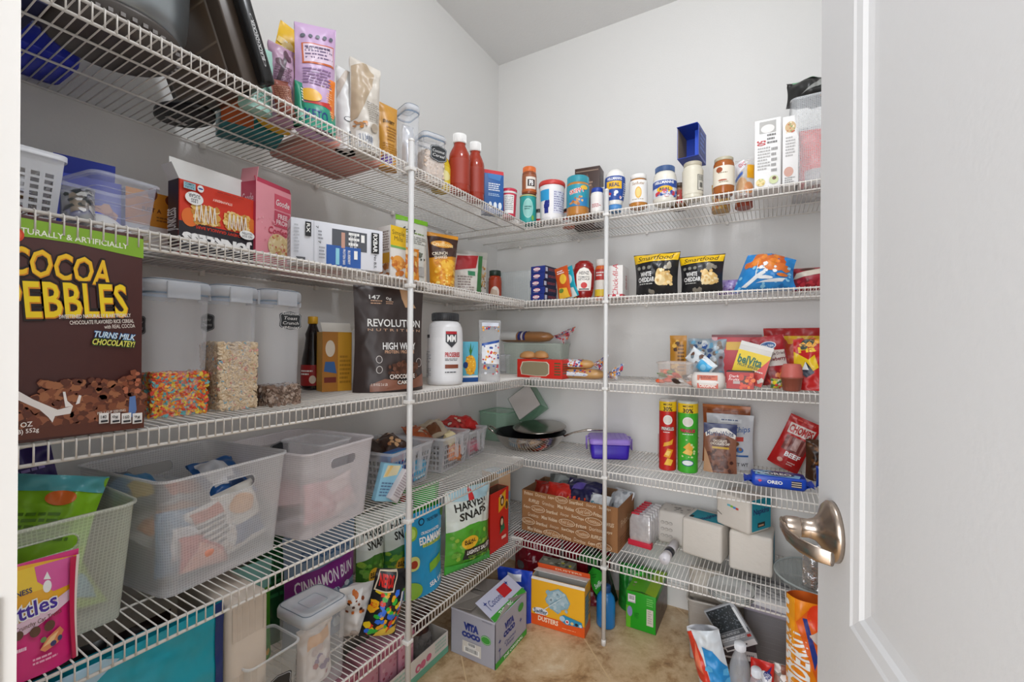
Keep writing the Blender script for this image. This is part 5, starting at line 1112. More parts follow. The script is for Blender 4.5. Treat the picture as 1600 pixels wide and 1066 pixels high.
# patties pack
P = F('B',3,1079,1133,583,yb=603,b=(1106,608),D=.07,ang=3)
r = thing('muffin_pack','low clear rounded pack with a red and white ORIGINAL label at the shelf edge','pack',P)
w,d,h = P['w'],P['d'],P['h']; m = MB()
m.rings([rrect(w*.86,d*.86,.02,0),rrect(w,d,.026,h*.25),rrect(w,d,.026,h*.75),rrect(w*.84,d*.84,.02,h)], mat('#dcd6d0',.25,vary=.1,bscale=50), True, True); m.build('wrapped_body', r)
m = MB(); m.gfx(lambda u,v,o: ((u-.5)*w*.8,-d/2-.001-o+.006*abs(2*u-1)**4,v*h), w*.8,h,[('r',.12,.04,.88,.34,'#c2523a'),('t','ORIGINAL',.5,.19,.6,.2,'#f4e6dc',0,.05),('r',.12,.54,.86,.86,'#cf6a4a'),('l',.2,.62,.8,.8,2,'#8a3426'),('r',.1,.40,.9,.46,'#e8e2da')]); m.build('label_band', r)
P = F('B',3,1135,1178,580,yb=605,b=(1157,608),D=.05,ang=0)
carton('chocolate_box','small dark box with a red front showing strawberries, by the ORIGINAL pack','box',P,'#2c1a18',front=[('r',0,0,1,.93,'#b01c1c'),('t','Dark\nFruits',.28,.62,.4,.32,'#f2dcd8',0,.02,.2),('r',.25,.28,.5,.44,'#b8a8a4'),('e',.66,.45,.15,.3,'#5a2a20'),('e',.55,.65,.1,.18,'#c83a22'),('s',.72,.08,.98,.8,18,.006,['#d8431c','#e8742a','#b82a14']),('s',.5,.05,.7,.3,6,.005,['#d84a2c'])])
# red box at the back and yellow/red biscuit box leaning on it
P = F('B',3,1112,1190,523,yb=580,d=.13,D=.05); 
carton('cracker_box','wide red box with a yellow banner standing at the back of the middle shelf','box',P,'#c43a44',front=[('r',0,.0,.12,1,'#e0a8ac'),('r',.3,.68,.62,.85,'#e0b03a'),('e',.72,.75,.05,.1,'#e8c848'),('e',.84,.78,.08,.15,'#3a2c1c'),('e',.84,.76,.07,.1,'#e8c23a'),('r',0,.95,1,1,'#7a2a30')])
P = F('B',3,1137,1190,538,yb=590,b=(1168,606),D=.045,ang=-4); P['ry'] = 16; P['h'] *= .86; P['loc'].y += .045
carton('biscuit_box','yellow and red biscuit box tilted to the left with a white torn top','box',P,'#d9d6d0',
  front=[('r',0,0,1,.86,'#f0cf1c'),('p',[(.45,0),(1,0),(1,.80)],'#dd4a42'),('p',[(0,0),(.5,0),(.7,.3),(.3,.16),(0,.10)],'#d8b21c'),('t','belVita',.44,.62,.74,.24,'#1d6a50',0,.06),('t','FRUIT BAKES',.42,.46,.62,.08,'#2a5a44',0,.03),('e',.5,.22,.22,.10,'#a85a34'),('e',.5,.20,.18,.06,'#d8a070'),('s',.62,.04,.95,.28,8,.007,['#e8dcd4','#c82a24']),('l',.6,.32,.92,.4,1,'#f4e0dc')],
  flaps=[('front',-12,.012,'#e6e4e0',None)])
# bags at the right end
P = F('B',3,1192,1300,512,yb=600,d=.12); P['h'] = min(P['h'], .21)
pouch('candy_bag','large red and yellow bag standing at the back beside the door edge','bag',P,'#c8421c',[('r',0,.86,1,1,'#b01c1c'),('r',0,.78,1,.86,'#e8b81c'),('s',.2,.4,1,.78,20,.014,['#e8742a','#e8a02a','#c8321c'])],T=.04,cr=.004,seed=110)
P = F('B',3,1185,1242,524,yb=600,b=(1215,606),D=.04,ang=3); P['loc'].z = S3; P['h'] *= .96; P['loc'].y += .05
pouch('strawberry_bag','dark red freeze dried strawberry bag with a blue oval badge, tilted','bag',tilt(P,0,-10),'#a8242c',[('p',[(.30,.38),(.95,.36),(.95,.68),(.55,.70),(.30,.58)],'#d8cfc8'),('e',.48,.80,.25,.085,'#dfe6ee'),('e',.48,.80,.22,.07,'#2a5f9c'),('t','Great Value',.48,.80,.34,.06,Wh,0,.02),('t','Freeze Dried',.66,.62,.56,.06,'#5a2a2a',0,.02),('t','Strawberry',.62,.50,.66,.10,'#7a1a20',0,.05),('s',.1,.02,.9,.34,16,.012,['#c84a34','#e0864a','#8a1a1c'])],T=.05,cr=.005,seed=111)
P = F('B',3,1240,1310,530,yb=610,b=(1275,612),D=.04); P['loc'].y += .03
pouch('chip_bag','red and yellow spicy chip bag cut by the door edge, Fi lettering at its top','bag',P,'#c01c1c',[('t','Fla',.32,.80,.42,.12,'#f0c41c',8,.06),('p',[(0,.75),(.35,.6),(.5,.7),(.6,.45),(.3,.3),(0,.5)],'#e8c21c'),('p',[(.15,.35),(.3,.55),(.5,.35),(.3,.25)],'#2a3444'),('p',[(.2,.4),(.28,.56),(.36,.4)],'#e8ecec'),('s',.0,.82,.6,.98,8,.012,['#2c3a2c','#e8a42c'])],T=.05,cr=.006,seed=112)
P = F('B',3,1204,1225,575,yb=606,b=(1213,608),D=.03,h=.03)
pouch('snack_packet','small green, white and yellow crumpled packet left of the pink cup','snack packet',P,'#b8bc5a',[('s',.05,.05,.95,.95,22,.006,['#e8e0d0','#3c7a4a','#c83a34','#e8d02c'])],T=.04,style='pillow',cr=.01,seed=113)
P = F('B',3,1217,1258,571,yb=605,b=(1238,612),ang='cam',D=.045)
r = thing('pink_cup','two salmon pink round cups stacked rim to rim in a yellow edged wrapper','cup',{**P,'h':P['h']})
R = P['w']/2; h = P['h']*1.05; pk = mat('#c4645a',.45)
m = MB(); m.lathe([(R*.62,0),(R*.70,.003),(R*.84,h*.45),(R*.92,h*.46),(R*.92,h*.5)], mat('#96503f',.45), 28); m.build('lower_cup', r)
m = MB(); m.lathe([(R*.92,h*.5),(R*.95,h*.52),(R*.86,h*.60),(R*.78,h*.9),(R*.66,h*.99),(R*.3,h)], pk, 28); m.build('upper_cup', r)
m = MB(); m.grid(lambda u,v,o: (-R*1.02+.008*math.sin(v*3), -R*.4-.012*u, v*h*.5), 2, 6, mat('#e8c61c',.3)); m.grid(lambda u,v,o: (R*.95+.006*math.sin(v*3), -R*.5+.012*u, v*h*.45), 2, 6, clear('#e8e0b0',.3)); m.build('wrapper_edge', r)
# ================================================================ second lowest shelf, back wall
S2 = SZ[2]
def pbox(x0,x1,yt,b,D=.05,ang=0,**k): return F('B',2,x0,x1,yt,b=b,D=D,ang=ang,**k)
# green clear containers in the corner
gp = clear('#8fc0a0',.30,.1)
P = at3(.085,-.095,S2,0,.145,.13,.15)
tub('clear_bin','greenish clear bin standing in the corner behind the wok','bin',P,gp,taper=.93,rr=.012)
P = at3(.215,-.145,S2+.098,0,.10,.105,.06,rx=-18)
r = thing('food_box','clear green box with a square grey card, tipped on its corner above the wok','box',P); a = .125
m = MB(); 
def dm(x,z): c = math.cos(rad(40)); s_ = math.sin(rad(40)); return (x*c-z*s_, x*s_+z*c)
def dia(y, q): return [(dm(x,z)[0], y, dm(x,z)[1]+.0) for x,z in ((0+q,0+q),(a-q,0+q),(a-q,a-q),(0+q,a-q))]
m.rings([dia(0,.0),dia(.09,.004)], clear('#6fae88',.42,.1), False, True, smooth=False); m.build('box_wall', r)
m = MB(); m.rings([dia(-.001,.004),dia(-.002,.004)], mat('#b9b3ae',.5,bump=.05), True, True, smooth=False); m.build('card', r)
m = MB(); m.rings([[(p[0],p[1],p[2]) for p in dia(.03,-.012)],[(p[0],p[1],p[2]) for p in dia(.034,-.012)]], clear('#a8ccb8',.3,.08), False, False, smooth=False); m.build('lid', r)
# wok
W0 = Vector((.298,-.200,S2))
r = thing('wok','large stainless steel wok with a black inside and two steel handles in the shelf corner','wok',dict(loc=W0,rz=0))
R = .150; zr = onP(828,674,Vector((W0.x,W0.y,0)),FW).z-S2
st = mat('#cdc7c0',.14,1,vary=.03)
m = MB(); m.lathe([(.055,0),(.070,.001),(.104,.010),(.128,.032),(.143,zr*.80),(.149,zr*.97),(R+.003,zr)], st, 56, cap1=False); m.build('outer_shell', r)
m = MB(); m.lathe([(.02,.006),(.06,.008),(.095,.018),(.119,.036),(.139,zr*.84),(.1465,zr*.98),(R+.003,zr+.0008)], mat('#18161a',.25), 56, cap0=True, cap1=False); m.build('inner_lining', r)
e = (onZ(937,676,S2+zr+.012)-W0); hd = Vector((.86,.22,0)).normalized()
m = MB(); L0 = W0*0
m.tube([hd*(R-.004)+Vector((0,0,zr-.012)), hd*(R+.03)+Vector((0,0,zr+.004)), hd*(R+.09)+Vector((0,0,zr+.020)), hd*(R+.155)+Vector((0,0,zr+.022))], [.007,.006,.0085,.007], st, 12, flat=.6); m.build('long_handle', r)
h2 = -hd
m = MB(); pt_ = [h2*(R-.006)+h2.cross(UP)*.022+Vector((0,0,zr-.014)), h2*(R+.025)+h2.cross(UP)*.024+Vector((0,0,zr+.006)), h2*(R+.036)+Vector((0,0,zr+.012)), h2*(R+.025)-h2.cross(UP)*.024+Vector((0,0,zr+.006)), h2*(R-.006)-h2.cross(UP)*.022+Vector((0,0,zr-.014))]
m.tube(pt_, .0045, st, 10); m.build('helper_handle', r)
P = at3(W0.x+.020,W0.y+.048,S2+zr+.003,0,rx=5); P['loc'].z += .008
m = MB(); m.lathe([(.112,0),(.115,.003),(.110,.006),(.10,.006),(.05,.0085),(.01,.009)], mat('#9a948c',.18,1), 48)
r = thing('pan_lid','shallow steel lid lying level on the back of the wok','lid',P); m.build('lid_disc', r)
# purple lunch box
P = F('B',2,922,986,688,b=(953,719),D=.145,ang=24); 
r = thing('lunch_box','purple plastic lunch box with a lilac clip-on lid beside the right pole','lunch box',P); w,d,h = P['w'],P['d'],P['h']*1.1; pm = mat('#3a1fae',.4); lm = mat('#9b7fd6',.4)
m = MB(); m.rings([rrect(w*.9,d*.9,.014,0),rrect(w*.93,d*.93,.016,h*.1),rrect(w*.97,d*.97,.016,h*.72)], pm, True, True); m.build('box_body', r)
m = MB(); m.rings([rrect(w*1.02,d*1.0,.018,h*.68),rrect(w*1.03,d*1.01,.018,h*.72),rrect(w*1.03,d*1.01,.018,h*.82),rrect(w*.98,d*.97,.018,h*.9),rrect(w*.92,d*.92,.016,h*.92)], lm, False, True)
for k in range(8): x = -w*.42+k*w*.12; m.box(x-.0012,-d*.42,h*.915,x+.0012,d*.42,h*.935, lm)
m.build('lid', r)
for s_ in (-1,1):
    m = MB(); m.tube([(s_*w*.5,-.022,h*.86),(s_*(w*.5+.010),-.022,h*.84),(s_*(w*.5+.010),-.022,h*.36),(s_*(w*.5+.010),.022,h*.36),(s_*(w*.5+.010),.022,h*.84),(s_*w*.5,.022,h*.86)], .003, lm, 8); m.build('side_clip', r)
# crisp tubes
def tube_can(x0,x1,yt,b,col,dark,label,last):
    P = F('B',2,x0,x1,yt,b=b,ang='cam',D=.07); P['loc'] = P['loc']+P['n']*(P['d']/2-P['w']/2)
    g = [('r',0,.86,1,1,'#e8c21c'),('t','30%',.5,.895,.17,.065,Bk,0,.05),('t','MORE',.5,.96,.16,.03,Bk,0,.02),
      ('e',.5,.735,.085,.07,'#f0ece6'),('e',.5,.735,.07,.055,'#e2dcd2'),
      ('t','PRINGLES',.5,.605,.24,.055,Bk,0,.09),('t','PRINGLES',.5,.605,.23,.048,'#f0e8e0' if dark=='r' else '#e04a5a',0,.05),('l',.42,.54,.58,.56,1,Wh)]
    if dark == 'r': g += [('p',[(.42,.34),(.58,.38),(.60,.46),(.52,.42),(.44,.40)],'#e8a82c'),('p',[(.43,.20),(.54,.18),(.60,.30),(.50,.32)],'#e89a1c'),('p',[(.44,.08),(.56,.07),(.60,.15),(.5,.18)],'#f0b83a'),('p',[(.45,.23),(.52,.21),(.56,.28),(.5,.29)],'#f4cc64')]
    else: g += [('p',[(.43,.36),(.55,.30),(.60,.38),(.52,.44)],'#e8b03a'),('p',[(.42,.28),(.55,.25),(.58,.31),(.48,.34)],'#f0c25a'),('e',.5,.14,.09,.045,'#2a4a8a'),('e',.5,.142,.08,.035,'#e6ece8'),('s',.42,.2,.6,.5,8,.004,['#c8e09a'])]
    g += [('l',.70,.2,.82,.8,10,'#e8d8d0'),('r',.2,.15,.3,.5,'#e6e0da' if dark!='r' else col)]
    return jar('crisp_can',label,'crisp tube',P,mat(col,.3),clear('#e9e9e4',.6),g,bprof=[(.97,0),(1,.006),(1,.975),(.97,.98)],lprof=[(1.01,.965),(1.03,.97),(1.03,.995),(.98,1)],z0=.01,z1=.972,labcol=col,span=358)
tube_can(1030,1057,625,(1043,736),'#c21c14','r','tall red crisp tube with a white oval mark, left of the green one',0)
tube_can(1059,1091,628,(1075,740),'#3fae2a','g','tall green crisp tube with a white oval mark, right of the red one',0)
P = pbox(1098,1173,633,(1135,724),D=.04,ang=0); P['loc'].y = -.035
pouch('chip_pouch','rust brown pouch whose top shows above the silver chocolate chip pouch','pouch',P,'#a85a2c',[('r',0,.95,1,1,'#c8743a'),('l',.1,.88,.9,.92,1,'#8a4420')],T=.05,cr=.003,seed=120)
P = pbox(1101,1178,651,(1140,737),D=.04,ang=4); P['loc'].y = -.085
pouch('chip_pouch','silver grey pouch with blue script and a red flag mark behind the brown cake mix','pouch',P,'#c3c4c8',[('t','Chips',.76,.72,.36,.14,'#2a5a9a',6,.01,.2),('r',.62,.52,.80,.60,'#c8443a'),('e',.72,.36,.08,.05,'#2a6ab0'),('s',.55,.3,.75,.5,8,.007,['#8a5a34','#6a3f24']),('r',.55,.24,.9,.27,'#2a5a9a'),('t','NET WT',.72,.10,.34,.06,'#3a3a40',0,.03),('r',.3,.85,.75,.92,'#d8d9dc'),('l',.32,.86,.73,.91,1,'#5a6a8a')],T=.05,cr=.003,seed=121)
P = pbox(1099,1152,663,(1126,740),D=.03,ang=5)
pouch('cake_mix_pouch','brown cake mix pouch with a dark blue arched top band and a cake photo','pouch',P,'#8a5a44',[('p',[(0,.78),(.3,.90),(.7,.90),(1,.76),(1,1),(0,1)],'#26305f'),('p',[(.04,.80),(.3,.91),(.7,.91),(.98,.78),(.96,.70),(.6,.80),(.3,.80),(.06,.72)],'#e6e2dc'),('t','MarthaWhite',.5,.80,.82,.10,'#26305f',0,.03),('e',.5,.62,.32,.12,'#5a3626'),('t','CHOCOLATE\nCHOCOLATE CHIP',.5,.62,.60,.11,'#f0e2d0',0,.04),('r',.25,.49,.78,.53,'#c8a024'),('s',.12,.05,.85,.45,60,.008,['#5c3326','#6e4030','#4a281e','#7c4c38']),('p',[(0,0),(.3,0),(.08,.4),(0,.5)],'#c69a78')],T=.02,cr=.002,seed=122)
# meat stick bag leaning to the right
P = pbox(1188,1258,643,(1215,732),D=.03,ang=-2); P['ry'] = 23; P['w'] *= .72; P['loc'].x -= .002; P['h'] *= .9; P['loc'].y = -.05
pouch('jerky_bag','bright red meat stick bag leaning to the right behind the blue biscuit pack','bag',P,'#b81c1c',[('p',[(.12,.66),(.92,.66),(.92,.86),(.12,.86)],'#e0cfc8'),('t','CHOMPS',.52,.76,.74,.15,'#b81c1c',0,.07),('r',.18,.34,.92,.62,'#7a3a34'),('r',.28,.34,.36,.62,'#a86a60'),('r',.46,.38,.66,.62,'#b08880'),('r',.76,.34,.82,.62,'#a86a60'),('t','BEEF',.62,.28,.5,.09,Wh,0,.06),('e',.32,.14,.09,.04,'#e0a89a'),('l',.55,.08,.8,.16,2,'#e8c0b8'),('l',.1,.90,.9,.96,1,'#d8564a')],T=.03,cr=.004,seed=123)
# blue biscuit pack
P = F('B',2,1174,1262,742,b=(1216,764),D=.075,ang=5); h = P['h']; w = P['w']; d = P['d']
r = thing('biscuit_pack','bright blue biscuit pack lying at the right end of the second lowest shelf','biscuit pack',P)
bl = mat('#1646b8',.28); m = MB(); hh = h*.80
m.rings([[(sx_*w/2*f if abs(sx_) else 0, y, z) for sx_,y,z in ()] or rrect(w*f,d*g,.012,z) for f,g,z in ((.94,.92,0),(1,1,.008),(1,1,hh*.8),(.97,.94,hh))], bl, True, True)
m.gfx(lambda u,v,o: ((u-.5)*w*.92,-d/2-o-.0004,.006+v*hh*.72), w*.92,hh*.72,[('t','OREO',.42,.5,.30,.42,Wh,0,.06),('e',.345 if 0 else .30,.5,.0,.0,Wh),('p',[(.08,.6),(.13,.75),(.17,.55),(.12,.35)],'#d8486a'),('r',.74,.12,.93,.9,'#1a1c2c'),('r',.74,.2,.93,.3,'#d8c8b8'),('r',.74,.45,.93,.55,'#d8c8b8'),('r',.74,.7,.93,.8,'#d8c8b8')])
m.gfx(lambda u,v,o: ((u-.5)*w*.9,(v-.5)*d*.9,hh+o), w*.9,d*.9,[('p',[(.02,.1),(.9,.02),(.96,.5),(.3,.98),(.05,.7)],'#8fc8ee'),('e',.5,.5,.34,.36,'#1c2a5a'),('t','OREO',.52,.5,.52,.42,Wh,0,.06),('s',.06,.15,.3,.8,10,.008,['#e8e0d0','#2a1a1a','#c8e0f4'])])
m.build('pack_body', r)
for s_ in (-1,1):
    m = MB(); m.grid(lambda u,v,o: (s_*(w/2-.004+.024*u), (v-.5)*d*(.9-.05*u), hh*.42+.05*hh*math.sin(v*30)+.3*hh*(1-u)*(1 if s_ < 0 else 1)-.16*hh), 4, 20, bl); m.grid(lambda u,v,o: (s_*(w/2-.004+.024*u), (v-.5)*d*(.9-.05*u), hh*.40-.3*hh*(1-u)+.04*hh*math.sin(v*30)+.12*hh), 4, 20, bl); m.build('end_seal', r)
P = pbox(1254,1300,690,(1272,752),D=.04); P['loc'].y += .01; P['w'] = .06
pouch('coffee_bag','dark brown glossy bag beside the door edge behind the blue biscuit pack','bag',P,'#4a2c14',[('s',0,0,1,1,12,.01,['#8a5a2a','#2a160c','#6a3f1c'])],T=.06,cr=.008,seed=124)
P = pbox(1268,1320,732,(1290,766),D=.03); P['w'] = .06; P['loc'].y -= .0
pouch('blue_packet','blue and white packet mostly hidden by the door edge beside the biscuit pack','packet',P,'#1a3f9c',[('s',0,0,1,1,14,.006,['#e0e4ee','#2a5ac8'])],T=.04,cr=.006,seed=125,style='pillow')
# ================================================================ second lowest shelf, left wall: frosted bins
def big_bin(x, y, w, d, h, rz, label, tint='#f0f1f4', a=.42):
    P = at3(x,y,S2,rz,w,h,d); tub('frosted_bin',label,'bin',P,frost(tint,a,'weave'),taper=.88,rim=.0035,slot=(.46,.13,.80),rr=.022,group=None)
    return P
hB = onX(217,784,.305).z-S2
B1 = big_bin(.165,-1.626,.215,.27,hB,90,'frosted bin nearest the door jamb, tinted green by the snack bags inside','#e6ecdf',.42)
B2 = big_bin(.158,-1.388,.240,.27,.205,97,'frosted bin with blue and white packets inside, second from the door jamb')
B3 = big_bin(.158,-1.142,.222,.27,.195,98,'frosted bin with a pinkish lower half, just left of the left pole','#f3eef2',.5)
def lay(base, items, word, group=None, sd=0, zlift=0):
    """packets inside a bin: (dx, dy, z, rz, rx, w, h, colour, graphics, label)"""
    a = rad(base['rz'])
    for i, (dx,dy,z,rz,rx,w,h,c,g,lab) in enumerate(items):
        X = base['loc'].x+dx*math.cos(a)-dy*math.sin(a); Y = base['loc'].y+dx*math.sin(a)+dy*math.cos(a)
        X = max(X, .014+h*math.sin(rad(abs(rx)))+(.02 if abs(rx) < 40 else 0))
        pouch('snack_packet',lab,'snack packet',at3(X,Y,base['loc'].z+z,base['rz']+rz,w,h,.03,rx=rx,ry=(9,-12,14,-7,0,11)[i%6]),c,g,T=.045,style='pillow',cr=.011,seed=sd+i,group=group)
lay(B1,[(-.06,.06,.085,5,-8,.12,.16,'#2f8aa8',[('p',[(.2,.5),(.8,.4),(.8,.8),(.2,.9)],'#1c3a5c'),('l',.25,.6,.75,.7,1,Wh)],'teal blue packet standing at the wall side of the bin nearest the jamb'),
  (.028,.05,.075,-12,-6,.12,.17,'#2c1a5e',[('l',.5,.4,.9,.8,7,'#8a7ab8'),('p',[(.1,.1),(.3,.5),(.28,.8),(.34,.5),(.14,.1)],'#c8c0dc')],'dark purple packet standing in the bin nearest the jamb'),
  (.0,-.045,.070,-18,-22,.125,.15,'#8cc81e',[('r',0,.82,1,1,'#5ab0b8'),('e',.6,.75,.15,.08,'#e8742a'),('l',.2,.3,.8,.6,5,'#5a8a1a'),('p',[(.0,.1),(.5,.0),(1,.3),(1,.1),(.5,0)],'#a8dc3a')],'lime green packet leaning on the slot of the bin nearest the jamb'),
  (-.06,-.05,.062,6,-30,.09,.12,'#4a2818',[('r',.5,.2,.9,.8,'#a8b0b0')],'brown packet at the jamb end of the bin nearest the jamb'),
  (-.05,-.09,.012,0,-70,.11,.12,'#3fae2c',[('r',.2,.2,.8,.6,'#e8d82c')],'bright green packet lying in the bin nearest the jamb'),
  (.04,-.07,.010,10,-60,.11,.12,'#a9cc34',[('r',.1,.1,.9,.4,'#8ac0d8')],'yellow green packet at the bottom of the bin nearest the jamb'),
  (.05,.06,.010,10,-74,.10,.12,'#b02a34',[('r',.1,.1,.9,.4,'#e8d8d0')],'red packet at the bottom back of the bin nearest the jamb')],'',sd=200)
lay(B2,[(-.06,-.08,.012,4,-15,.09,.11,'#5f86a4',[('r',.2,.2,.8,.7,'#d8dce0')],'slate blue packet at the front left inside the second frosted bin'),
  (.0,-.095,.02,-6,-12,.085,.10,'#dcd8d4',[('l',.2,.2,.8,.7,5,'#5a5a60'),('r',.2,.75,.8,.95,'#c85a34')],'white packet with black print and an orange band in the second frosted bin'),
  (-.03,-.10,.006,16,-12,.11,.06,'#c9483a',[('p',[(0,0),(1,0),(.2,.8)],'#e8a08a')],'red packet low at the front of the second frosted bin'),
  (.06,-.09,.02,6,-14,.09,.12,'#d8d4cc',[('r',.1,.1,.9,.4,'#3a5a8a'),('e',.5,.7,.3,.16,'#e0a05a')],'pale packet with a blue foot at the right end of the second frosted bin'),
  (.06,-.055,.115,-4,-60,.09,.12,'#1f5a9c',[('r',.1,.2,.6,.9,'#d8dce4'),('r',.4,.0,.9,.3,'#1a3c6c')],'blue and silver packet showing in the hand slot of the second frosted bin'),
  (-.05,.02,.115,8,-70,.11,.12,'#3a4a5c',[('p',[(0,.2),(1,.5),(1,.8),(0,.6)],'#3a90c8'),('r',.2,.1,.5,.4,'#d0b03a')],'dark packet with a blue stripe on top of the heap in the second frosted bin'),
  (.02,.06,.10,8,-75,.12,.12,'#c8ccd0',[('r',.1,.1,.9,.4,'#e0642c')],'silver grey packet at the back of the second frosted bin'),
  (-.02,-.02,.06,8,-75,.13,.14,'#c8c4c0',[('r',.1,.1,.9,.4,'#c87a3a')],'light grey packet in the middle of the second frosted bin')],'',sd=220)
lay(B3,[(-.03,-.09,.008,4,-8,.10,.09,'#d8949a',[('s',.1,.1,.9,.9,10,.01,['#e8b8b8','#c86a72'])],'pink packet at the front left of the third frosted bin'),
  (.045,-.09,.008,-4,-8,.09,.085,'#e0c8c4',[('r',.1,.4,.9,.7,'#d8a8a8')],'pale pink packet at the front right of the third frosted bin'),
  (0,.03,.02,0,-76,.14,.15,'#d8b0b0',[],'dusty pink packet lying flat in the third frosted bin')],'',sd=240)
# clear tray standing in the third bin with a chalk label on the back wall of the bin
P = at3(.155,-1.10,S2+.105,98,.10,.085,.14)
tub('clear_tray','small clear open box standing high inside the third frosted bin','tray',P,clear('#eceef2',.2),taper=.9,rr=.012)
m = MB(); S = lambda u,v,o: ((u-.5)*.055, -o, (v-.5)*.04); m.gfx(S,.055,.04,chalk_gfx([''])[:3]); m.box(-.02,.0004,-.012,.02,.0012,.012,'#24272b')
o = m.build('chalk_tag'); pose(o, at3(.085,-1.155,S2+.165,98)); tag(o,'small black plaque label seen inside the third frosted bin','label')
# cat treat bag
P = F('L',2,-38,126,884,b=(110,1034),D=.03,ang=84,yb=1040)
pouch('treat_bag','pink and yellow cat treat bag standing at the front edge by the door jamb','treat bag',P,'#d42378',
  px(P,[('p',[(-40,905),(126,870),(122,930),(20,985),(-40,990)],'#eeb02a'),('p',[(-40,915),(60,888),(126,872),(124,905),(60,925),(-40,955)],'#f2cc3a'),
   ('p',[(56,890),(118,872),(116,915),(86,925),(60,912)],'#dc5aa0'),('e',76,918,7,9,Wh),('p',[(70,908),(76,896),(82,907)],Wh),
   ('p',[(-40,995),(30,975),(118,920),(116,938),(40,992),(-40,1012)],'#e6c6da'),
   ('t','WELLNESS',22,934,60,8,'#2c2a60',4,.03),('t','Kittles',44,955,104,28,Wh,5,.08,.0),('t','Kittles',44,955,100,24,'#41239a',5,.035,.0),
   ('t','Crunchy Cat Treats',62,971,78,9,'#5a3a1a',8,.0,.2),
   ('e',28,994,8,7,'#5f3d2a'),('e',55,987,9,8,'#5f3d2a'),('e',79,977,9,8,'#5f3d2a'),
   ('p',[(62,1014),(74,996),(96,978),(102,984),(92,1002),(70,1016)],'#e08a5a'),('p',[(66,1010),(80,994),(94,984),(84,1000)],'#f0c48a'),('e',84,1003,5,4,'#3a3a68'),('e',95,995,4,4,'#3a4a68'),('e',68,998,5,4,'#6a8a4a'),
   ('l',22,1012,40,1022,1,'#f0c8dc'),('l',50,1020,90,1032,2,'#f0a8c8'),
   ('p',[(112,874),(124,870),(121,1030),(114,1031)],'#c4184c'),('p',[(122,869),(127,868),(124,1030),(121,1030)],'#e8dcd8')]),T=.035,cr=.002,seed=260)
# clear film and dark packets behind it, on the shelf
# pierced baskets with pull handles
Bk4 = at3(.129,-.845,S2,98,.205,.125,.22); Bk5 = at3(.118,-.605,S2,98,.185,.12,.20); Bk6 = at3(.101,-.425,S2,98,.145,.105,.17)
for Bq, lab in ((Bk4,'pierced translucent basket nearest the pole, holding blue dessert boxes'),(Bk5,'pierced translucent basket in the middle of three, holding orange packets'),(Bk6,'smallest pierced translucent basket, with red packets, beside the wok')):
    basket('basket',lab,Bq,frost('#e2e2e6',.42),rows=5,top=.8,handle=(.05,.07))
def bx(base,dx,dy,z,rz,w,d,h,col,label,rx=0,ry=0,**k):
    a = rad(base['rz']); X = base['loc'].x+dx*math.cos(a)-dy*math.sin(a); Y = base['loc'].y+dx*math.sin(a)+dy*math.cos(a)
    P = at3(X,Y,base['loc'].z+z,base['rz']+rz,w,h,d,rx=rx,ry=ry); return carton('dessert_box',label,'box',P,col,**k)
jel = [('p',[(0,.5),(1,.4),(1,1),(0,1)],'#2a86c8'),('t','JELLO',.42,.62,.62,.28,Wh,0,.09),('t','JELLO',.42,.62,.60,.24,'#c81e28',0,.04),('r',.78,.4,.84,.9,'#c81e28'),('r',.88,.4,.94,.9,'#e8e4e4')]
bx(Bk4,-.035,-.06,.055,0,.085,.028,.06,'#1c5fae','blue dessert box with red lettering high in the basket by the pole',front=jel)
bx(Bk4,-.02,-.075,.006,-4,.09,.028,.045,'#4a3a9c','purple blue dessert box low in the basket by the pole',front=[('r',.3,.2,.8,.6,'#c83a5a')])
bx(Bk4,.058,-.078,.010,4,.07,.03,.05,'#4fb4dc','light blue box at the right front of the basket by the pole',front=[('r',.1,.1,.9,.2,'#e0eef4')])
lay(Bk4,[(0,.03,.085,10,-75,.16,.11,'#3a2820',[('r',.1,.3,.9,.6,'#5a4438')],'dark brown packet across the top of the basket by the pole'),(.05,-.01,.085,-20,-70,.09,.09,'#4a3228',[('s',.1,.1,.9,.9,8,.008,['#c88a5a','#e0b080'])],'brown speckled packet at the right of the basket by the pole')],'',sd=262)
# boxes leaning outside, between the third bin and the basket
P = at3(.262,-.975,S2+.002,78,.06,.10,.02,ry=16); 
carton('dessert_box','light blue pudding box leaning between the third frosted bin and the first pierced basket','box',P,'#8fc4dc',front=[('p',[(.1,.62),(.8,.72),(.9,.98),(.2,.95)],'#e2d6b0'),('p',[(.15,.66),(.3,.66),(.5,.95),(.35,.96)],'#e8c880'),('l',.1,.1,.9,.5,5,'#5a7a9a')])
P = at3(.285,-.965,S2+.004,84,.03,.085,.02,ry=38)
carton('dessert_box','narrow white box slanting in front of the light blue pudding box','box',P,'#d8d2d4',front=[('l',.1,.1,.9,.9,10,'#a89aa0')])
lay(Bk5,[(-.02,.0,.080,10,-62,.12,.10,'#b85a2c',[('s',.1,.1,.9,.9,10,.01,['#e0c8b0','#8a3a1c'])],'orange brown packet on top of the middle pierced basket'),(.05,.0,.085,-30,-60,.09,.09,'#c8b8a0',[('r',.1,.1,.6,.6,'#7a4a2a')],'beige packet on top of the middle pierced basket'),
   (.02,-.08,.008,0,-8,.09,.06,'#d88a5c',[('s',.1,.1,.9,.9,8,.008,['#f0c8a0','#c86a3a'])],'orange packet low behind the front of the middle pierced basket'),(.01,-.075,.075,10,-20,.05,.05,'#e0cfa0',[],'small cream packet over the rim of the middle pierced basket')],'',sd=270)
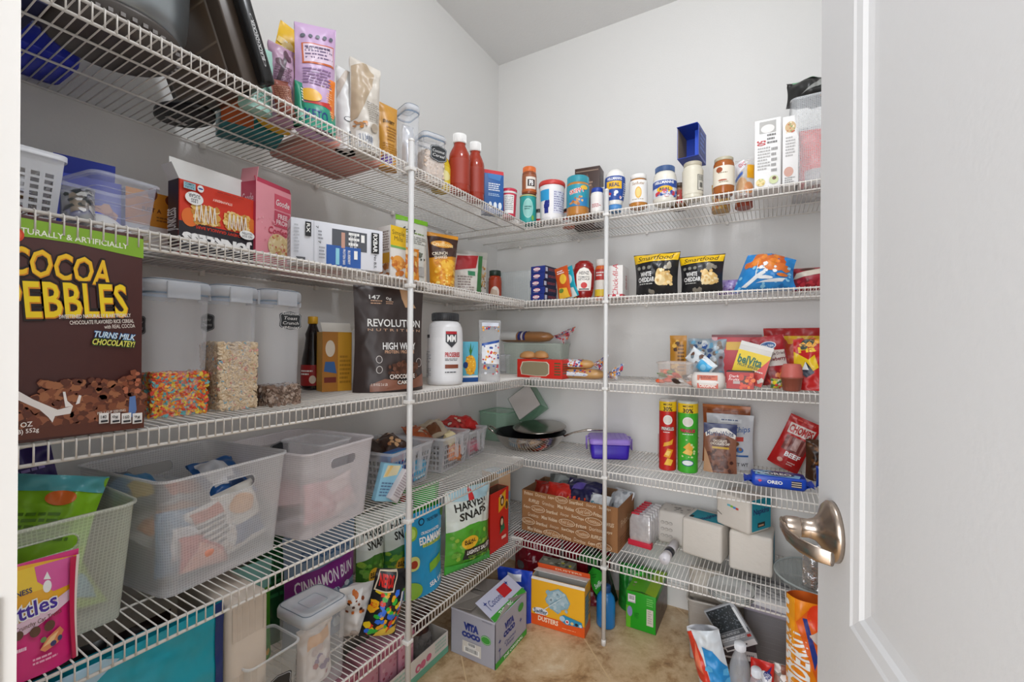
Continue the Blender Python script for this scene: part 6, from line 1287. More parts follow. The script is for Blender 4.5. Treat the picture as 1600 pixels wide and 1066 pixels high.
lay(Bk6,[(-.03,.02,.07,10,-70,.09,.09,'#6a86a8',[],'blue grey packet on the left of the smallest pierced basket'),(.03,.0,.075,-10,-64,.10,.10,'#c0302a',[('s',.1,.1,.9,.9,10,.01,['#e8dcd0','#8a1a1c','#d8c0a8'])],'red and cream packet heaped on the smallest pierced basket'),
   (.062,-.03,.085,-30,-70,.07,.09,'#c8201c',[('p',[(.3,.3),(.7,.3),(.5,.8)],'#e0483a')],'bright red packet sticking out towards the wok handle'),(.0,-.06,.006,0,-8,.08,.05,'#b86a78',[],'dull pink packet low in the smallest pierced basket')],'',sd=280)
# ================================================================ lowest shelf, left wall
S1 = SZ[1]
P = at3(.335,-1.568,S1,89,.330,.288,.03); P['loc'].x = .315; P['h'] = .283
pouch('ice_melt_bag','large turquoise bag with a navy side edge at the door end, lowest shelf','bag',P,'#1a9fb4',
  [('p',[(0,.55),(.18,.78),(.42,.86),(.55,.97),(.5,1),(0,1)],'#a9cce0'),('p',[(0,.5),(.3,.70),(.40,.74),(.50,.80),(.46,.88),(.2,.82),(0,.72)],'#dfe8ee'),('p',[(.28,.30),(.52,.58),(.56,.42),(.4,.3)],'#e0a82c'),('p',[(.31,.30),(.50,.53),(.53,.42),(.4,.3)],'#c8361c'),('r',.955,0,1,1,'#17316f'),('s',.05,.7,.4,.98,24,.008,['#e8f0f4','#7ab4d0'])],T=.05,cr=.005,seed=300,style='open')
P = at3(.17,-1.62,S1,80,.2,.24,.1); pouch('black_bag','black bag standing behind the turquoise bag on the lowest shelf','bag',P,'#1c1a1c',[('s',.1,.5,.9,.98,10,.012,['#3a3638','#55504e','#4a1c20'])],T=.10,cr=.010,seed=301)
P = at3(.15,-1.457,S1,95,.09,.22,.1); pouch('coffee_bag','dark brown bag standing against the wall behind the white paper pack','bag',P,'#33201c',[('r',.2,.6,.8,.9,'#4a1c1c')],T=.08,cr=.008,seed=302)
P = at3(.23,-1.362,S1,90,.075,.27,.20)
carton('paper_pack','tall cream paper pack right of the turquoise bag on the lowest shelf','paper pack',P,'#d6cabd',b=.014,front=[('l',.1,.02,.9,.98,2,'#cbbfb2')],rough=.8)
P = F('L',1,388,443,880,d=.20,yb=990,h=.235,ang=84); P['w'] = .10; P['loc'].y = -1.255; P['loc'].x = .13
pouch('snack_pouch','bright green pouch with a row of red round badges behind the open plastic box','pouch',P,'#4f9c28',[('r',0,.72,1,1,'#7fb8b0'),('t','T',.12,.80,.14,.10,Bk,0,.05),*[('e',.66,.60-.19*i,.17,.075,'#c8282c') for i in range(3)],*[('l',.56,.57-.19*i,.76,.63-.19*i,2,'#f0dcd8') for i in range(3)],('e',.1,.30,.14,.12,'#e8902a'),('s',.1,.02,.9,.2,10,.01,['#d8a83a','#3a7a24'])],T=.05,cr=.003,seed=303)
P = at3(.085,-1.165,S1,84,.12,.26,.05); pouch('snack_pouch','dark green pouch against the wall between the bright green pouch and the purple bag','pouch',P,'#1f5a34',[('l',.1,.4,.9,.9,8,'#3a8a54')],T=.05,cr=.005,seed=304)
P = F('L',1,452,566,845,d=.20,yb=960,h=.272,ang=80)
pouch('snack_bag','purple and grey blue bag lettered CINNAMON BUN standing behind the lidded box','bag',P,'#7d93ac',[('p',[(0,.28),(1,.42),(1,.68),(0,.62)],'#7a1f7e'),('t','CINNAMON BUN',.52,.53,.84,.12,'#e6dfe8',3,.03),('t','DUGGON',.55,.78,.7,.10,'#3a5f8a',0,.05),('p',[(.42,.36),(.7,.38),(.62,.26),(.5,.22),(.40,.28)],'#dcdcd8'),('r',.50,.30,.60,.34,'#b8342c'),('s',.5,.05,1,.4,20,.012,['#9ab0c4','#5f7a94','#c8d2dc'])],T=.08,cr=.004,seed=305)
P = at3(.298,-1.322,S1+.0,90,.108,.145,.104)
rounded_canister('food_box','open square plastic box with a blank black plaque label on the lowest shelf','food box',P,clear('#e6eae8',.13,.12),lid=False,taper=.88,rr=.014,chalk=('front',.55,.52,.058,.05,['']))
P = at3(.293,-1.205,S1,90,.108,.178,.108)
rounded_canister('food_canister','square frosted canister with a flat latched lid, full of crumpled packaging','food canister',P,clear('#e4e7ec',.16,.12),taper=.93,rr=.014,lidz=.12,latch=False,lidm=frost('#e2e5ea',.75))
Q = at3(.298,-1.205,S1+.006,84,.080,.12,.03)
pouch('snack_packet','white and tan crumpled packet inside the frosted lidded canister','snack packet',Q,'#dcd4ce',[('p',[(.2,.6),(.9,.65),(.9,.85),(.3,.82)],'#e0b48a'),('s',.1,.1,.9,.6,12,.008,['#a86a6a','#c8b8b4','#8a7a90'])],T=.05,cr=.012,seed=306)
P = F('L',1,545,604,926,b=(578,1002),ang=60,D=.05); P['loc'].x -= .03
pouch('marshmallow_bag','crumpled white bag with brown print slumped between the canister and the black candy bag','bag',P,'#ddd8d4',[('p',[(.1,.7),(.5,.8),(.6,.98),(.2,.9)],'#efeeec'),('s',.15,.5,.7,.95,16,.005,['#4a2c20','#8a4a2c','#d8742c']),('s',.3,.05,.9,.4,6,.01,['#b8aca4'])],T=.08,cr=.012,seed=307,style='pillow')
P = F('L',1,558,628,898,b=(600,1006),ang=64,D=.05); P['ry'] = 16; P['w'] *= .86; P['h'] *= .92
pouch('candy_bag','black candy bag covered in red, green, blue and yellow splashes, leaning by the pole','candy bag',P,'#18181c',[('s',.05,.05,.95,.72,90,.0075,['#2fae3a','#d8341c','#e8a81c','#2a6ad8','#2a6ad8','#e0c01c']),('p',[(.02,.70),(.50,.72),(.55,1),(.08,.99)],'#d8c8b0'),('p',[(.05,.72),(.47,.74),(.52,.98),(.10,.97)],Bk),('t','NERDS',.28,.86,.36,.17,'#d8241c',0,.07),('r',.75,.5,.82,.72,'#e0e0e4'),('s',.4,.0,.9,.15,10,.012,['#d8a02c','#e0c040'])],T=.07,cr=.006,seed=308,style='pillow')
def harvest(P,label,seed,lower='#4f8a24',extra=()):
    return pouch('snack_bag',label,'bag',P,lower,[('r',0,.58,1,1,'#d5dcd6'),('p',[(0,.58),(0,.50),(.5,.60),(1,.52),(1,.64),(0,.64)],'#cfd6cc'),('s',.05,.08,.95,.50,60,.009,['#6aa83a','#4f8a2c','#7db048','#93b83f']),('t','HARVEST',.5,.82,.74,.10,'#22241f',6,.05),('t','SNAPS',.52,.70,.62,.10,'#22241f',6,.05),('e',.42,.36,.17,.085,'#e0b02c'),('t','REAL',.42,.375,.24,.05,'#3a2a12',4,.05),('l',.3,.32,.54,.35,1,'#3a2a12'),*extra],T=.075,cr=.005,seed=seed,style='pillow')
P = F('L',1,562,607,850,d=.2,yb=915,h=.262,ang=80,D=.05); harvest(P,'green and white pea snack bag at the back, left of its twin beside the pole',310,'#3f7424')
P = F('L',1,604,652,828,d=.22,yb=930,h=.262,ang=76,D=.05); harvest(P,'green and white pea snack bag directly behind the left pole',311,'#3f7e4a')
P = at3(.262,-.812,S1,84,.150,.243,.04)
pouch('edamame_bag','bright blue edamame bag with avocado drawings right of the left pole','bag',P,'#2496c8',[('e',.38,.88,.07,.045,'#16304a'),('e',.38,.88,.045,.03,'#2496c8'),('t','THE ONLY BEAN',.68,.88,.34,.04,'#16304a',0,.03),('t','CRUNCHY ROASTED',.60,.74,.5,.035,Wh,0,.04),('t','EDAMAME',.62,.655,.66,.09,Wh,0,.06),('r',.36,.575,.92,.61,'#c8d83a'),('t','HIGH PROTEIN',.64,.592,.5,.025,'#1c5a7a',0,.03),('e',.12,.78,.14,.09,'#8ab83a'),('e',.12,.78,.09,.06,'#b8d86a'),('e',.14,.42,.13,.09,'#d8e08a'),('e',.15,.41,.07,.05,'#a8341c'),('e',.1,.1,.2,.1,'#8ab83a'),('p',[(.5,.36),(.9,.42),(.88,.30),(.5,.25)],'#7ab02c'),('t','SEA SALT',.72,.12,.46,.06,Wh,8,.04),('e',.97,.93,.07,.08,'#3f6a24')],T=.06,cr=.003,seed=312)
P = at3(.16,-.735,S1,80,.19,.275,.05)
pouch('snack_bag','vivid green bag with a red tag showing above the blue edamame bag','bag',P,'#2ea82c',[('r',.15,.86,.3,.97,'#c8281c'),('r',.4,.8,.9,.95,'#25d03a')],T=.07,cr=.005,seed=313)
P = at3(.165,-.565,S1,80,.12,.2,.05); pouch('silver_bag','silver grey bag between the edamame bag and the large pea snack bag','bag',P,'#b9bcc0',T=.06,cr=.010,seed=314)
P = at3(.292,-.628,S1,72,.185,.268,.05)
harvest(P,'large front pea snack bag, its folded top pale blue, beside the red carton',315,'#4fa02c',[('p',[(.1,.88),(.9,.84),(.95,1),(.05,1)],'#a9ccd8'),('p',[(.42,.86),(.55,.86),(.5,1),(.45,1)],'#c8282c'),('r',.30,.14,1,.28,'#26261f'),('t','LIGHTLY SALTED',.66,.23,.60,.055,Wh,0,.05),('t','Crispy Green Peas',.66,.165,.52,.04,'#8ac03a',0,.02),('r',0,0,1,.10,'#3fa43c')])
P = at3(.293,-.468,S1,88,.12,.213,.05)
carton('snack_carton','tall red snack carton with its top open, brown inside, on the lowest shelf','carton',P,'#c41c14',open_=True,inner='#6a4430',front=[('p',[(.45,.62),(.8,.70),(.84,.97),(.45,.88)],'#d8a01c'),('e',.64,.80,.10,.09,'#3a2418'),('e',.64,.79,.055,.05,'#d8b890'),('e',.88,.70,.10,.09,'#d8a01c'),('e',.88,.69,.07,.07,'#4a2a18'),('e',.62,.42,.11,.12,'#3a2418'),('e',.62,.44,.06,.06,'#d8c0a0'),('p',[(.5,.24),(.78,.30),(.74,.40),(.55,.36)],'#1c6a44'),('r',.6,.14,.84,.19,'#e8c8b8'),('l',.5,.86,.6,.92,2,'#d8d8d8')],left=[('r',0,0,1,1,'#a81812')])
P = at3(.225,-.348,S1,84,.075,.245,.085)
carton('milk_carton','tall tan and light blue carton between the red carton and the cardboard box','carton',P,'#9cb8cc',front=[('r',0,.66,1,1,'#d0b08c'),('p',[(0,.6),(.5,.7),(1,.64),(1,.54),(0,.5)],'#7fa4c4'),('l',.1,.08,.9,.48,10,'#dde4ea')],right=[('r',0,.66,1,1,'#d0b08c')],left=[('r',0,.66,1,1,'#c0a07c')])
# ================================================================ lowest shelf, back wall
P = at3(.5085,-.184,S1,-.8,.400,.163,.20)
kb = '#97683f'; wp_ = '#dcc4a6'
words = ['Fritos','Doritos','Lays','Cheetos','Smartfood','Stacys','SunChips','Tostitos','RUFFLES','Grandmas','Miss Vickies','Rold Gold']
gr = []; rr_ = random.Random(12); k = 0
for row in range(6):
    v = .93-row*.165; u = .02+.05*(row%2)
    while u < .97:
        wd = words[k % 12]; k += 1; ww = .035*len(wd)**.75*rr_.uniform(.75,.95)
        if u+ww > .985: break
        if k % 4 == 0: gr += [('e',u+ww/2,v,ww*.56,.085,wp_),('e',u+ww/2,v,ww*.52,.074,kb)]
        gr.append(('t',wd,u+ww/2,v,ww*.86,.085,wp_,rr_.uniform(-6,6),.04 if k%2 else .0,(0,.25)[k%3==0])); u += ww+.012
gr.append(('r',.1235,0,.1255,1,'#6f4a2b'))
carton('cardboard_box','open brown cardboard box printed all over with white snack names, full of chip bags','box',P,kb,open_=True,inner='#7a5a3e',front=gr,right=[('t','FritoLay',.5,.55,.7,.2,'#c8a884',0,.03),('l',.1,.05,.9,.3,4,'#7d5330')],rough=.75)
bc = P
for i,(dx,dy,z,rz,rx,w,h,c,g,lab) in enumerate((
  (-.15,-.02,.08,0,-30,.12,.11,'#8a2018',[('r',.2,.2,.8,.5,'#d8a050')],'dark red packet with an orange stripe at the left of the cardboard box'),
  (-.06,-.05,.10,6,-50,.15,.12,'#c8281c',[('p',[(0,0),(1,0),(1,.3),(0,.4)],'#e8742a')],'red packet spilling over the front of the cardboard box'),
  (.0,-.03,.125,-8,-58,.17,.13,'#222048',[('p',[(.3,.4),(.6,.5),(.6,.8),(.3,.7)],'#5a4a9a'),('e',.1,.8,.05,.06,'#e8e8f0'),('s',.1,.02,.9,.2,10,.008,['#e8502c','#f0b02c','#e02a5a'])],'navy packet with a bright orange edge on top of the cardboard box'),
  (-.09,.05,.13,20,-60,.12,.11,'#5f625f',[('p',[(.1,.2),(.8,.6),(.2,.8)],'#8a8f8c')],'grey packet at the back of the cardboard box'),
  (.09,-.05,.10,-10,-35,.09,.09,'#dfe4e6',[('t','Sun',.5,.5,.5,.2,'#1a8a9a',0,.05),('r',0,0,1,.15,'#2a9ab0')],'white and teal packet behind the right pole in the cardboard box'),
  (-.09,-.075,.08,0,-20,.07,.07,'#2a8ac0',[('p',[(.3,.1),(.9,.3),(.3,.9)],'#e8eef2')],'small light blue packet at the front of the cardboard box'),
  (.14,.04,.09,-20,-40,.10,.11,'#c9cccf',[('s',.1,.1,.9,.9,8,.01,['#8a8f94','#e8eaec'])],'clear silvery packet at the right end of the cardboard box'))):
    pouch('chip_packet',lab,'chip packet',at3(bc['loc'].x+dx,bc['loc'].y+dy,S1+z-.01,rz,w,h,.03,rx=rx),c,g,T=.05,style='pillow',cr=.009,seed=330+i)
# silver and red pouches wrapped together
P = at3(.770,-.118,S1,-6,.085,.125,.165)
r = thing('drink_pouch_pack','clear wrapped block of silver pouches with red tops right of the cardboard box','drink pack',P)
m = MB(); w,d,h = .085,.165,.125
for i in range(6):
    y = -d/2+.014+i*.0265
    m.rings([rrect(w*.9,.024,.008,.004),rrect(w,.026,.009,h*.3),rrect(w,.025,.009,h*.75),rrect(w*.8,.012,.004,h*.93)], mat('#d8d6d8',.2,.45,bump=.5,bscale=60,vary=.2), True, True)
    n_ = 4*24; 
    for q in range(n_): x_,y_,z_ = m.v[-n_+q]; m.v[-n_+q] = (x_,y_+y,z_)
m.build('pouches', r)
m = MB()
for i in range(6):
    y = -d/2+.014+i*.0265; m.box(-w*.42,y-.006,h*.90,-.006,y+.007,h*.97, mat('#c02c3c',.4), .002); m.box(.010,y-.006,h*.90,w*.40,y+.007,h*.97, mat('#d8d4d4',.4), .002)
m.build('pouch_tops', r)
m = MB(); m.box(-w/2-.002,-d/2-.003,.002,w/2+.002,-d/2+.02,.022, mat('#cf2a42',.35), .003); m.build('red_base_band', r)
P = at3(.868,-.068,S1,-2,.115,.122,.10)
carton('tissue_pack','square white pack with faint grey flower prints behind the small white tube','paper pack',P,'#d0cac2',b=.012,rough=.6,front=[*[('e',.16+.13*(i%3),.25+.2*(i//3),.06,.05,'#a39c96') for i in range(9)],*[('e',.16+.13*(i%3),.25+.2*(i//3),.045,.037,'#c4beb6') for i in range(9)]],top=[('s',.1,.1,.9,.9,14,.006,['#8a8480','#b0aaa4'])])
r = thing('spray_tube','small white tube with a black band lying on the lowest shelf, cap towards the room','tube',dict(loc=Vector((.872,-.22,S1+.0175)),rz=-4))
def cyl(m, r0, y0, y1, c, r1=None):
    n = 24; r1 = r1 or r0; m.rings([[(r0*math.cos(2*PI*k/n),y0,r0*math.sin(2*PI*k/n)) for k in range(n)],[(r1*math.cos(2*PI*k/n),y1,r1*math.sin(2*PI*k/n)) for k in range(n)]], mat(c,.35), True, True)
m = MB(); cyl(m,.0165,-.028,.075,'#d9d6da'); m.build('tube_body', r)
m = MB(); cyl(m,.0168,-.025,.008,'#20222c'); m.build('label_wrap', r)
m = MB(); cyl(m,.0172,-.066,-.028,'#e4e2e6'); m.gfx(lambda u,v,o: ((u-.5)*.02,-.066-o,(v-.5)*.02),.02,.02,[('e',.5,.5,.22,.22,'#c4c2ca')]); m.build('cap', r)
# paper napkins
def napkins(x,y,z,rz,w,d,h,label,**f):
    return carton('napkin_pack',label,'napkin pack',at3(x,y,z,rz,w,h,d),'#dcd5cb',b=.010,rough=.75,bump=.5,**f)
teal = '#1d93a6'
def nlabel(rot=0): return [('r',0,0,1,1,teal)]
napkins(.984,-.112,S1,-12,.138,.13,.128,'left of the two lower white napkin packs, a teal label on its top',top=[('r',.12,.2,1,.85,teal),('t','Napkins',.55,.5,.6,.2,'#1c2f6a',70,.05),('r',.13,.2,.22,.36,'#22302c')])
napkins(1.128,-.140,S1,-3,.128,.125,.128,'right of the two lower white napkin packs, beside the glass dish',right=[('r',.3,.1,1,.9,'#4a8ca8')])
tp = onZ(1169,838,S1+.129)
napkins(tp.x-.020,tp.y+.082,S1+.1295,-32,.125,.115,.112,'topmost white napkin pack, a teal label on its right side',right=[('r',.12,.08,1,1,teal),('t','Napkins',.55,.62,.72,.22,'#1c2f6a',0,.05),('r',.38,.16,.72,.30,'#22302c'),('r',.42,.19,.66,.24,'#c89a7a')],
  front=[('s',.35,.66,.70,.70,1,.001,['#fff']),('r',.36,.66,.46,.72,'#6ab8c8'),('r',.46,.65,.54,.71,'#8ac040'),('r',.54,.64,.62,.70,'#4a90c8'),('r',.62,.63,.70,.69,'#c84a3a'),('p',[(.06,.42),(.2,.34),(.2,.32),(.06,.40)],'#2a2a2a')])
r = thing('glass_dish','round clear glass dish with a thick rim beside the white napkin packs','dish',at3(1.318,-.185,S1,0))
gm = mat('#aeb8b6',.06,alpha=.22,vary=0)
m = MB(); m.lathe([(.03,.002),(.09,.003),(.112,.012),(.124,.030),(.128,.031),(.128,.034),(.120,.034),(.108,.017),(.088,.008),(.03,.007)], gm, 48, cap0=True, cap1=True); m.build('dish_body', r)
m = MB(); pts = [(.125*math.cos(2*PI*k/48),.125*math.sin(2*PI*k/48),.033) for k in range(49)]; m.tube(pts,.0032,mat('#c4ccca',.08,alpha=.6,vary=0),8,False); m.build('rim', r)
q = onY(1272,905,-.30)
P = at3(q.x+.02,-.285,S1+.036,-10,.10,.13,.03)
pouch('foil_sheet','crumpled silver foil standing beside the glass dish next to the door edge','foil',P,mat('#c8c8ca',.18,.85,bump=.9,bscale=120,vary=.1),T=.02,cr=.012,seed=341)
# ================================================================ on the floor
P = at3(.335,-.5535,.001,0.0,.178,.149,.205)
cb = '#a9a9b4'; nv = '#2a3a86'
vita = lambda s: [('t','VITA',.47,.70,.34,.17,nv,0,.09),('t','COCO',.47,.52,.42,.13,nv,0,.09)]
carton('drink_carton','grey lilac carton of coconut drink on the floor with one printed flap raised','carton',P,cb,open_=True,inner='#7d736a',rough=.6,
  front=[('r',0,.97,1,1,'#c2c2cc'),*vita(0),('e',.80,.56,.11,.10,'#3f9a3a'),('e',.80,.56,.10,.085,'#c8dcc4'),('e',.80,.56,.095,.075,'#3f9a3a'),('r',.28,.12,.70,.38,'#d8d4cc'),('b',.32,.14,.66,.26),('b',.40,.28,.58,.37),('l',.72,.92,.95,.96,1,'#8a8a98')],
  right=[*[('t','VITA',.42,.72,.30,.16,nv,0,.09),('t','COCO',.42,.55,.36,.13,nv,0,.09)],('t','Coconut\nWater',.45,.32,.36,.16,nv,0,.0,.2),('r',0,0,1,.13,'#3fa334'),('t','THE ORIGINAL',.55,.065,.62,.07,Wh,0,.05),*[('p',[(a+.05*math.cos(q*.785+.0),b+.06*math.sin(q*.785)) if q%2==0 else (a+.015*math.cos(q*.785),b+.018*math.sin(q*.785)) for q in range(8)],nv) for a,b in ((.12,.52),(.12,.34),(.78,.50))],('e',.78,.80,.09,.09,'#3f9a3a'),('r',.115,.12,.125,.3,nv)],
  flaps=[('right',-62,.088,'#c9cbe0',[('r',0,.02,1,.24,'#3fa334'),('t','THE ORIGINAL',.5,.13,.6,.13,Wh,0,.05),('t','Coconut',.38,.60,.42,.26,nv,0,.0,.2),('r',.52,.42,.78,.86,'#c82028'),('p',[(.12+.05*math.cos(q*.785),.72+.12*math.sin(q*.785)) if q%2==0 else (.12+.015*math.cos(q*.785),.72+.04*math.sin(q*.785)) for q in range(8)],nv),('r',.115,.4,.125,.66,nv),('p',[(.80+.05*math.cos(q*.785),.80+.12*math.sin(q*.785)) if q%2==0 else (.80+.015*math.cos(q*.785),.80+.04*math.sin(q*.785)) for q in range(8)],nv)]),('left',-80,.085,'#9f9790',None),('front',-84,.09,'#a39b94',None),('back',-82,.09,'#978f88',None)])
P = at3(.509,-.345,.001,5,.206,.177,.070)
og = '#e0571c'
r = carton('duster_box','orange and yellow duster box on the floor with its white flap half open','box',P,'#edae24',open_=True,inner='#d8d4cc',rough=.35,
  front=[('r',0,0,1,.22,og),('r',0,.94,1,1,'#e8e4de'),('t','DUSTERS',.33,.15,.38,.10,'#f6e2c8',-2,.05),('e',.18,.30,.15,.075,'#e8e8ee'),('t','Swiffer',.185,.30,.26,.10,'#1c3f5a',0,.04),('t','Swiffer',.18,.305,.26,.11,'#a8ccd8',-4,.01,.2) if 0 else ('e',.2,.23,.1,.01,'#e0571c'),
   ('p',[(.27,.58),(.38,.78),(.52,.86),(.66,.78),(.74,.62),(.70,.50),(.58,.44),(.52,.34),(.38,.42)],'#7fa6b4'),('p',[(.29,.58),(.39,.76),(.52,.83),(.64,.76),(.71,.62),(.66,.52),(.56,.47),(.50,.38),(.40,.44)],'#a4bcc6'),('s',.32,.42,.68,.78,36,.008,['#8fb0be','#b4c8d0','#9ab6c2']),('p',[(.22,.34),(.56,.66),(.57,.655),(.235,.33)],'#c8d4d8'),('p',[(.36,.50),(.60,.72),(.605,.715),(.37,.49)],'#6a8a98'),
   ('p',[(.55,.30),(.62,.36),(.95,.30),(.97,.20),(.66,.18),(.56,.24)],'#2a8cb4'),('e',.60,.28,.05,.055,'#a8c8dc'),('e',.69,.24,.035,.045,'#e8e0e0'),('r',.67,.22,.71,.26,'#c8342c'),('e',.78,.235,.03,.03,'#d8c088'),('e',.86,.235,.03,.03,'#1c2c3c'),('e',.93,.23,.025,.03,'#b8d4e0'),('l',.60,.07,.93,.10,1,'#f0a070')],
  right=[('r',0,0,1,.2,og),('r',.05,.22,.6,.8,'#8a9c94'),('l',.1,.3,.9,.8,6,'#6a7a72')],
  flaps=[('back',-20,.022,og,[('t','DUSTERS',.6,.5,.5,.4,'#f6d8b8',0,.03)]),('back',-78,.045,'#e9e7e4',[('l',.3,.5,.5,.7,1,'#3a3a3a')])])
for i,(dx,c,cn) in enumerate(((-.05,'#3a94c4','blue'),(.015,'#2c2a26','black'),(.045,'#d8a42c','yellow'))):
    o = MB(); o.box(-.026,-.010,0,.026,.010,.150, mat(c,.4), .003); o.gfx(lambda u,v,q: ((u-.5)*.05,-.010-q,v*.15),.05,.15,[('r',.1,.80,.9,.95,'#e8e8e8')]); o = o.build('duster_refill'); pose(o, at3(.509+dx,-.355+dx*.08,.004,5)); tag(o,f'{cn} refill pack standing inside the orange duster box','refill pack')
P = at3(.775,-.130,.001,0,.107,.134,.198)
gg = '#1f9c1c'
carton('spray_box','bright green box with a pale side label and torn top standing on the floor','box',P,gg,rough=.35,
  front=[('r',0,.0,.16,.6,'#5fae24'),('r',.06,.70,.32,.92,'#c9b8c4'),('b',.08,.74,.30,.90),('e',.13,.45,.09,.14,'#8a8ab4'),('t','WET',.36,.38,.16,.16,'#127a18',0,.05),('l',.70,.70,.92,.92,4,'#7fd06a'),('r',.70,.20,.92,.64,'#d4ccc0'),('l',.74,.24,.88,.60,6,'#a8a098')],
  top=[('r',0,0,1,1,'#5fb81f'),('r',.62,0,1,1,'#9cc41e'),('s',.1,.2,.5,.6,8,.010,['#8a9a5a','#c8c8b0']),('t','WET',.45,.75,.3,.15,'#1c7a1a',0,.05),('p',[(0,0),(.5,.06),(.9,0),(.5,.02)],'#14601a')],right=[('r',0,0,1,.86,'#5a4a44'),('s',.1,.1,.9,.8,20,.010,['#6a5a50','#483a34','#7a6a5a'])])
# dark green bottle lying between
r = thing('cleaner_bottle','black bottle with a bright green oval label tipped behind the right pole','bottle',dict(loc=Vector((.615,-.20,.128)),rz=-12,rx=-8,ry=-28))
m = MB(); m.rings([rrect(.085*a,.05*a,.018*a,z) for a,z in ((.7,-.085),(.98,-.075),(1,-.05),(1,.04),(.8,.065),(.4,.085),(.36,.10))], mat('#1c211c',.2), True, True)
m.gfx(lambda u,v,o: ((u-.5)*.08,-.026-o,(v-.5)*.11),.08,.11,[('p',[(.1,.3),(.3,.05),(.8,.05),(.98,.35),(.9,.8),(.5,.98),(.1,.8)],'#2f9c2c'),('t','Swiffer',.55,.42,.6,.16,'#d0dcd0',18,.05,.2),('l',.3,.6,.6,.75,2,'#1c6a1c')]); m.build('bottle_body', r)
m = MB(); m.lathe([(.018,.10),(.019,.104),(.019,.125),(.016,.128)], mat('#25342a',.4), 20); m.build('cap', r)
m = MB(); m.box(-.05,-.004,-.010,-.036,.004,.02,'#b8b0ac'); m.build('hang_tag', r)
P = at3(.705,-.10,.001,8,.10,.17,.05); pouch('green_bag','dark green bag with light green corner standing behind the bright green box','bag',P,'#1f7a2a',[('p',[(.5,.4),(1,.5),(1,.9),(.6,.8)],'#3fb83a')],T=.08,cr=.01,seed=349)
# blue bottle right of the duster box
P = at3(.655,-.262,.001,0,.07,.15,.06)
jar('detergent_bottle','blue plastic bottle standing right behind the duster box','bottle',P,mat('#1f7ac0',.25),'#174a80',None,bprof=[(.9,0),(1,.04),(1,.6),(.9,.72),(.5,.84)],lprof=[(.5,.83),(.52,.84),(.52,.98),(.45,1)],sy=.8)
# blue bag and olive tin between the two boxes
P = at3(.345,-.40,.001,12,.14,.19,.05); pouch('blue_bag','royal blue bag with a white patch between the coconut drink carton and the duster box','bag',P,'#1c3fae',[('r',.3,.78,.7,.92,'#e0e4ee'),('r',.6,.6,.8,.7,'#8ab0d8')],T=.05,cr=.006,seed=350)
P = at3(.46,-.265,.001,5,.14,.186,.05); carton('foil_box','grey olive patterned box behind the blue bag under the corner','box',P,'#8a8a7c',top=[('s',.05,.05,.95,.95,18,.008,['#b8b8a8','#5a5a4c','#c8c03a'])])
for i,(x,y,w,rz,lab) in enumerate(((.30,-.13,.22,6,'dark red glossy bag lying deep under the corner, left of the other'),(.52,-.115,.22,-6,'dark red glossy bag lying deep under the corner, right of the other'))):
    P = at3(x,y,.001,rz,w,.205,.1); pouch('red_bag',lab,'bag',P,'#8a1426',[('l',.3,.5,.6,.55,1,'#c8707a'),('e',.2,.4,.1,.08,'#6a6a6c')],T=.13,cr=.010,seed=352+i,rough=.25)
P = at3(.575,-.21,.187,-4,.12,.06,.05,rx=-70); pouch('green_packet','dark green packet lying on top of the right dark red bag','packet',P,'#2f6e34',[('l',.2,.3,.8,.7,2,'#4a8a4c')],T=.03,cr=.006,seed=356,style='pillow')
# egg carton tray with pink cups
P = at3(.150,-.905,.001,90,.485,.071,.18)
carton('drink_tray','long low white and mint green cardboard tray on the floor under the left shelf','tray',P,'#d9d3cb',open_=True,inner='#bdb5ac',rough=.6,front=[('r',0,0,1,.30,'#6fb094'),('e',.70,.50,.025,.17,'#cf6a86'),('e',.745,.52,.025,.17,'#cf6a86'),('e',.80,.58,.025,.15,'#cf6a86'),('e',.70,.50,.012,.08,'#d9d3cb'),('l',.45,.35,.62,.9,3,'#a8c4b4'),('l',.86,.4,.97,.9,3,'#a8c4b4')],right=[('r',0,0,1,.3,'#6fb094')])
for i,(y,z) in enumerate(((-1.05,.16),(-.975,.165),(-.905,.165),(-.835,.16))):
    P = at3(.185,y,.004,90,.062,z,.07)
    carton('pink_pack','pink wrapped pack standing in the long low tray, '+['first from the door end','second from the door end','third, just right of the pole foot','last, beside the brown film bag'][i],'pack',P,'#c48a9a',b=.006,rough=.3,group='pink packs in the tray',front=[('r',0,.80,1,.9,'#a85a74'),('s',.1,.1,.9,.75,14,.006,['#b86a80','#d8a8b4','#a04a5a'])])
P = at3(.165,-.735,.004,88,.13,.17,.05); pouch('film_bag','clear film bag with a dark brown filling in the long low tray','bag',P,mat('#8c8682',.12,alpha=.55,vary=.1),[('e',.5,.72,.4,.22,'#3a1a14')],T=.10,cr=.012,seed=360)
# plain bins on the floor at the right
def fbin(x,y,w,d,h,rz,label,col,a):
    P = at3(x,y,.001,rz,w,h,d); tub('plastic_bin',label,'bin',P,frost(col,a),taper=.9,rr=.015,ribs=9); return P
fbin(1.012,-.190,.150,.20,.200,4,'ribbed beige grey bin on the floor right of the green box','#b9b2aa',.93)
fbin(1.180,-.118,.150,.18,.198,0,'ribbed translucent grey bin on the floor beside the orange bag','#b4b2b6',.72)
P = at3(1.285,-.10,.001,0,.05,.19,.12); carton('teal_box','teal blue box standing on the floor right of the ribbed translucent bin','box',P,'#1c6a7c')
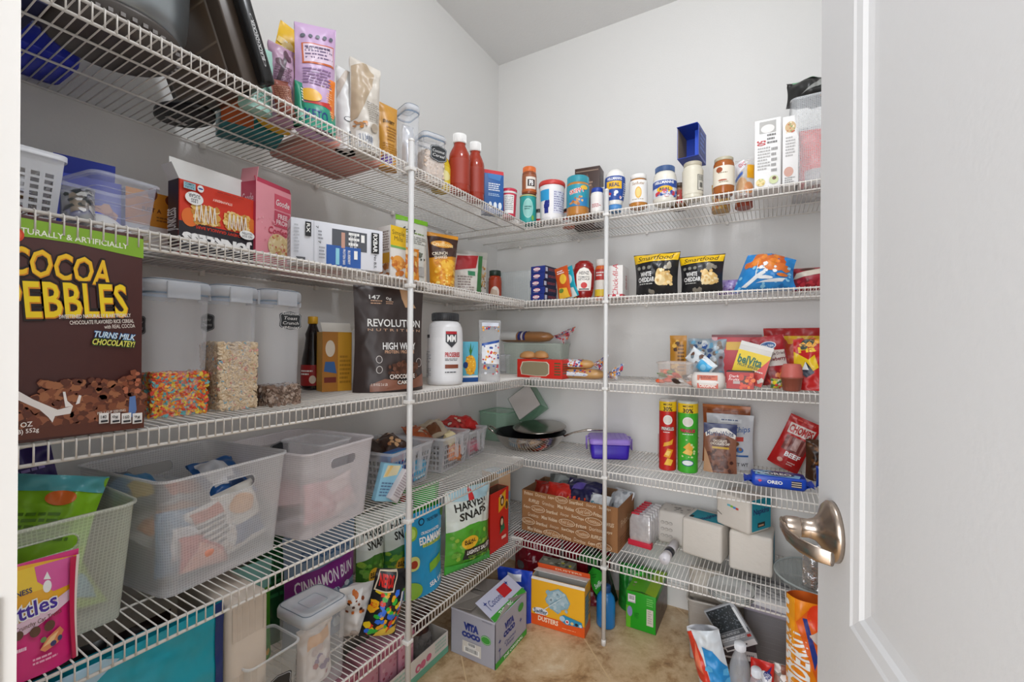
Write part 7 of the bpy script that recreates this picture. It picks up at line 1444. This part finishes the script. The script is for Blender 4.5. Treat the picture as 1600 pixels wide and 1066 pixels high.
# cloth and crockery on the bins, under the lowest shelf
P = at3(.985,-.20,.160,0,.11,.10,.05,rx=-25); pouch('cloth','crumpled cream cloth hanging over the rim of the beige grey bin','cloth',P,mat('#c8c0b4',.8),T=.06,cr=.014,seed=362,style='pillow')
for i in range(4):
    m = MB(); m.lathe([(.028,0),(.036,.002),(.058,.012),(.070,.024),(.0715,.024),(.060,.010),(.036,-.0+.004),(.02,.004)], mat('#cfd0cc',.35), 36)
    m.gfx(lambda u,v,o: ((.0705-.006*v+o)*math.cos(rad(200+u*140)),(.0705-.006*v+o)*math.sin(rad(200+u*140)),.0235-.006*v),.17,.007,[('s',0,0,1,1,16,.004,['#5a8aa0','#3f6a84','#e8e8e4'])])
    o = m.build('bowl'); pose(o, at3(1.070,-.235,.2025+i*.0062,i*40)); tag(o,['lowest','second','third','topmost'][i]+' of the stacked white bowls with blue rims on the grey bins','bowl','stacked white bowls')
P = at3(1.195,-.19,.2005,-4,.22,.012,.16); carton('shallow_tray','flat lavender grey tray lying across the ribbed bins under the lowest shelf','tray',P,'#97909c',b=.003)
P = at3(1.19,-.185,.2128,-8,.19,.022,.13); carton('paper_stack','stack of white papers on the lavender grey tray under the lowest shelf','paper stack',P,'#dad8d6',b=.001,top=[('l',.1,.1,.9,.9,5,'#b8b6b8'),('p',[(.2,.6),(.5,.3),(.51,.31),(.22,.62)],'#4a4a4c'),('p',[(.5,.5),(.7,.4),(.71,.42),(.51,.52)],'#4a4a4c'),('e',.8,.3,.04,.05,'#2a3c7a')])
# hanging packs in front of the bins
def flat(x0,y0,x1,y1,Y,w,name,label,col,g,th=.012,cat='pack'):
    a = onY(x0,y0,Y); b = onY(x1,y1,Y); v = b-a; P = dict(loc=a,rz=0,ry=math.degrees(math.atan2(v.x,v.z)),rx=0,w=w,h=v.length,d=th,nolift=1)
    return carton(name,label,cat,P,col,front=g)
flat(1160,1011,1122,947,-.335,.098,'brush_pack','dark textured scrub pad in a grey card pack tilted in front of the two bins','#a4a6aa',[('r',.05,.42,.88,.97,'#2c3236'),('s',.06,.43,.87,.96,160,.0022,['#4a5258','#20262a','#6a7278']),('r',0,.30,1,.41,'#55585c'),('l',.1,.32,.7,.38,2,'#b8babc'),('l',.05,.20,.8,.28,2,'#d8d8da'),('r',0,.0,1,.13,'#dcd6d4'),('r',.04,.03,.40,.10,'#4a4244'),('r',.44,.05,.72,.08,'#2a2426'),('r',.88,.3,.96,.9,'#dfe2e4'),('r',.85,.2,.97,.26,'#b8342c')],cat='scrub pad')
flat(1158,1040,1150,990,-.318,.10,'brush_pack','dark brown pack with a white band below the tilted grey scrub pad pack','#40363a',[('r',0,.22,1,.52,'#ddd6d4'),('r',.04,.28,.4,.46,'#4a4244'),('l',.6,.3,.95,.42,1,'#8a8486')],cat='scrub pad')
# bags and bottle in the foreground
def fl(x0,x1,yt,Y,**k): P = F('B',0,x0,x1,yt,d=-Y,yb=1066,z=0.001,**k); P['h'] = onY((x0+x1)/2,yt,Y).z; return P
P = fl(1098,1152,1000,-.47,D=.05); P['ry'] = -14
pouch('snack_bag','red, white and blue torn bag on the floor left of the water bottle','bag',P,'#d8dfe4',[('p',[(0,.35),(.45,.3),(.35,.65),(.15,.98),(0,.95)],'#d23a24'),('p',[(.45,.2),(1,.1),(1,.5),(.7,.75),(.4,.8)],'#2a8ccc'),('p',[(.05,.5),(.3,.45),(.2,.85)],'#e87a5a'),('s',.4,.1,1,.6,8,.010,['#e8eef2','#5ab0e0'])],T=.06,cr=.010,seed=370,style='open',inner='#d8d8dc')
P = fl(1139,1174,1012,-.455,ang='cam',D=.04)
jar('water_bottle','clear plastic water bottle with a white cap standing on the floor','bottle',P,mat('#c9ccd0',.1,alpha=.35,vary=0),'#e4e6ea',[('e',.5,.5,.1,.4,'#d4dae4')],bprof=[(.9,0),(1,.03),(1,.55),(.95,.66),(.72,.78),(.46,.88),(.42,.93)],lprof=[(.50,.90),(.52,.905),(.52,.99),(.47,1)],z0=.2,z1=.4,labcol='#d8dce2',ribs=24)
P = fl(1172,1210,1042,-.50,D=.05); 
pouch('chip_bag','red bag with dark blue splashes on the floor right of the water bottle','bag',P,'#c8241c',[('p',[(.2,.7),(.5,.8),(.9,.98),(.7,.7),(.3,.55)],'#26307a'),('e',.6,.80,.22,.09,'#e0e4ea'),('s',.1,.5,.9,.9,6,.012,['#26307a','#e8e8ee'])],T=.06,cr=.008,seed=371)
P = fl(1168,1196,1053,-.535,ang='cam',D=.04); 
jar('water_bottle','second plastic bottle, only its white cap in view at the bottom of the picture','bottle',P,mat('#c9ccd0',.1,alpha=.35,vary=0),'#dfe3ea',None,bprof=[(.9,0),(1,.03),(1,.6),(.95,.7),(.72,.82),(.46,.90)],lprof=[(.56,.89),(.58,.9),(.58,.99),(.52,1)],ribs=24)
P = fl(1200,1236,1045,-.48,D=.04); pouch('film_bag','clear crinkled film bag with orange and blue pieces left of the orange bag','bag',P,mat('#c4c0bc',.12,alpha=.5,vary=.1),[('s',.3,.5,1,.95,10,.012,['#e09a3a','#3a5aa0','#e8e4e0','#8a5a4a'])],T=.06,cr=.014,seed=372)
P = fl(1229,1300,942,-.50,D=.05)
pouch('popcorn_bag','tall orange bag with white sideways lettering standing on the floor at the door edge','bag',P,'#f08a14',[('r',0,0,.18,1,'#f2a01c'),('t','P ADDERSU',.26,.55,1.95,.13,Wh,90,.05),('p',[(.45,.95),(.2,.86),(.7,.5),(1,.6),(1,1)],'#e8641c'),('e',.75,.92,.3,.08,'#e8401c'),('p',[(.35,.90),(.45,.9),(.7,.66),(.62,.60)],'#2a3c8a'),('p',[(.5,.8),(.8,.72),(1,.86),(.9,.9)],'#d8ccc4'),('r',.04,.30,.10,.5,Wh),*[('e',.02,.95-.06*i,.04,.018,Wh) for i in range(7)]],T=.10,cr=.007,seed=373,style='open',inner='#e8742c')
